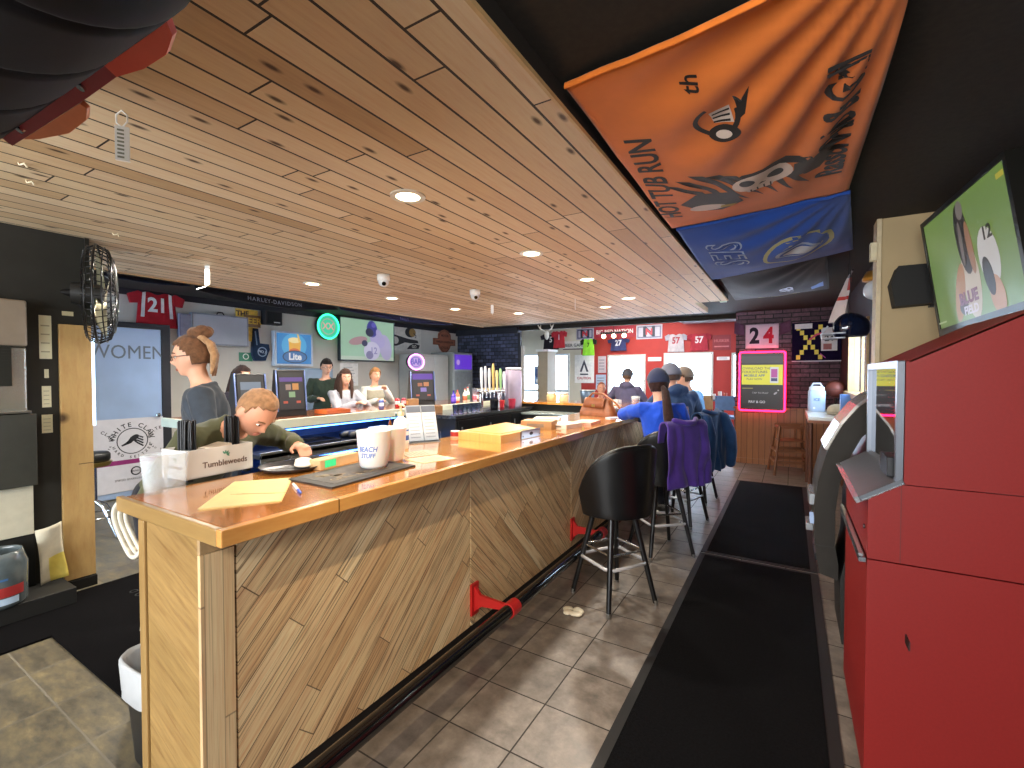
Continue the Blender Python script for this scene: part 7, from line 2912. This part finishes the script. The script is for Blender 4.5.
mb.lathe([(a * .80, b) for a, b in [(.005, .004), (.15, 0), (.165, .02), (.17, .25), (.15, .30), (.14, .33), (.135, .33), (.145, .30), (.163, .25), (.158, .02), (.005, .012)]], plain('5A6468', .12, var=.25, scale=8, coat=.6), 36)
mb.build('tub_body', wt)
mb = MB()
def bandp(v, r=.1375):
    a = v.x / r + .30
    return V((r * math.cos(a), r * math.sin(a), v.y))
mb.grid(lambda u, v: bandp(V((-.10 + .16 * u, .075 + .06 * v, 0))), 14, 2, plain('A83434', .4))
mb.grid(lambda u, v: bandp(V((-.10 + .13 * u, .03 + .04 * v, 0))), 14, 2, plain('B8D0E8', .4))
mb.grid(lambda u, v: bandp(V((-.12 + .10 * u, .175 + .012 * v, 0))), 14, 2, plain('3A6AA0', .4))
o = mb.build('label_band', wt)
mb = MB()
mb.grid(lambda u, v: V((.03 * math.sin(4 * v + 3 * u) , -.07 + .13 * u + .03 * v, .38 * (1 - v) + .03 * u)), 8, 14, plain('CFC7A6', .8), matfn=lambda u, v: plain('D8C45C', .7) if (v > .6 and u > .4) else plain('CFC8B2', .8))
tag(mb.build('paper_bag', None, (-4.235, 1.02, .118), solid=.003), 'crumpled cream and yellow paper standing between tub and board', 'paper')
# notices on the partition
for k, (y0, y1, z0, z1, c, lab) in enumerate([(1.018, 1.08, 1.63, 1.925, 'DDDCC0', 'long white notice taped on the black partition'), (1.026, 1.072, 1.30, 1.445, 'E2DFC2', 'upper square white card on the black partition'), (1.022, 1.076, 1.125, 1.25, 'DEDAB8', 'lower square white card on the black partition'), (1.135, 1.195, 1.935, 1.965, 'CFC6A0', 'small cream sticker above the knotty board'), (1.04, 1.062, 1.50, 1.56, 'DAD8BC', 'torn white scrap on the black partition between notice and cards')]):
    mb = MB()
    mb.box((-4.3445, y0, z0), (-4.342, y1, z1), plain(c, .7, var=.04))
    for q in range(4):
        h = (z1 - z0)
        mb.box((-4.342, y0 + .008, z0 + h * (.15 + .2 * q)), (-4.3417, y1 - .010, z0 + h * (.18 + .2 * q)), plain('A8A68C', .7))
    tag(mb.build('wall_notice'), lab, 'notice')
for z in (2.18, 2.08, 2.00, 1.905):
    pass
# round fan on the partition end, seen edge on
fn = thing('wall_fan', 'round black caged wall fan seen edge-on beside the black partition', 'fan', (-4.30, 1.32, 2.10))
axn = V((.37, .93, 0)).normalized()
A = aim((0, 0, 0), axn)
mb = MB()
BM = plain('1A1A1C', .3, metal=.3)
for k in range(44):
    a = 2 * PI * k / 44
    c, s_ = math.cos(a), math.sin(a)
    mb.tube([A @ V((.05 * c, .05 * s_, .105)), A @ V((.2 * c, .2 * s_, .10)), A @ V((.32 * c, .32 * s_, .065)), A @ V((.355 * c, .355 * s_, 0)), A @ V((.32 * c, .32 * s_, -.06)), A @ V((.08 * c, .08 * s_, -.075))], .0035, BM, 5)
mb.build('cage', fn)
mb = MB()
for r, z in ((.356, 0), (.34, .045), (.27, .088), (.15, .104), (.34, -.045)):
    mb.tube([A @ V((r * math.cos(2 * PI * k / 48), r * math.sin(2 * PI * k / 48), z)) for k in range(48)], .007 if z == 0 else .004, BM, 6, loop=True)
mb.build('cage_ring', fn)
for k in range(3):
    mb = MB()
    a0 = 2 * PI * k / 3
    mb.grid(lambda u, v: A @ V(((.05 + .25 * v) * math.cos(a0 + (u - .5) * (1.2 - .2 * v)), (.05 + .25 * v) * math.sin(a0 + (u - .5) * (1.2 - .2 * v)), .02 + .05 * (u - .5))), 8, 8, plain('A8A488', .35, metal=.5))
    mb.build('blade', fn, solid=.004)
mb = MB()
mb.cyl(A @ V((0, 0, -.14)), A @ V((0, 0, .03)), .075, plain('2A2A2A', .4))
mb.build('motor', fn)
mb = MB()
mb.tube([A @ V((0, 0, -.13)), A @ V((0, 0, -.17)), A @ V((0, .0, -.20))], .03, BM, 10)
mb.tube([A @ V((0, 0, -.17)), (-.05, -.05, -.12)], .02, BM, 10)
mb.build('bracket', fn)
# vertical glowing strip added for the bright reflection on a door edge
mb = MB()
mb.cyl((-4.60, 1.372, 1.13), (-4.60, 1.372, 1.80), .012, glow('BFDFFF', 3.0), seg=10)
for z in (1.14, 1.79):
    mb.box((-4.606, 1.286, z - .008), (-4.594, 1.36, z + .008), WHITE)
tag(mb.build('light_tube'), 'thin vertical white light tube beside the knotty board', 'light')
# stool by the toilet door
sd_ = thing('round_stool', 'chrome pedestal stool with a black seat by the toilet door', 'stool', (-5.60, 1.66, 0))
mb = MB()
mb.lathe([(.01, .70), (.11, .70), (.125, .72), (.125, .77), (.11, .79), (.01, .79)], BLKPLASTIC, 26)
mb.build('seat', sd_, bevel=.004)
mb = MB()
mb.cyl((0, 0, .30), (0, 0, .66), .025, CHROME)
mb.cyl((0, 0, .66), (0, 0, .70), .12, plain('9A8448', .35, metal=.6), .14)
mb.build('column', sd_)
for k in range(4):
    a = rad(20 + 90 * k)
    mb = MB()
    mb.tube([(0, 0, .34), (.10 * math.cos(a), .10 * math.sin(a), .28), (.26 * math.cos(a), .26 * math.sin(a), .012)], .013, CHROME, 8)
    mb.build('leg', sd_)
mb = MB()
mb.tube([(.17 * math.cos(2 * PI * k / 28), .17 * math.sin(2 * PI * k / 28), .19) for k in range(28)], .009, CHROME, 8, loop=True)
mb.build('foot_ring', sd_)
# litter by the near stool
mb = MB()
for k in range(6):
    mb.ell((.03 * math.cos(k * 2.1), .05 * math.sin(k * 1.3), .012), (.035, .03, .012), plain('D8CFB8', .8), RZ(40 * k), 10, 6)
tag(mb.build('crumpled_napkin', None, (-1.17, 2.68, .0005)), 'crumpled pale napkin on the floor by the near stool', 'napkin')
# ------------------------------------------------------------------ light
W = bpy.data.worlds.new('daylight')
S.world = W
W.use_nodes = True
bg = W.node_tree.nodes['Background']
bg.inputs[0].default_value = (0.55, 0.77, 1.0, 1)
bg.inputs[1].default_value = 3.2


def area(name, loc, d, sx, sy, e, col, spread=180):
    l = bpy.data.lights.new(name, 'AREA')
    l.shape = 'RECTANGLE'
    l.size, l.size_y = sx, sy
    l.energy = e
    l.color = col
    l.spread = rad(spread)
    o = bpy.data.objects.new(name, l)
    COL.objects.link(o)
    o.location = loc
    o.rotation_euler = V(d).to_track_quat('-Z', 'Y').to_euler()
    return o


COOL = (0.62, 0.80, 1.0)
WARM = (1.0, 0.80, 0.55)
for i, w in enumerate(WINS[:4]):
    area('window_daylight', ((w[0] + w[1]) / 2, 12.3, (w[2] + w[3]) / 2), (0, -1, -0.12), w[1] - w[0], w[3] - w[2], 100, COOL)
area('window_daylight', (0.95, 6.62, 1.7), (-1, 0, -0.1), 1.6, 0.8, 45, COOL)
area('front_daylight', (-2.0, -2.75, 1.45), (0, 1, 0.25), 5.0, 1.4, 165, (1.0, 0.95, 0.88))  # fill light added at the unseen opening, angled up to lift the ceiling
area('side_daylight', (-5.9, -2.75, 1.4), (0, 1, 0.0), 1.8, 1.7, 130, (0.50, 0.72, 1.0))


def spot(name, loc, d, e, col, ang, blend=0.4, r=0.05):
    l = bpy.data.lights.new(name, 'SPOT')
    l.energy = e
    l.color = col
    l.spot_size = rad(ang)
    l.spot_blend = blend
    l.shadow_soft_size = r
    o = bpy.data.objects.new(name, l)
    COL.objects.link(o)
    o.location = loc
    o.rotation_euler = V(d).to_track_quat('-Z', 'Y').to_euler()
    return o


for x, y in DL:
    l = bpy.data.lights.new('downlight', 'AREA')
    l.shape = 'DISK'
    l.size = 0.12
    l.energy = 30 if x < -3.5 else 18
    l.color = (1.0, 0.92, 0.80)
    l.spread = rad(165)
    o = bpy.data.objects.new('downlight', l)
    COL.objects.link(o)
    o.location = (x, y, 2.485)
spot('entry_spot', (-0.66, 0.30, 2.45), (-0.50, 0.50, -1), 95, (1.0, 0.80, 0.52), 100, 0.6, 0.025)
area('aisle_lamp', (0.25, -1.0, 2.5), (-.35, .6, -1), .6, .6, 44, (1.0, .90, .78))  # added fill light behind the camera, brightens the bar front and floor
area('dining_light', (-3.0, 10.6, 2.9), (0, 0.3, -1), 1.5, 1.5, 80, (1.0, .95, .9))
S.view_settings.view_transform = 'Standard'
S.view_settings.look = 'None'
S.view_settings.exposure = 0.55
S.view_settings.gamma = 1.0
S.view_settings.use_curve_mapping = False
S.cycles.max_bounces = 8
S.cycles.diffuse_bounces = 5
S.cycles.sample_clamp_indirect = 6.0
